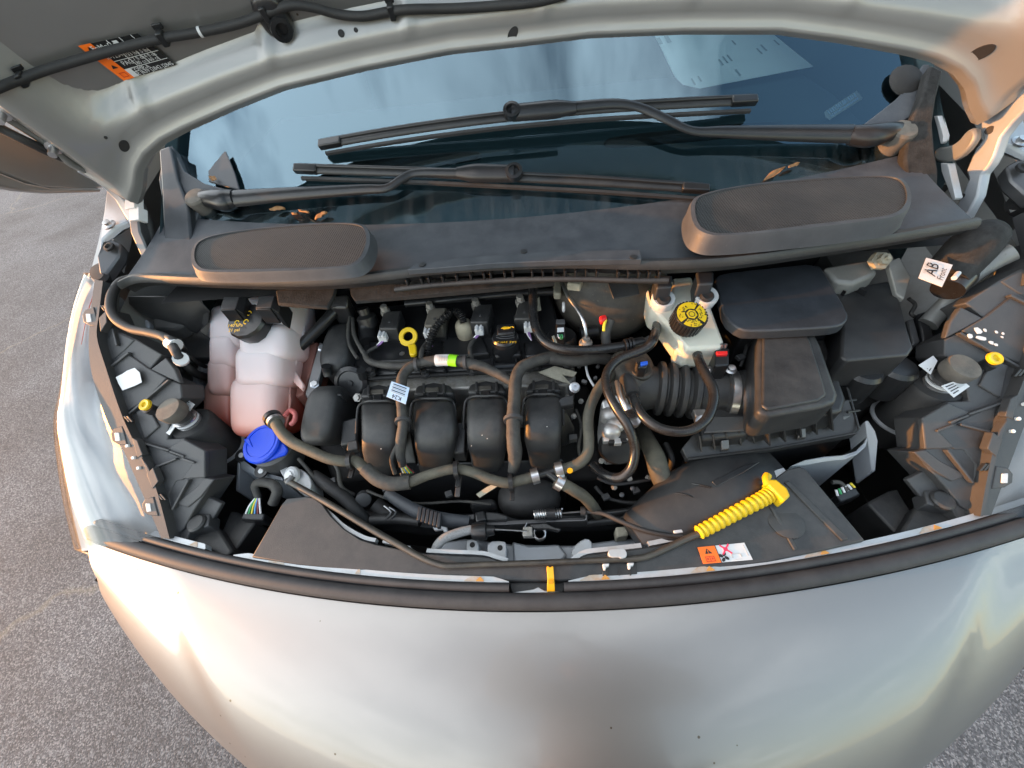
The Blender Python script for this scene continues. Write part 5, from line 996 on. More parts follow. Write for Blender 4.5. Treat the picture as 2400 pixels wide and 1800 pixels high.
ptop('hose_hook', [(815, 1036, 1.08), (836, 1030, 1.08), (838, 1052, 1.075), (812, 1056, 1.075)], 1.08, .012, M['plastic'], im, .0015)
for px, py, s_ in ((1160, 985, .0014), (1130, 1020, .0011), (1142, 1028, .001), (1282, 1000, .001), (1230, 945, .0009), (893, 1052, .0012), (1105, 1045, .001)):
    sell('water_spot', W(px, py, 1.104), (Vector((s_, 0, 0)), Vector((0, s_, 0)), Vector((0, 0, .0008))), 1, 1, mat('bird_lime', (.4, .39, .36), .7) if 'bird_lime' not in bpy.data.materials else bpy.data.materials['bird_lime'], im, 8, 4)
# accessory cover left of the manifold
ac = thing('accessory_cover', 'rounded black plastic cover left of the intake runners', 'cover')
sell('cover_shell', W(780, 975, 1.045), (Vector((.034, 0, 0)), Vector((.004, .055, .022)), Vector((0, -.03, .050))), .42, .55, M['dusty'], ac, 28, 14)
ptop('cover_lug', [(740, 910, 1.095), (796, 908, 1.095), (800, 925, 1.10), (738, 926, 1.10)], 1.09, .03, M['plastic'], ac, .003)
ptop('cover_side', [(800, 985, 1.06), (840, 975, 1.06), (836, 1035, 1.04), (796, 1045, 1.04)], 1.05, .04, M['plastic'], ac, .004)
ptop('cover_base', [(730, 1000, 1.0), (850, 1000, 1.0), (860, 1120, .95), (780, 1135, .95)], .98, .2, M['void'], ac, .01)
# ================================================================== engine mount, finned module
emn = thing('engine_mount', 'grey metal engine mount flange with reddish bracket beside the coolant tank', 'engine mount')
ptop('mount_flange', [(748, 800, 1.12), (764, 806, 1.12), (752, 870, 1.10), (736, 928, 1.07), (722, 936, 1.07), (714, 925, 1.07), (732, 862, 1.10)], 1.1, .015, M['dsteel'], emn, .003)
ptop('mount_body', [(726, 806, 1.11), (745, 800, 1.11), (728, 870, 1.09), (710, 925, 1.06), (692, 930, 1.06), (700, 860, 1.08)], 1.1, .07, mat('reddish_bracket', (.22, .085, .065), .55, dust=DUST, damt=.35), emn, .003)
for px, py in ((756, 818), (738, 902)): lathe('mount_bolt', W(px, py, 1.115 if py < 850 else 1.085), Vector((.3, -.3, .8)), [(0.009, 0), (0.009, .004), (0.006, .005), (0.006, .010), (0, .010)], M['steel'], emn, 6)
hose('mount_arm', [(795, 715, 1.16), (770, 745, 1.15), (735, 782, 1.135), (700, 815, 1.12), (680, 840, 1.10)], 26, M['plastic2'], emn)
ptop('arm_block', [(778, 692, 1.19), (815, 688, 1.19), (812, 722, 1.17), (772, 722, 1.17)], 1.18, .05, M['plastic2'], emn, .004)
# ================================================================== coolant tank
tk = thing('coolant_tank', 'milky coolant expansion tank with bulging cells and red coolant inside', 'tank')
cells = [((638, 748), (60, 50), 1.170, .055), ((632, 805), (60, 40), 1.145, .058), ((622, 860), (58, 46), 1.115, .060), ((610, 950), (58, 66), 1.065, .060), ((543, 770), (40, 50), 1.145, .055), ((540, 824), (34, 40), 1.115, .058), ((536, 882), (32, 42), 1.080, .060), ((530, 950), (36, 56), 1.03, .06)]
for (px, py), (hw, hh), z, dz in cells:
    c = W(px, py, z); s_ = depth(c) / FPX; up = Vector((0, .80, .60)); nn = Vector((0, -.60, .80))
    sell('tank_cell', c - nn * .028, (Vector((hw * s_ * 1.06, 0, 0)), up * hh * s_ * 1.14, nn * dz), .48, .42, M['tank'], tk, 32, 18)
seam = [W(*p) for p in [(690, 712, 1.185), (702, 745, 1.175), (700, 772, 1.165), (693, 790, 1.155), (692, 815, 1.145), (683, 835, 1.135), (680, 868, 1.115), (668, 900, 1.10), (669, 930, 1.09), (664, 970, 1.075), (655, 1000, 1.06)]]
tube('tank_seam', [p + Vector((-.012, .012, -.030)) for p in seam], .003, M['tank'], tk, 8, 4)
hose('tank_nozzle', [(632, 972, 1.11), (640, 982, 1.105)], 30, M['plastic2'], tk)
ptop('tank_spout', [(686, 860, 1.10), (712, 900, 1.09), (706, 912, 1.085), (678, 885, 1.09)], 1.09, .012, M['tank'], tk, .003)
P = [W(*p) for p in [(668, 975, 1.06), (680, 962, 1.06), (692, 970, 1.06), (691, 985, 1.055), (682, 995, 1.05)]]; tube('tank_loop', P, .005, mat('pink_plastic', (.50, .13, .12), .4), tk, 10, 5)
capc = W(577, 752, 1.205)
tc_ = lathe('tank_cap', capc, Vector((0, -.35, .95)), [(0.0345, -.028), (0.0370, -.016), (0.0375, -.003), (0.034, .003), (0.010, .004), (0, .004)], M['plastic2'], tk, 12, 30); tc_['label'] = 'black pressure cap with yellow warning print'
cu1 = Vector((1, 0, 0)); cv1 = Vector((0, .95, .35))
text('cap_text', '140 kPa\n21 psi', capc + Vector((-.012, -.020, .0005)), cu1 * .0095, cv1 * .0095, M['yelink'], tc_)
for dx, dy, r_ in ((-.014, -.006, .004), (.004, -.006, .0045), (.006, .012, .0045)):
    P = [capc + Vector((dx, 0, 0)) + cu1 * math.cos(a) * r_ + cv1 * (dy + math.sin(a) * r_) + Vector((0, 0, .0045)) for a in [k * math.pi / 5 for k in range(9)]]; tube('cap_symbol', P, .0009, M['yelink'], tc_, 6, 1)
# brackets of the cowl in front of the tank
for a, lab in (((520, 700), 'left of the two black cowl brackets over the coolant tank cap'), ((603, 698), 'right of the two black cowl brackets over the coolant tank cap')):
    b_ = thing('cowl_bracket', lab, 'bracket', 'cowl brackets over the coolant tank'); x, y = a
    ptop('bracket_top', [(x + 5, y - 4), (x + 40, y - 4), (x + 32, y + 22), (x - 4, y + 24)], 1.235, .003, M['grey'], b_, .0008)
    ptop('bracket_face', [(x - 4, y + 24, 1.2345), (x + 32, y + 22, 1.2345), (x + 30, y + 26, 1.2345), (x - 4, y + 27, 1.2345)], 1.23, .035, M['plastic2'], b_, .0008)
    ptop('bracket_side', [(x + 40, y - 4, 1.236), (x + 58, y - 4, 1.236), (x + 50, y + 36, 1.22), (x + 32, y + 24, 1.2342)], 1.23, .04, M['plastic2'], b_, .001)
    lathe('bracket_hole', W(x + 22, y + 34, 1.222), Vector((0, -1, .1)), [(.0065, -.001), (.0065, .0035), (.004, .0035), (.004, .001), (0, .001)], M['whitep'] if x > 560 else M['void'], b_, 14)
# washer filler
wf = thing('washer_filler', 'bright blue washer fluid cap on its grey filler neck', 'cap')
c = W(613, 1038, 1.055)
lathe('filler_neck', c + Vector((.012, .0, -.07)), Vector((0, 0, 1)), [(0.036, 0), (0.040, .03), (0.041, .052), (0.036, .056)], M['grey'], wf, 28)
ca = Vector((-.10, -.25, 1)); lathe('blue_cap', c + Vector((0, 0, -.004)), ca, [(0.036, -.010), (0.0385, -.006), (0.0385, .003), (0.0360, .006), (0, .0065)], M['bluecap'], wf, 36)
lathe('cap_ridge', c + ca.normalized() * .0015, ca, [(0.0300, -.001), (0.0305, .0016), (0.0290, .0020), (0.0285, -.001)], M['bluecap'], wf, 36)
ptop('cap_flap', [(640, 1058, 1.05), (650, 1020, 1.055), (668, 1040, 1.05), (674, 1052, 1.048), (668, 1064, 1.045), (645, 1072, 1.045), (615, 1083, 1.045), (596, 1080, 1.047)], 1.05, .007, M['bluecap'], wf, .003, 3)
ptop('cap_tab', [(569, 1028, 1.058), (585, 1026, 1.058), (592, 1048, 1.056), (580, 1042, 1.056)], 1.058, .006, M['bluecap'], wf, .002)
# ================================================================== coolant hose from the tank with tee
ch = thing('coolant_hose', 'dusty olive coolant hose sagging from the tank across the intake runners to a tee', 'hose')
hz = [(638, 978, 1.108), (648, 994, 1.112), (660, 1014, 1.112), (684, 1036, 1.110), (730, 1058, 1.105), (771, 1075, 1.10), (806, 1081, 1.095), (831, 1080, 1.092), (858, 1100, 1.085), (885, 1123, 1.078), (920, 1134, 1.074), (961, 1130, 1.072), (1002, 1114, 1.074), (1064, 1099, 1.076), (1108, 1107, 1.072), (1152, 1124, 1.066), (1190, 1132, 1.062), (1217, 1126, 1.062), (1262, 1114, 1.064)]
hose('hose_run', hz, [26, 26, 26, 26, 25, 25, 25, 25, 25, 25, 25, 25, 24, 24, 24, 24, 24, 24, 25], M['olive'], ch, 16, 6, .05)
hose('foam_sleeve', [(856, 1098, 1.086), (885, 1123, 1.079), (920, 1134, 1.075), (961, 1130, 1.073)], 33, M['loom'], ch, 16, 6, .05)
hose('tee_stub', [(1262, 1114, 1.064), (1285, 1107, 1.064), (1310, 1101, 1.066)], 17, M['plastic2'], ch); hose('tee_stub', [(1283, 1108, 1.0645), (1296, 1117, 1.062), (1309, 1129, 1.058)], 17, M['plastic2'], ch)
hose('upper_branch', [(1300, 1104, 1.066), (1339, 1094, 1.07), (1362, 1082, 1.075), (1377, 1062, 1.08), (1380, 1031, 1.09), (1378, 991, 1.10), (1383, 955, 1.11), (1401, 915, 1.115), (1420, 890, 1.11), (1440, 870, 1.09)], 25, M['olive'], ch, 16, 6, .05)
hose('lower_branch', [(1302, 1124, 1.06), (1339, 1145, 1.05), (1369, 1164, 1.03), (1388, 1186, 1.0), (1400, 1205, .96)], 28, M['olive'], ch, 16, 6, .05)
def band(px, py, z, d, r_, m, parent, h=.006, name='hose_clamp'):
    c = W(px, py, z); lathe(name, c, d, [(r_ * .96, -h), (r_, -h), (r_, h), (r_ * .96, h)], m, parent, 24)
band(1254, 1116, 1.0645, W(1262, 1114, 1.064) - W(1217, 1126, 1.062), .0128, M['steel'], ch); band(1311, 1101, 1.067, W(1339, 1094, 1.07) - W(1300, 1104, 1.066), .0130, M['steel'], ch); band(1311, 1130, 1.057, W(1339, 1145, 1.05) - W(1302, 1124, 1.06), .0135, M['steel'], ch)
band(646, 988, 1.111, W(660, 1014, 1.112) - W(638, 978, 1.108), .0140, M['steel'], ch, .004); band(640, 981, 1.109, W(660, 1014, 1.112) - W(638, 978, 1.108), .0155, M['plastic2'], ch, .005, 'quick_connector')
band(1336, 1103, 1.082, Vector((0, 0, 1)), .0045, M['latchy'], ch, .001, 'paint_mark')
for px, py, z in ((822, 1080, 1.094), (1070, 1101, 1.076), (1197, 1131, 1.062)):
    band(px, py, z, Vector((1, .1, 0)), .0145, M['plastic2'], ch, .0035, 'cable_tie')
    b_ = W(px + 4, py + 22, z - .012); box('tie_tail', b_, AX(.0035, .014, .002), M['plastic2'], ch, .0005)
box('tie_tail', W(1074, 1140, 1.05), AX(.004, .018, .002), M['grey'], ch, .0005)
# ================================================================== wiring looms
wl = thing('engine_loom', 'taped grey wiring loom lying over the valve cover and down between the runners', 'wiring')
hose('main_loom', [(970, 856, 1.124), (998, 848, 1.128), (1039, 844, 1.13), (1080, 847, 1.13), (1107, 853, 1.128), (1134, 861, 1.124), (1161, 874, 1.118), (1188, 888, 1.116), (1206, 900, 1.112)], [20, 24, 25, 25, 25, 24, 23, 22, 20], M['loom'], wl, 14, 6, .14)
hose('left_branch', [(985, 850, 1.128), (960, 862, 1.126), (943, 884, 1.122), (941, 912, 1.12), (941, 953, 1.118), (945, 995, 1.112), (940, 1030, 1.10), (938, 1062, 1.08), (944, 1092, 1.06)], [22, 24, 25, 25, 24, 24, 25, 22, 18], M['loom'], wl, 14, 6, .12)
hose('left_branch_tail', [(938, 1035, 1.10), (925, 1056, 1.085), (918, 1080, 1.07), (926, 1110, 1.05)], 11, M['loom'], wl, 10, 5)
hose('right_branch', [(1300, 834, 1.12), (1283, 838, 1.122), (1245, 850, 1.124), (1220, 864, 1.124), (1209, 890, 1.122), (1206, 925, 1.120), (1203, 975, 1.116), (1204, 1030, 1.105), (1207, 1070, 1.085), (1201, 1105, 1.06)], [24, 27, 29, 30, 30, 30, 31, 33, 32, 22], M['loom'], wl, 16, 6, .14)
hose('coil_wire', [(828, 720, 1.15), (817, 763, 1.14), (819, 806, 1.125), (838, 840, 1.115)], 9, M['loom'], wl, 8, 5); hose('coil_wire', [(827, 746, 1.145), (830, 784, 1.135), (846, 817, 1.125), (855, 830, 1.122), (864, 845, 1.12), (895, 855, 1.12), (944, 858, 1.122), (974, 856, 1.124)], [9, 9, 10, 12, 15, 17, 18, 20], M['loom'], wl, 10, 5)
hose('coil_wire', [(884, 812, 1.12), (866, 822, 1.12), (856, 832, 1.122)], 9, M['loom'], wl, 8, 5); hose('coil_wire', [(1003, 800, 1.12), (990, 820, 1.125), (986, 845, 1.127)], 12, M['loom'], wl, 8, 5); hose('coil_wire', [(1112, 795, 1.118), (1101, 815, 1.122), (1106, 845, 1.127)], 11, M['loom'], wl, 8, 5)
hose('white_label', [(1022, 845, 1.1305), (1040, 844, 1.1312), (1053, 844, 1.1312)], 28, M['white'], wl, 18, 3); hose('green_label', [(1053, 844, 1.1312), (1063, 845, 1.1312), (1072, 846, 1.131)], 28.5, M['green'], wl, 18, 3)
for i in range(7):
    hose('label_print', [(1026 + i * 3.8, 834 + .2 * i, 1.1425), (1027 + i * 3.8, 846, 1.144)], 1.4, M['greyink'], wl, 5, 2)
for px, py, z, d in ((976, 855, 1.125, Vector((1, .1, 0))), (1090, 849, 1.13, Vector((1, 0, 0))), (944, 988, 1.113, Vector((.1, -1, -.1))), (1203, 984, 1.115, Vector((0, -1, -.1)))):
    band(px, py, z, d, .0135 if px < 1190 else .0165, M['grey'], wl, .003, 'loom_band')
for i, wm in enumerate(('wire_w', 'wire_y', 'wire_b', 'wire_y', 'wire_g', 'wire_r')):
    hose('loose_wire', [(938 + i * 2.0, 1086, 1.064), (941 + i * 3.5, 1098, 1.058), (945 + i * 5, 1108, 1.045)], 3, M[wm], wl, 6, 4)
ptop('loom_plug', [(935, 1108, 1.046), (968, 1098, 1.046), (972, 1108, 1.04), (940, 1120, 1.04)], 1.04, .02, M['plastic2'], wl, .002)
tg = [W(918, 894, 1.140), W(960, 909, 1.136), (W(951, 948, 1.132)), W(906, 930, 1.136)]
tgo = decal('barcode_tag', tg, M['ltblue'], wl, .0008); tgo['label'] = 'pale blue barcode tag marked K24'
for i in range(6): patch('barcode_line', tg, .14, .86, .10 + i * .095, .145 + i * .095, M['greyink'] if i % 2 else M['ink'], tgo, .0013)
ut = (tg[2] - tg[3]).normalized(); vt = (tg[0] - tg[3]).normalized(); text('tag_text', 'K24', bil(tg, .5, .82), -ut * .0115, -vt * .0115, M['ink'], tgo)
prism('torn_tape', [W(1116, 1158, 1.0), W(1124, 1166, 1.0), (W(1168, 1138, 1.02)), W(1160, 1132, 1.02), W(1140, 1142, 1.015)], .002, M['taper'], wl, 0)
# ================================================================== vacuum and breather hoses, glossy black
v1 = thing('vacuum_hose', 'glossy black hose bending from under the cowl to a coupling by the brake booster', 'hose')
hose('hose_run', [(1247, 655, 1.20), (1249, 690, 1.19), (1250, 736, 1.175), (1260, 779, 1.165), (1287, 808, 1.16), (1330, 820, 1.158), (1390, 820, 1.155), (1458, 812, 1.152), (1490, 806, 1.15)], 22, M['gloss'], v1, 16, 6)
for px in (1466, 1474, 1481): band(px, 811 - (px - 1466) * .25, 1.152, Vector((1, .1, 0)), .0125, M['plastic2'], v1, .0018, 'coupling_ring')
hose('coupling', [(1484, 807, 1.15), (1508, 803, 1.15)], 28, M['plastic2'], v1); ptop('coupling_tab', [(1506, 792, 1.15), (1522, 784, 1.15), (1524, 808, 1.148), (1508, 812, 1.148)], 1.15, .012, M['grey'], v1, .002)
v2 = thing('breather_loop', 'glossy black hose snaking down past the throttle body into a U bend', 'hose')
hose('hose_run', [(1545, 720, 1.10), (1542, 742, 1.13), (1538, 772, 1.155), (1530, 798, 1.17), (1515, 815, 1.165), (1485, 828, 1.16), (1452, 841, 1.157), (1428, 864, 1.153), (1420, 890, 1.15), (1426, 922, 1.148), (1446, 960, 1.143), (1469, 994, 1.135), (1482, 1024, 1.12), (1488, 1056, 1.10), (1480, 1095, 1.08), (1458, 1117, 1.065), (1431, 1118, 1.055), (1403, 1104, 1.045), (1388, 1090, 1.04)], 22, M['gloss'], v2, 16, 6)
v3 = thing('purge_hose', 'glossy black hose looping around the ribbed air duct to the brake fluid reservoir', 'hose')
hose('hose_run', [(1476, 900, 1.135), (1484, 925, 1.14), (1496, 960, 1.142), (1520, 988, 1.142), (1553, 1006, 1.14), (1593, 1012, 1.14), (1629, 1004, 1.142), (1658, 980, 1.145), (1672, 944, 1.148), (1671, 912, 1.15), (1656, 882, 1.15), (1641, 852, 1.148), (1632, 825, 1.14)], 23, M['gloss'], v3, 16, 6)
hose('elbow', [(1466, 888, 1.13), (1475, 898, 1.135), (1484, 925, 1.14)], 32, M['rubber'], v3, 14, 5)
# ================================================================== throttle body and air duct
tb = thing('throttle_body', 'silver cast throttle body with black motor cap below the hoses', 'throttle')
prism('casting', [W(1408, 938, 1.08), W(1440, 920, 1.085), W(1472, 930, 1.085), W(1485, 985, 1.07), W(1478, 1030, 1.05), W(1425, 1035, 1.045), W(1418, 990, 1.06)], .09, M['castbright'], tb, .006, 3)
for px, py in ((1428, 975), (1440, 1000), (1460, 965), (1432, 1012)): sell('casting_lug', W(px, py, 1.078), (Vector((.016, 0, 0)), Vector((0, .013, 0)), Vector((0, 0, .016))), .7, .8, M['castbright'], tb, 14, 8)
lathe('motor_cap', W(1448, 1040, 1.055), Vector((-.1, -.75, .55)), [(0.032, -.05), (0.033, -.008), (0.031, -.003)], M['castbright'], tb, 32)
lathe('motor_cover', W(1448, 1045, 1.05), Vector((-.1, -.75, .55)), [(0.0325, -.006), (0.0335, .004), (0.028, .012), (0, .013)], M['plastic2'], tb, 32)
for a in range(5): box('cover_clip', W(1420 + a * 13, 1028 + 5 * math.sin(a), 1.068), AX(.006, .008, .005), M['castbright'] if a % 2 == 0 else M['plastic2'], tb, .001)
hose('tb_clamp', [(1448, 895, 1.12), (1456, 930, 1.12), (1470, 960, 1.115), (1482, 985, 1.105)], 17, M['steel'], tb, 8, 4)
lathe('clamp_screw', W(1487, 985, 1.115), Vector((0, -.3, .9)), [(0.0105, -.012), (0.0105, 0), (0.009, .003), (0, .003)], M['steel'], tb, 16)
for i in range(6): P = W(1472 + i * 2.4, 963 + i * 3.4, 1.122); box('clamp_thread', P, (Vector((.007, .002, 0)), Vector((-.0003, .0008, 0)), Vector((0, 0, .002))), M['dsteel'], tb, 0)
ad = thing('air_duct', 'ribbed black rubber intake bellows with metal clamp leading to the air filter box', 'duct')
a0 = W(1490, 905, 1.07); a1 = W(1700, 925, 1.07); A_ = a1 - a0; prof = [(.042, 0.0), (.044, .02), (.040, .03)]
x = .034
for k in range(4): prof += [(.040, x), (.0495, x + .004), (.0505, x + .008), (.0495, x + .012), (.040, x + .016)]; x += .0185 if k < 2 else .021
prof += [(.041, x + .004), (.041, x + .034), (.044, x + .036), (.044, x + .062), (.047, x + .064), (.047, A_.length + .05)]
lathe('bellows', a0, A_, prof, M['dusty'], ad, 40, 50)
lathe('metal_clamp', a0 + A_.normalized() * (x + .04), A_, [(.0448, 0), (.0458, .0006), (.0458, .012), (.0448, .0126)], M['steel'], ad, 40)
box('clamp_housing', W(1641, 978, 1.105), (Vector((.010, 0, 0)), Vector((0, .012, 0)), Vector((0, 0, .007))), M['steel'], ad, .002); lathe('clamp_screw', W(1641, 986, 1.112), Vector((0, -.6, .8)), [(0.009, 0), (0.009, .004), (0, .005)], M['steel'], ad, 12)
sell('duct_elbow', W(1475, 895, 1.06), (Vector((.045, 0, 0)), Vector((0, .055, 0)), Vector((0, 0, .060))), .7, .8, M['booster'], ad, 24, 12)
lathe('sensor_boss', W(1503, 868, 1.115), Vector((0, 0, 1)), [(.020, -.03), (.020, 0), (.017, .003), (.012, .003), (.012, .022), (0, .022)], M['booster'], ad, 20)
ptop('sensor_plug', [(1496, 846, 1.15), (1516, 846, 1.15), (1516, 862, 1.148), (1496, 862, 1.148)], 1.15, .025, M['plastic2'], ad, .002); ptop('blue_latch', [(1501, 848, 1.153), (1518, 845, 1.153), (1519, 852, 1.152), (1502, 856, 1.152)], 1.15, .005, mat('blue_latch', (.02, .10, .55), .4), ad, .001)
# ================================================================== air filter box
ab = thing('air_filter_box', 'large black ribbed air filter box at the right, sun strip along its lid', 'air box')
lid = ptop('lid', [(1778, 770), (1790, 760), (1890, 760), (1905, 770), (1925, 810), (1950, 880), (1966, 925), (1960, 942), (1930, 952), (1800, 975), (1775, 965), (1772, 860)], 1.160, .06, M['dusty'], ab, .006, 3)
ptop('lid_crown', [(1788, 776), (1885, 772), (1900, 800), (1932, 900), (1938, 925), (1920, 938), (1800, 960), (1786, 950)], 1.1635, .006, M['dusty'], ab, .003, 3)
ptop('lid_skirt', [(1762, 800, 1.115), (1930, 780, 1.115), (1985, 935, 1.10), (1975, 965, 1.095), (1790, 1000, 1.09), (1765, 985, 1.095)], 1.1, .055, M['plastic'], ab, .006, 3)
ptop('low_lid', [(1655, 900, 1.085), (1770, 890, 1.085), (1770, 1000, 1.075), (1755, 1018, 1.07), (1640, 1030, 1.065), (1640, 970, 1.075)], 1.08, .05, M['plastic'], ab, .008, 3)
ptop('step_panel', [(1668, 975, 1.0885), (1762, 974, 1.0885), (1762, 1008, 1.081), (1650, 1014, 1.080)], 1.08, .004, M['grey'], ab, .003)
ptop('flange_tray', [(1610, 1075, 1.03), (1598, 1050, 1.04), (1640, 1000, 1.05), (1800, 985, 1.06), (1990, 935, 1.08), (2014, 1008, 1.045), (2005, 1018, 1.04), (1820, 1050, 1.035)], 1.04, .014, M['plastic'], ab, .002)
ptop('lower_tray', [(1618, 1062, 1.02), (1640, 1000, 1.03), (1990, 950, 1.06), (2000, 1012, 1.03), (1820, 1046, 1.02)], 1.02, .16, M['plastic2'], ab, .006)
for px, y0, y1, z0, z1 in [(1800 + i * 37, 984 - i * 7, 1046 - i * 9, 1.118, 1.052) for i in range(5)] + [(1640 + i * 31, 1022 - i * 3, 1060 - i * 5, 1.072, 1.042) for i in range(5)]:
    top = W(px, y0, z0); bt = W(px + 5, y1, z1); n = Vector((.0013, 0, 0)); q = Vector((0, .03, -.012))
    ob('box_rib', [top - n, top + n, bt + n, bt - n] + [v + q for v in (top - n, top + n, bt + n, bt - n)], [(0, 1, 2, 3), (7, 6, 5, 4), (0, 4, 5, 1), (1, 5, 6, 2), (2, 6, 7, 3), (3, 7, 4, 0)], M['dusty'], ab, 40)
for px, py in ((1975, 880), (1985, 905), (2000, 945), (2008, 970)): tube('edge_rib', [W(px - 22, py - 4, 1.075), W(px + 6, py - 8, 1.07)], .002, M['plastic'], ab, 6, 1)
hose('flange_edge', [(1955, 838, 1.10), (1985, 905, 1.085), (2013, 1005, 1.05), (2005, 1016, 1.045), (1820, 1050, 1.038), (1612, 1077, 1.033)], 5, M['plastic'], ab, 6, 1)
ms = thing('air_flow_sensor', 'black sensor with red lock tab screwed to the air filter box neck', 'sensor')
ptop('sensor_body', [(1676, 818, 1.15), (1710, 815, 1.15), (1710, 856, 1.145), (1676, 858, 1.145)], 1.15, .05, M['plastic2'], ms, .003); ptop('lock_tab', [(1679, 823, 1.1535), (1706, 822, 1.1535), (1706, 830, 1.153), (1681, 831, 1.153)], 1.15, .006, M['red'], ms, .001)
ptop('sensor_flange', [(1660, 862, 1.115), (1722, 856, 1.115), (1724, 870, 1.11), (1662, 876, 1.11)], 1.11, .01, M['plastic'], ms, .003)
lathe('flange_screw', W(1713, 865, 1.12), Vector((0, -.2, 1)), [(.008, -.003), (.010, 0), (.006, .001), (.006, .006), (0, .007)], M['steel'], ms, 12); lathe('flange_screw', W(1666, 866, 1.118), Vector((0, -.2, 1)), [(.006, -.003), (.007, 0), (.004, .001), (.004, .005), (0, .005)], M['steel'], ms, 12)
for px in (1692, 1700): lathe('plug_pin', W(px, 810, 1.155), Vector((0, .2, 1)), [(.003, -.004), (.003, .003), (0, .004)], M['steel'], ms, 8)
# snorkel to the grille
sn = thing('air_snorkel', 'black air intake snorkel running from the filter box to the radiator cover', 'duct')
P = [W(*p) for p in [(1490, 1250, .995), (1555, 1205, 1.015), (1635, 1150, 1.030), (1715, 1108, 1.036), (1778, 1088, 1.028), (1820, 1078, 1.01)]]
secs = []
for i, p in enumerate(P):
    t = (P[min(i + 1, 5)] - P[max(i - 1, 0)]).normalized(); s_ = t.cross(Vector((0, 0, 1))).normalized(); w_ = (.036, .046, .054, .052, .044, .036)[i]; h_ = (.016, .026, .034, .034, .030, .024)[i]
    secs.append([p + s_ * math.copysign(abs(math.cos(a)) ** .7, math.cos(a)) * w_ + Vector((0, 0, 1)) * (math.copysign(abs(math.sin(a)) ** .7, math.sin(a)) * h_ - h_) for a in [2 * math.pi * k / 24 for k in range(24)]])
loft('snorkel_duct', [[Vector(v) for v in q] for q in zip(*[catmull([tuple(s[k]) for s in secs], 5) for k in range(24)])], M['plastic'], sn, closed=True, caps=True, smooth=60)
ptop('snorkel_patch', [(1668, 1128, 1.036), (1740, 1092, 1.038), (1782, 1082, 1.034), (1745, 1106, 1.037), (1680, 1140, 1.035)], 1.01, .003, M['plastic2'], sn, .001)
hose('snorkel_seam', [(1578, 1154, 1.022), (1610, 1160, 1.027), (1640, 1175, 1.024), (1665, 1195, 1.014)], 4, M['plastic2'], sn, 6, 4); hose('snorkel_seam', [(1604, 1130, 1.024), (1640, 1136, 1.033), (1668, 1142, 1.035)], 4, M['plastic2'], sn, 6, 4)
lh2 = thing('lower_duct_hose', 'dusty ribbed rubber hose dropping behind the air intake snorkel', 'hose')
hose('hose_run', [(1500, 1000, .96), (1518, 1035, 1.0), (1535, 1070, 1.02), (1545, 1105, 1.01), (1560, 1140, .99), (1590, 1175, .95)], [36, 40, 44, 46, 44, 40], M['olive'], lh2); hose('thin_hose', [(1560, 1040, 1.0), (1575, 1075, 1.0), (1570, 1100, .98)], 14, M['rubber'], lh2)
prism('torn_strap', [W(1500, 1182, .985), W(1530, 1146, .99), W(1545, 1160, .99), W(1520, 1170, .985), W(1510, 1186, .985)], .003, M['taper'], lh2, 0)
# ================================================================== brake fluid reservoir and booster
br = thing('brake_reservoir', 'cream brake fluid reservoir hanging under the cowl, yellow topped cap', 'reservoir')
ptop('reservoir_body', [(1509, 660, 1.185), (1524, 655, 1.185), (1531, 700, 1.180), (1540, 708, 1.180), (1548, 712, 1.18), (1572, 705, 1.18), (1575, 650, 1.19), (1622, 646, 1.19), (1632, 690, 1.182), (1640, 700, 1.18), (1666, 714, 1.178), (1682, 758, 1.168), (1699, 803, 1.158), (1690, 814, 1.156), (1612, 818, 1.156), (1592, 800, 1.158), (1561, 757, 1.168), (1540, 732, 1.174), (1525, 719, 1.178)], 1.17, .05, M['cream'], br, .006, 3)
ptop('reservoir_foot', [(1584, 800, 1.148), (1698, 805, 1.148), (1680, 828, 1.14), (1600, 830, 1.14), (1582, 814, 1.144)], 1.14, .04, M['cream'], br, .005, 3)
for px, py in ((1556, 697), (1657, 690)):
    e = lathe('mount_ear', W(px, py, 1.196), Vector((0, -.25, .95)), [(.0195, -.020), (.0205, -.003), (.0190, 0), (0, .0003)], M['whitep'], br, 26)
    lathe('ear_grommet', W(px, py + 3, 1.198), Vector((0, -.25, .95)), [(.0115, -.004), (.0120, .001), (.009, .003), (.004, .002), (0, .0028)], M['rubber'], e, 20)
c = W(1621, 737, 1.205); ax = Vector((.05, -.30, .95)).normalized(); cpz = [(.0245, -.032)] + [(.0262, -.028), (.0262, -.004), (.025, -.001)]
cp = lathe('reservoir_cap', c, ax, cpz + [(0, -.001)], M['plastic2'], br, 40)
u_ = ax.orthogonal().normalized(); v_ = ax.cross(u_)
for i in range(30):
    a = 2 * math.pi * i / 30; d_ = u_ * math.cos(a) + v_ * math.sin(a); box('cap_knurl', c + d_ * .0263 - ax * .015, (d_ * .0012, d_.cross(ax) * .0014, ax * .013), M['plastic2'], cp, 0)
for s0, s1, r0, r1 in ((.20, 2.95, .0110, .0238), (3.15, 4.55, .0110, .0238), (4.75, 6.30, .0110, .0238)):
    nseg = 14; vs_ = []; 
    for i in range(nseg + 1):
        a = s0 + (s1 - s0) * i / nseg; d_ = u_ * math.cos(a) + v_ * math.sin(a); vs_ += [c + d_ * r0 + ax * .0006, c + d_ * r1 + ax * .0002]
    ob('yellow_print', vs_, [(2 * i, 2 * i + 1, 2 * i + 3, 2 * i + 2) for i in range(nseg)], M['yelink'] if False else M['yellow'], cp, 0, recalc=False)
hexv = [c + (u_ * math.cos(k * math.pi / 3) + v_ * math.sin(k * math.pi / 3)) * .0090 + ax * .0009 for k in range(6)]; ob('yellow_hexagon', hexv, [tuple(range(6))], M['yellow'], cp, 0)
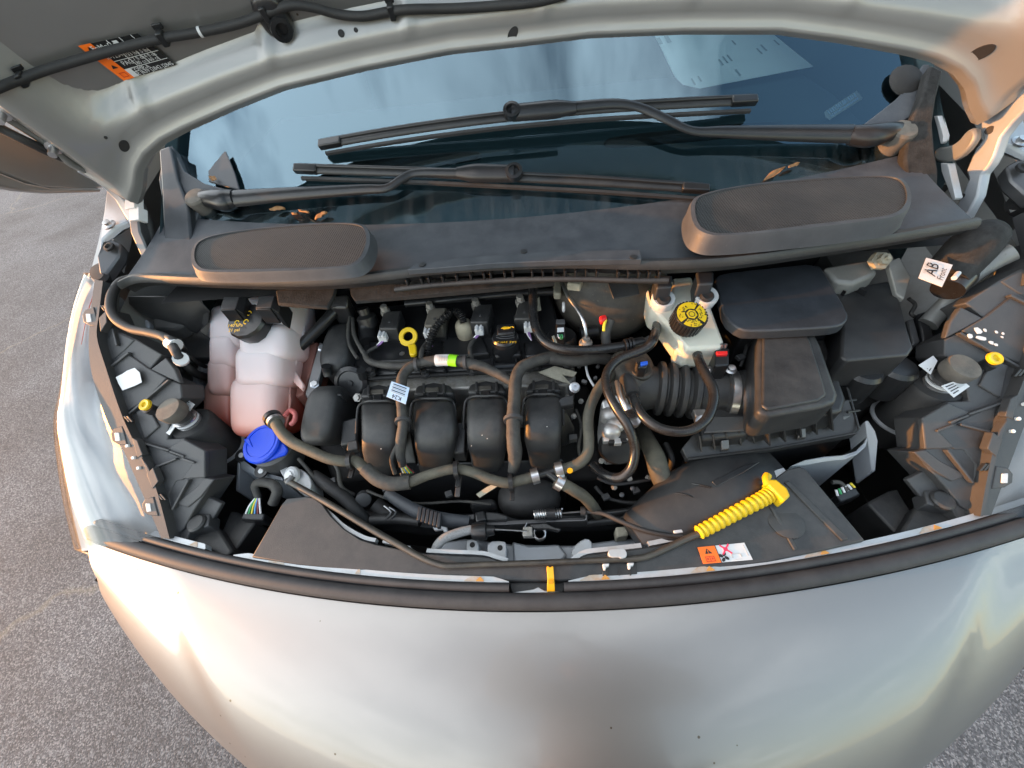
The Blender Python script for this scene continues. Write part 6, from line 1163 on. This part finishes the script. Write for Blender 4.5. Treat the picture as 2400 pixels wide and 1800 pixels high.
P = [c + (u_ * math.cos(k * .4) + v_ * math.sin(k * .4)) * .0048 + ax * .0012 for k in range(17)]; tube('hexagon_symbol', P, .0006, M['ink'], cp, 5, 1)
rq = random.Random(3)
for i in range(46):
    a = rq.uniform(0, 6.28); r_ = rq.uniform(.0125, .0225); d_ = u_ * math.cos(a) + v_ * math.sin(a); tdir = d_.cross(ax) if rq.random() < .6 else d_; w2 = tdir.cross(ax)
    p = c + d_ * r_ + ax * .0008; box('warning_print', p, (tdir * rq.uniform(.001, .0026), w2 * .0004, ax * .0002), M['ink'], cp, 0)
for i, (px, py) in enumerate(((1555, 668), (1652, 660))):
    b_ = thing('reservoir_bracket', ('left' if i == 0 else 'right') + ' black bracket block clamping the cream brake reservoir to the cowl', 'bracket', 'reservoir bracket blocks')
    ptop('bracket_block', [(px - 21, py - 24), (px + 22, py - 24), (px + 21, py + 4), (px - 16, py + 6)], 1.222, .045, M['blue'], b_, .004, 3); ptop('bracket_leg', [(px - 24, py - 10, 1.205), (px - 12, py - 10, 1.205), (px - 14, py + 36, 1.19), (px - 20, py + 36, 1.19)], 1.2, .02, M['plastic2'], b_, .002)
bo = thing('brake_booster', 'dusty brown grey brake booster dome under the cowl', 'brake booster')
c = W(1428, 700, 1.14); lathe('booster_shell', c + Vector((0, .01, .02)), Vector((-.12, -.85, .5)), [(.112, -.10), (.112, -.02), (.106, .005), (.090, .030), (.060, .046), (.030, .052), (0, .053)], M['booster'], bo, 44, 50)
lathe('booster_rim', c + Vector((0, .01, .02)), Vector((-.12, -.85, .5)), [(.113, -.06), (.118, -.055), (.118, -.045), (.113, -.04)], M['booster'], bo, 44)
cs = [W(1420, 650, 1.222), W(1490, 645, 1.222), W(1500, 690, 1.20), W(1438, 700, 1.205)]; prism('booster_label', cs, .002, M['plastic'], bo, .001)
hose('brake_pipe', [(1309, 648, 1.19), (1320, 668, 1.19), (1332, 695, 1.185), (1356, 730, 1.178), (1368, 755, 1.17), (1373, 780, 1.155), (1374, 800, 1.14)], 9.5, M['steel'], bo, 10, 6); lathe('pipe_union', W(1373, 801, 1.14), Vector((0, .1, 1)), [(.012, -.012), (.012, 0), (.007, .002), (.007, .008), (0, .008)], M['latchy'] if False else M['alu'], bo, 12)
hose('thin_pipe', [(1330, 645, 1.21), (1340, 655, 1.21), (1352, 668, 1.205)], 6, M['steel'], bo, 8, 3); box('pipe_clip', W(1348, 665, 1.205), (Vector((.012, -.004, 0)), Vector((.004, .012, 0)), Vector((0, 0, .008))), M['taper'], bo, .003)
for px, py, w_, h_ in ((1306, 668, 12, 20), (1321, 712, 5, 7)): ptop('pipe_fitting', [(px - w_ / 1.4, py - h_), (px + w_ / 1.4, py - h_), (px + w_ / 1.4, py + h_), (px - w_ / 1.4, py + h_)], 1.18, .015, M['taper'] if w_ > 8 else M['whitep'], bo, .003)
ptop('level_plug', [(1404, 740, 1.19), (1420, 735, 1.19), (1424, 745, 1.188), (1408, 753, 1.188)], 1.19, .012, M['red'], bo, .003); hose('plug_wire', [(1420, 750, 1.183), (1416, 762, 1.18), (1415, 776, 1.175)], 7, M['wire_y'], bo, 8, 4); hose('plug_loom', [(1432, 748, 1.18), (1420, 780, 1.16), (1422, 812, 1.14)], 22, M['loom'], bo, 10, 4)
hose('master_cylinder', [(1360, 780, 1.12), (1400, 775, 1.12)], 26, M['plastic2'], bo)
vs2 = thing('cover_sensor', 'black cylindrical sensor with white plug right of the rightmost coil', 'sensor')
lathe('sensor_can', W(1316, 790, 1.115), Vector((0, .1, 1)), [(.030, -.05), (.030, 0), (.026, .006), (0, .006)], M['plastic2'], vs2, 24); ptop('sensor_plug', [(1303, 750, 1.16), (1324, 750, 1.16), (1325, 790, 1.15), (1302, 790, 1.15)], 1.155, .03, M['plastic2'], vs2, .003); ptop('plug_top', [(1303, 748, 1.164), (1324, 748, 1.164), (1324, 758, 1.163), (1303, 758, 1.163)], 1.16, .004, M['grey'], vs2, .001); ptop('plug_label', [(1306, 768, 1.1605), (1322, 767, 1.1605), (1322, 777, 1.158), (1306, 778, 1.158)], 1.16, .0015, M['white'], vs2, .0005)
for k in range(3): hose('sensor_wire', [(1307 + k * 5, 784, 1.152), (1310 + k * 4, 792, 1.15), (1318 - k, 796, 1.14)], 3, M['wire_g' if k else 'wire_w'], vs2, 6, 3)
prism('wire_tag', [W(1293, 788, 1.15), W(1299, 786, 1.15), W(1307, 806, 1.145), W(1301, 808, 1.145)], .002, M['taper'], vs2, 0); prism('wire_tag', [W(1260, 700, 1.17), W(1264, 695, 1.17), W(1268, 725, 1.165), W(1260, 728, 1.165)], .002, M['taper'], vs2, 0)
hose('rear_loom', [(1290, 840, 1.12), (1320, 844, 1.118), (1360, 846, 1.115), (1400, 840, 1.105), (1440, 848, 1.08), (1462, 870, 1.04)], 26, M['loom'], vs2, 12, 5, .1)
hose('dip_wire', [(1372, 850, 1.09), (1378, 880, 1.09), (1392, 905, 1.085)], 6, M['whitep'], vs2, 8, 3)
for px, py in ((1358, 858), (1402, 858), (1396, 885), (1372, 895), (1368, 893)): lathe('block_bolt', W(px, py, 1.08), Vector((0, -.4, .9)), [(.004, -.01), (.004, 0), (.0025, .001), (.0025, .003), (0, .003)], M['dsteel'], vs2, 8)
# ================================================================== battery cover and fuse box
bc = thing('battery_cover', 'flat slate coloured battery cover behind the air filter box', 'cover')
ptop('cover_lid', [(1672, 655), (1690, 640), (1800, 628), (1918, 616), (1940, 650), (1988, 732), (1988, 750), (1972, 763), (1930, 768), (1770, 776), (1735, 773), (1700, 745), (1685, 690)], 1.185, .02, M['blue'], bc, .003, 3, rnd=1); ptop('cover_box', [(1690, 660, 1.165), (1910, 640, 1.165), (1970, 745, 1.165), (1750, 765, 1.165)], 1.165, .15, M['plastic2'], bc, .004)
fb = thing('fuse_box', 'black fuse box with rounded bulges right of the battery cover', 'fuse box')
ptop('fuse_lid', [(1955, 690), (1985, 672), (2085, 658), (2100, 680), (2112, 710), (2128, 770), (2142, 815), (2130, 832), (1985, 845), (1970, 835), (1975, 770)], 1.155, .07, M['plastic'], fb, .004, 3)
for px, py in ((2020, 870), (2100, 862)): c = W(px, py - 14, 1.11); lathe('fuse_bulge', c + Vector((0, -.01, -.06)), Vector((0, 0, 1)), [(.029, 0), (.029, .055), (.024, .062), (0, .063)], M['plastic2'], fb, 26)
ptop('fuse_clip', [(2124, 750, 1.14), (2142, 745, 1.14), (2158, 800, 1.13), (2140, 808, 1.13)], 1.13, .03, M['plastic'], fb, .003)
for k in range(2): prism('fuse_spike', [W(1962 + k * 48, 672, 1.165), W(1974 + k * 48, 670, 1.165), W(1984 + k * 48, 684, 1.165)], .01, M['plastic2'], fb, 0)
ptop('fuse_base', [(1980, 850, 1.06), (2150, 830, 1.06), (2180, 900, 1.0), (2010, 960, 1.0)], 1.05, .2, M['void'], fb, .01)
# right rear corner: ribbed sleeve with tag, pipe, brackets
rb = thing('filler_sleeve', 'black sleeve with hanging white AB tag at the right rear corner', 'sleeve')
P = [W(*p) for p in [(2215, 650, 1.20), (2250, 610, 1.22), (2290, 570, 1.24), (2325, 545, 1.25)]]; tube('sleeve', P, [pxr(86, P[0]), pxr(92, P[1]), pxr(92, P[2]), pxr(70, P[3])], M['felt'], rb, 20, 5)
P2 = [W(2220, 680, 1.19), W(2240, 650, 1.20), W(2252, 632, 1.21)]; tube('cap_ring', P2, [pxr(60, P2[0]), pxr(72, P2[1]), pxr(64, P2[2])], M['gloss'], rb, 20, 4)
tg = [W(2170, 605, 1.235), W(2232, 622, 1.235), W(2207, 673, 1.225), W(2152, 652, 1.225)]
to = decal('paper_tag', tg, M['white'], rb, .001); to['label'] = 'white tag printed AB'
uu = (tg[0] - tg[3]).normalized(); vv = (tg[3] - tg[2]).normalized(); text('tag_text', 'AB', bil(tg, .36, .48), uu * .023, vv * .023, M['ink'], to, lift=.003); text('tag_text', 'Front', bil(tg, .78, .55), uu * .012, vv * .012, M['ink'], to, lift=.003); text('tag_text', 'ABS 4120', bil(tg, .13, .5), uu * .007, vv * .007, M['greyink'], to, lift=.003)
tube('cap_glint', [W(2236, 652, 1.232), W(2246, 640, 1.232)], .0035, M['whitep'], rb, 8, 1)  # highlight on the cap, painted as a small white bar
rpipe = thing('support_tube', 'grey painted steel brace tube running down from the right corner', 'brace')
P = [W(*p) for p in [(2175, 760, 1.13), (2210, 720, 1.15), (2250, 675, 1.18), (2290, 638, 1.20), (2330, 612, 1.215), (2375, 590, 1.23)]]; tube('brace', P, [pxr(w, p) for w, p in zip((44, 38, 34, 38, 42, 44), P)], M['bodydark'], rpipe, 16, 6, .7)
ptop('brace_foot', [(2150, 735, 1.135), (2170, 728, 1.135), (2190, 790, 1.12), (2165, 800, 1.12)], 1.13, .04, M['plastic2'], rpipe, .003)
ptop('rear_bracket', [(2080, 612, 1.20), (2110, 602, 1.205), (2135, 650, 1.18), (2120, 700, 1.16), (2100, 690, 1.16)], 1.19, .01, M['bodydark'], rpipe, .002); lathe('bracket_nut', W(2066, 610, 1.21), Vector((0, -.6, .7)), [(.016, -.01), (.016, 0), (.010, .001), (.010, .010), (.004, .010), (.004, .016), (0, .016)], M['taper'], rpipe, 6)
ptop('strut_tower', [(1930, 625, 1.19), (2040, 605, 1.20), (2060, 640, 1.19), (2000, 665, 1.18), (1960, 660, 1.18)], 1.18, .03, M['bodydark'], rpipe, .006)
lc = thing('left_corner_duct', 'black ribbed plenum corner and bracket between left headlamp and coolant tank', 'duct')
ptop('plenum_corner', [(295, 690, 1.23), (390, 690, 1.235), (470, 700, 1.23), (470, 730, 1.20), (440, 760, 1.18), (380, 745, 1.19), (300, 712, 1.22)], 1.21, .03, M['plastic'], lc, .005)
ptop('pale_apron', [(288, 715, 1.20), (300, 710, 1.20), (352, 755, 1.17), (345, 770, 1.165), (310, 760, 1.17), (285, 738, 1.19)], 1.18, .015, M['bodyin'], lc, .004)
ptop('corner_bracket', [(357, 748, 1.185), (378, 740, 1.19), (420, 742, 1.185), (470, 710, 1.20), (478, 716, 1.20), (425, 765, 1.175), (408, 772, 1.17), (360, 770, 1.175)], 1.18, .03, M['dusty'], lc, .004)
ptop('corner_plate', [(420, 790, 1.13), (460, 770, 1.13), (498, 795, 1.13), (492, 840, 1.11), (450, 840, 1.11)], 1.12, .02, M['plastic2'], lc, .003)
P = [W(512, 740, 1.14), W(500, 790, 1.11), W(488, 850, 1.08), W(470, 895, 1.05), W(478, 930, 1.03)]; tube('tank_strut', P, [.016, .018, .022, .022, .018], M['bodyin'], lc, 14, 6, .6)
# ================================================================== latch mechanism and radiator top
lt = thing('hood_latch', 'bonnet latch mechanism with springs and cables behind the radiator cover', 'latch')
ptop('latch_plate', [(1140, 1222, .975), (1375, 1212, .975), (1378, 1220, .975), (1140, 1232, .975)], .975, .03, M['dsteel'], lt, .001)
ptop('latch_motor', [(1112, 1200, .99), (1135, 1195, .99), (1140, 1218, .99), (1115, 1225, .99)], .99, .035, M['plastic2'], lt, .003); ptop('latch_motor', [(1135, 1198, .985), (1165, 1200, .985), (1190, 1208, .985), (1188, 1220, .982), (1138, 1220, .985)], .985, .03, M['plastic'], lt, .003)
ptop('motor_plug', [(1090, 1206, .985), (1113, 1203, .985), (1113, 1218, .983), (1090, 1221, .983)], .985, .015, M['plastic2'], lt, .002)
lathe('cable_end', W(1126, 1245, .985), Vector((1, .05, 0)), [(.013, -.014), (.015, -.008), (.015, .010), (.010, .012), (.008, .024), (0, .024)], M['plastic2'], lt, 18)
hose('foam_cable', [(1020, 1290, .985), (1028, 1275, .99), (1045, 1260, .992), (1080, 1247, .99), (1112, 1240, .988)], [22, 22, 22, 22, 21], M['foam'], lt, 14, 6)
hose('latch_wire', [(1146, 1240, .987), (1190, 1242, .987), (1236, 1245, .987)], 3.5, M['steel'], lt, 6, 3); hose('latch_wire', [(1290, 1205, .99), (1325, 1202, .99), (1362, 1199, .99)], 4, M['steel'], lt, 6, 3)
def spring(name, a, b, r_, turns, wr, m, parent):
    ax = b - a; u = ax.orthogonal().normalized(); v = ax.normalized().cross(u); P = [a + ax * (i / (turns * 10)) + (u * math.cos(i * .628) + v * math.sin(i * .628)) * r_ for i in range(turns * 10 + 1)]
    return tube(name, P, wr, m, parent, 6, 1)
spring('latch_spring', W(1252, 1206, .99), W(1284, 1204, .99), .0065, 6, .0014, M['steel'], lt); spring('latch_spring', W(1300, 1203, .99), W(1318, 1202, .99), .007, 3, .0014, M['steel'], lt); spring('latch_spring', W(1265, 1248, .975), W(1265, 1254, .955), .010, 4, .0013, M['steel'], lt)
lathe('spring_seat', W(1291, 1204, .99), Vector((1, 0, 0)), [(.010, -.008), (.010, .008)], M['plastic2'], lt, 14)
hose('latch_rod', [(1235, 1225, .975), (1225, 1250, .975), (1232, 1258, .975), (1252, 1260, .975)], 3, M['steel'], lt, 6, 4); box('rod_stop', W(1237, 1248, .98), AX(.008, .008, .006), M['alu'], lt, .0015)
ptop('latch_pawl', [(1240, 1228, .982), (1280, 1225, .982), (1300, 1235, .98), (1316, 1238, .98), (1310, 1246, .98), (1285, 1240, .98), (1250, 1240, .98)], .98, .008, M['gloss'], lt, .002)
lathe('cable_grommet', W(1366, 1198, .992), Vector((1, -.1, 0)), [(.008, -.004), (.008, .004)], M['rubber'], lt, 14); hose('latch_frame', [(1368, 1196, .985), (1374, 1205, .985), (1372, 1218, .978), (1350, 1220, .978), (1280, 1222, .978)], 4.5, M['dsteel'], lt, 6, 4)
hose('release_cable', [(1366, 1198, .992), (1410, 1203, .998), (1450, 1220, 1.004), (1500, 1240, 1.006), (1550, 1252, 1.008), (1600, 1257, 1.008)], 11, M['rubber'], lt, 10, 6); ptop('cable_clip', [(1578, 1243, 1.014), (1598, 1240, 1.014), (1602, 1248, 1.012), (1580, 1250, 1.012)], 1.012, .008, M['whitep'], lt, .001)
ra = thing('radiator', 'black radiator tank, cable tray and brackets in the dark gap behind the cover', 'radiator')
hose('tank_tube', [(870, 1218, .955), (930, 1216, .955), (985, 1222, .955)], 26, M['plastic'], ra); ptop('radiator_tank', [(800, 1185, .93), (1000, 1200, .93), (1500, 1195, .93), (1560, 1180, .93), (1560, 1235, .92), (1000, 1250, .92), (820, 1230, .92)], .93, .10, M['plastic2'], ra, .01)
P = [W(*p) for p in [(905, 1155, 1.0), (940, 1178, .995), (980, 1200, .99), (1030, 1216, .985), (1100, 1225, .98)]]; tube('cable_tray', P, [.010, .012, .013, .013, .012], M['blue'], ra, 10, 5, .6)
for i in range(6): box('tray_rib', W(985 + i * 9, 1206 + i * 3, .998), AX(.003, .012, .006), M['blue'], ra, .001)
hose('top_hose', [(735, 1112, 1.0), (770, 1138, .998), (805, 1165, .99), (835, 1195, .975), (860, 1220, .95)], [24, 30, 30, 28, 24], M['rubber'], ra); hose('bottom_hose', [(880, 1180, .96), (905, 1200, .95), (930, 1215, .94)], 34, M['rubber'], ra)
for px in (900, 912): hose('spring_clamp', [(px, 1185 + (px - 900) * .3, .982), (px + 16, 1200, .975), (px + 4, 1216, .965)], 4, M['steel'], ra, 6, 3)
lathe('tank_plug', W(852, 1170, .98), Vector((.3, -.7, .6)), [(.014, -.01), (.014, .004), (.010, .006), (0, .006)], M['grey'], ra, 18)
ptop('white_clip', [(1014, 1235, .975), (1046, 1232, .975), (1050, 1246, .972), (1040, 1247, .972), (1038, 1240, .973), (1018, 1243, .973)], .975, .008, M['whitep'], ra, .001)
hose('lock_rail', [(1390, 1205, .96), (1450, 1200, .96), (1520, 1190, .96)], 14, M['plastic2'], ra); hose('side_rail', [(1375, 1225, .955), (1480, 1215, .955), (1560, 1200, .955)], 18, M['plastic2'], ra)
ptop('sensor_block', [(1442, 1235, .965), (1470, 1232, .965), (1474, 1255, .962), (1446, 1258, .962)], .965, .03, M['taper'], ra, .003); lathe('drain_bolt', W(1457, 1160, .97), Vector((0, -.3, 1)), [(.0045, 0), (.0045, .003), (.0025, .004), (0, .004)], M['dsteel'], ra, 8); lathe('drain_bolt', W(1482, 1145, .97), Vector((0, -.3, 1)), [(.0045, 0), (.0045, .003), (.0025, .004), (0, .004)], M['dsteel'], ra, 8)
ptop('pump_body', [(1100, 1170, .95), (1160, 1165, .95), (1170, 1190, .94), (1100, 1195, .94)], .95, .06, M['plastic'], ra, .008); sell('pump_bulge', W(1240, 1170, .94), (Vector((.06, 0, 0)), Vector((0, .035, 0)), Vector((0, 0, .04))), .8, .8, M['rubber'], ra, 20, 10)
# lamp connectors with wires
for k, (lab, pts, pl) in enumerate((('left lamp connector with coloured wires and a taped pigtail', [(606, 1170, .985), (598, 1140, 1.0), (612, 1130, 1.005), (640, 1136, 1.005), (650, 1152, 1.0), (640, 1180, .985)], (596, 1198)), ('right lamp connector with white and green wires', [(1985, 1150, .98), (1970, 1132, .985), (1950, 1130, .985)], (1985, 1150)))):
    t = thing('lamp_connector', lab, 'connector', 'lamp connectors')
    hose('pigtail', pts, [14, 18, 21, 22, 24, 24] if k == 0 else 10, M['loom'], t, 12, 6, .1)
    px, py = pl
    ptop('plug_shell', [(px - 26, py + 2, .975), (px + 24, py + 4, .975), (px + 20, py + 22, .97), (px - 34, py + 20, .97)] if k == 0 else [(px - 26, py + 10, .975), (px + 20, py - 10, .975), (px + 34, py + 10, .97), (px - 14, py + 28, .97)], .97, .03, M['plastic2'], t, .003)
    for i, wm in enumerate(('wire_w', 'wire_g', 'wire_y', 'wire_b', 'wire_r', 'wire_w') if k == 0 else ('wire_w', 'wire_g', 'wire_w', 'wire_w', 'wire_w', 'wire_y')):
        if k == 0: hose('lead', [(px - 20 + i * 7, py + 6, .978), (px - 12 + i * 5, py - 12, .985), (px + i * 2 + 2, py - 30, .99)], 4.5, M[wm], t, 6, 4)
        else: hose('lead', [(px - 22 + i * 8, py + 12 - i * 4, .98), (px - 26 + i * 7, py - 2 - i * 3, .985)], 5.5, M[wm], t, 6, 2)
# small rubber bushes on the support
for px, py, lab in ((612, 1104, 'black tab with white rivet on the left support wall'), (566, 1067, 'small black tab with white rivet under the left stop post')):
    t = thing('rivet_tab', lab, 'tab', 'rivet tabs'); lathe('tab_disc', W(px, py, 1.01), Vector((0, -.3, .9)), [(.013, -.004), (.013, .001), (0, .0015)], M['plastic2'], t, 18); lathe('tab_rivet', W(px, py, 1.0115), Vector((0, -.3, .9)), [(.005, -.001), (.005, .002), (0, .003)], M['whitep'], t, 12)
# screws, catches and moulded ribs on the covers
for px, py in ((1700, 1042), (1880, 1015), (1985, 985)): ptop('box_catch', [(px - 9, py - 10, 1.062), (px + 9, py - 12, 1.062), (px + 10, py + 10, 1.05), (px - 8, py + 12, 1.05)], 1.06, .008, M['dsteel'], ab, .001)
# ================================================================== thin wires and clips in the gaps
wg_ = thing('gap_wiring', 'thin dark wires and clips in the gap between runners and radiator cover', 'wiring')
for pp, w_, m_ in (([(860, 1150, .99), (920, 1172, .985), (990, 1180, .98), (1080, 1175, .975), (1150, 1182, .97)], 7, 'loom'), ([(1400, 1120, .99), (1440, 1135, .985), (1500, 1128, .98), (1545, 1120, .975)], 8, 'rubber'), ([(1395, 1140, .97), (1420, 1165, .965), (1470, 1178, .96), (1520, 1175, .955)], 9, 'rubber'), ([(1350, 960, 1.04), (1362, 1000, 1.03), (1356, 1050, 1.01), (1365, 1080, .99)], 8, 'loom'), ([(1098, 1212, .985), (1086, 1226, .98), (1078, 1246, .975)], 4, 'wire_w'), ([(760, 1060, 1.03), (790, 1095, 1.02), (800, 1140, 1.0), (830, 1160, .98)], 10, 'loom'), ([(700, 1075, 1.02), (730, 1110, 1.01), (748, 1135, 1.0)], 9, 'loom'), ([(1735, 860, 1.10), (1745, 830, 1.11), (1752, 800, 1.12)], 8, 'rubber'), ([(2050, 905, 1.03), (2080, 915, 1.03), (2110, 905, 1.03), (2140, 890, 1.03)], 10, 'rubber'), ([(2060, 930, 1.0), (2090, 935, 1.0), (2120, 925, 1.0)], 9, 'rubber'), ([(2130, 700, 1.14), (2145, 715, 1.13), (2135, 735, 1.13), (2150, 745, 1.12)], 8, 'loom')):
    hose('thin_wire', pp, w_, M[m_], wg_, 8, 5, .08)
for px, py, z in ((1300, 1010, 1.02), (1352, 1080, .98), (1420, 1165, .97), (1490, 1150, .965), (905, 1145, .995), (1052, 1158, .985), (780, 1128, 1.0), (1735, 838, 1.11), (2068, 918, 1.035)):
    box('wire_clip', W(px, py, z), (Vector((.006, .002, 0)), Vector((-.002, .005, 0)), Vector((0, 0, .004))), M['grey'], wg_, .001)
for px, py, z in ((1330, 930, 1.05), (1362, 940, 1.04), (1345, 975, 1.04), (1395, 930, 1.05), (1440, 1142, .975), (1476, 1122, .985), (1410, 1080, 1.0), (1520, 1120, .98)):
    lathe('small_bolt', W(px, py, z), Vector((.1, -.4, .9)), [(.0055, -.004), (.0055, 0), (.0035, .0008), (.0035, .005), (0, .005)], M['alu'], wg_, 6)
# ================================================================== the photographer, mirrored in the bumper
def skin(name, pts, edges, m, parent, sub=2):
    """pts: name -> (position, radius) ; continuous figure grown round the joints"""
    keys = list(pts); me = bpy.data.meshes.new(name); me.from_pydata([pts[k][0] for k in keys], [(keys.index(a), keys.index(b)) for a, b in edges], [])
    o = bpy.data.objects.new(name, me); COL.objects.link(o); o.modifiers.new('Skin', 'SKIN'); o.modifiers['Skin'].use_smooth_shade = True
    for i, k in enumerate(keys):
        r = pts[k][1]; me.skin_vertices[0].data[i].radius = (r, r) if not isinstance(r, tuple) else r; me.skin_vertices[0].data[i].use_root = (i == 0)
    s_ = o.modifiers.new('Subdivision', 'SUBSURF'); s_.levels = sub; s_.render_levels = sub; bpy.context.view_layer.update()
    em = bpy.data.meshes.new_from_object(o.evaluated_get(bpy.context.evaluated_depsgraph_get())); bpy.data.objects.remove(o); em.name = name; em.materials.clear(); em.materials.append(m)
    for q in em.polygons: q.use_smooth = True
    o2 = bpy.data.objects.new(name, em); COL.objects.link(o2); o2.parent = parent; return o2
pe = thing('person', 'person in dark jacket and jeans standing before the bumper, seen as its soft dark reflection', 'person')
ox = 0.10; skinm = mat('skin', (0.45, 0.28, 0.20), 0.5, sss=.1); jk = mat('dark_jacket', (0.12, 0.098, 0.085), 0.8, bump=.3, bscale=200); jn = mat('blue_jeans', (0.035, 0.05, 0.09), 0.85, bump=.3, bscale=300)
B = {'pelvis': ((ox, -.58, .98), .135), 'waist': ((ox, -.56, 1.10), .135), 'chest': ((ox, -.53, 1.30), .145), 'neckb': ((ox, -.51, 1.47), .08), 'neck': ((ox, -.49, 1.56), .055), 'jaw': ((ox, -.44, 1.62), .062), 'head': ((ox, -.445, 1.70), .088), 'crown': ((ox, -.46, 1.78), .065)}
ED = [('pelvis', 'waist'), ('waist', 'chest'), ('chest', 'neckb'), ('neckb', 'neck'), ('neck', 'jaw'), ('jaw', 'head'), ('head', 'crown')]
for s_, n_ in ((-1, 'l'), (1, 'r')):
    hx = s_ * .085
    B.update({'sh' + n_: ((ox + s_ * .19, -.51, 1.43), .066), 'el' + n_: ((ox + s_ * .20, -.36, 1.27), .048), 'wr' + n_: ((hx + s_ * .03, -.245, 1.53), .030), 'pa' + n_: ((hx + s_ * .012, -.20, 1.60), .027), 'hip' + n_: ((ox + s_ * .11, -.58, .90), .095), 'kn' + n_: ((ox + s_ * .13, -.57, .50), .066), 'an' + n_: ((ox + s_ * .14, -.60, .10), .042), 'to' + n_: ((ox + s_ * .16, -.47, .04), .036)})
    ED += [('neckb', 'sh' + n_), ('sh' + n_, 'el' + n_), ('el' + n_, 'wr' + n_), ('wr' + n_, 'pa' + n_), ('pelvis', 'hip' + n_), ('hip' + n_, 'kn' + n_), ('kn' + n_, 'an' + n_), ('an' + n_, 'to' + n_)]
    for f in range(4):       # four fingers along the back of the phone, the thumb on its near edge
        z0 = 1.625 - f * .012; ln = (.030, .036, .034, .026)[f]
        B['f%d' % f + n_] = ((hx + s_ * .004, -.188, z0 + .016), .0085); B['g%d' % f + n_] = ((hx - s_ * .010, -.168 - f * .004, z0 + .018), .0080); B['h%d' % f + n_] = ((hx - s_ * (.010 + ln), -.172 - f * .003, z0 + .020), .0070)
        ED += [('pa' + n_, 'f%d' % f + n_), ('f%d' % f + n_, 'g%d' % f + n_), ('g%d' % f + n_, 'h%d' % f + n_)]
    B['t1' + n_] = ((hx - s_ * .006, -.222, 1.622), .0100); B['t2' + n_] = ((hx - s_ * .028, -.216, 1.640), .0085); ED += [('wr' + n_, 't1' + n_), ('t1' + n_, 't2' + n_)]
body = skin('body', B, ED, skinm, pe)
sell('hair', Vector((ox, -.47, 1.745)), (Vector((.086, 0, 0)), Vector((0, .098, 0)), Vector((0, 0, .070))), 1, 1, mat('dark_hair', (.02, .015, .01), .7, bump=.5), pe, 24, 14)
for s_ in (-1, 1):
    sell('ear', Vector((ox + s_ * .082, -.45, 1.69)), (Vector((.010, 0, 0)), Vector((0, .018, 0)), Vector((0, 0, .030))), 1, 1, skinm, body, 10, 8); sell('eye', Vector((ox + s_ * .030, -.367, 1.70)), (Vector((.013, 0, 0)), Vector((0, .008, 0)), Vector((0, 0, .007))), 1, 1, M['ink'], body, 10, 8)
sell('nose', Vector((ox, -.357, 1.675)), (Vector((.013, 0, 0)), Vector((0, .018, .004)), Vector((0, .006, .026))), 1, 1, skinm, body, 12, 8); sell('mouth', Vector((ox, -.373, 1.632)), (Vector((.024, 0, 0)), Vector((0, .006, 0)), Vector((0, 0, .005))), 1, 1, mat('lips', (.35, .14, .11), .5), body, 12, 6)
JB = {k: (v[0], v[1] + .022) for k, v in B.items() if k in ('pelvis', 'waist', 'chest', 'neckb', 'shl', 'shr', 'ell', 'elr', 'wrl', 'wrr')}
skin('jacket', JB, [e for e in ED if e[0] in JB and e[1] in JB], jk, pe)
TB = {k: (v[0], v[1] + .014) for k, v in B.items() if k in ('pelvis', 'hipl', 'hipr', 'knl', 'knr', 'anl', 'anr')}
skin('trousers', TB, [e for e in ED if e[0] in TB and e[1] in TB], jn, pe)
for s_ in (-1, 1): sell('shoe', Vector((ox + s_ * .15, -.54, .05)), (Vector((.048, 0, 0)), Vector((0, .14, 0)), Vector((0, 0, .05))), .6, .7, M['rubber'], pe, 20, 10)
ph = thing('phone', 'black phone held over the engine bay by the mirrored person', 'phone')
fw = Vector([MX[i][2] for i in range(3)]); rt = Vector([MX[i][0] for i in range(3)]); upv = Vector([MX[i][1] for i in range(3)])
pc = CP - fw * .018 - rt * .0 - upv * .022
box('phone_body', pc, (rt * .080, upv * .038, fw * .0042), M['gloss'], ph, .003, 3)
lathe('lens_ring', CP - fw * .0135, fw, [(.009, 0), (.009, .002), (.006, .002), (.006, .001), (0, .001)], M['dsteel'], ph, 20)
# ================================================================== origins: every thing stands on its own base point
bpy.context.view_layer.update()
def kids(o):
    r = []
    for c in o.children: r.append(c); r += kids(c)
    return r
ALL = [o for o in list(COL.objects) if o.type in {'MESH', 'EMPTY'} and o.parent is None and 'label' in o]
for t in ALL:
    ms_ = [o for o in [t] + kids(t) if o.type == 'MESH']; mn = Vector((1e9,) * 3); mx_ = Vector((-1e9,) * 3)
    for o in ms_:
        for v in o.data.vertices:
            for a in range(3): mn[a] = min(mn[a], v.co[a]); mx_[a] = max(mx_[a], v.co[a])
    L_ = Vector(((mn.x + mx_.x) / 2, (mn.y + mx_.y) / 2, mn.z)); t.location = L_ 
    for o in ms_:
        if o.data.users == 1: o.data.transform(Matrix.Translation(-L_))
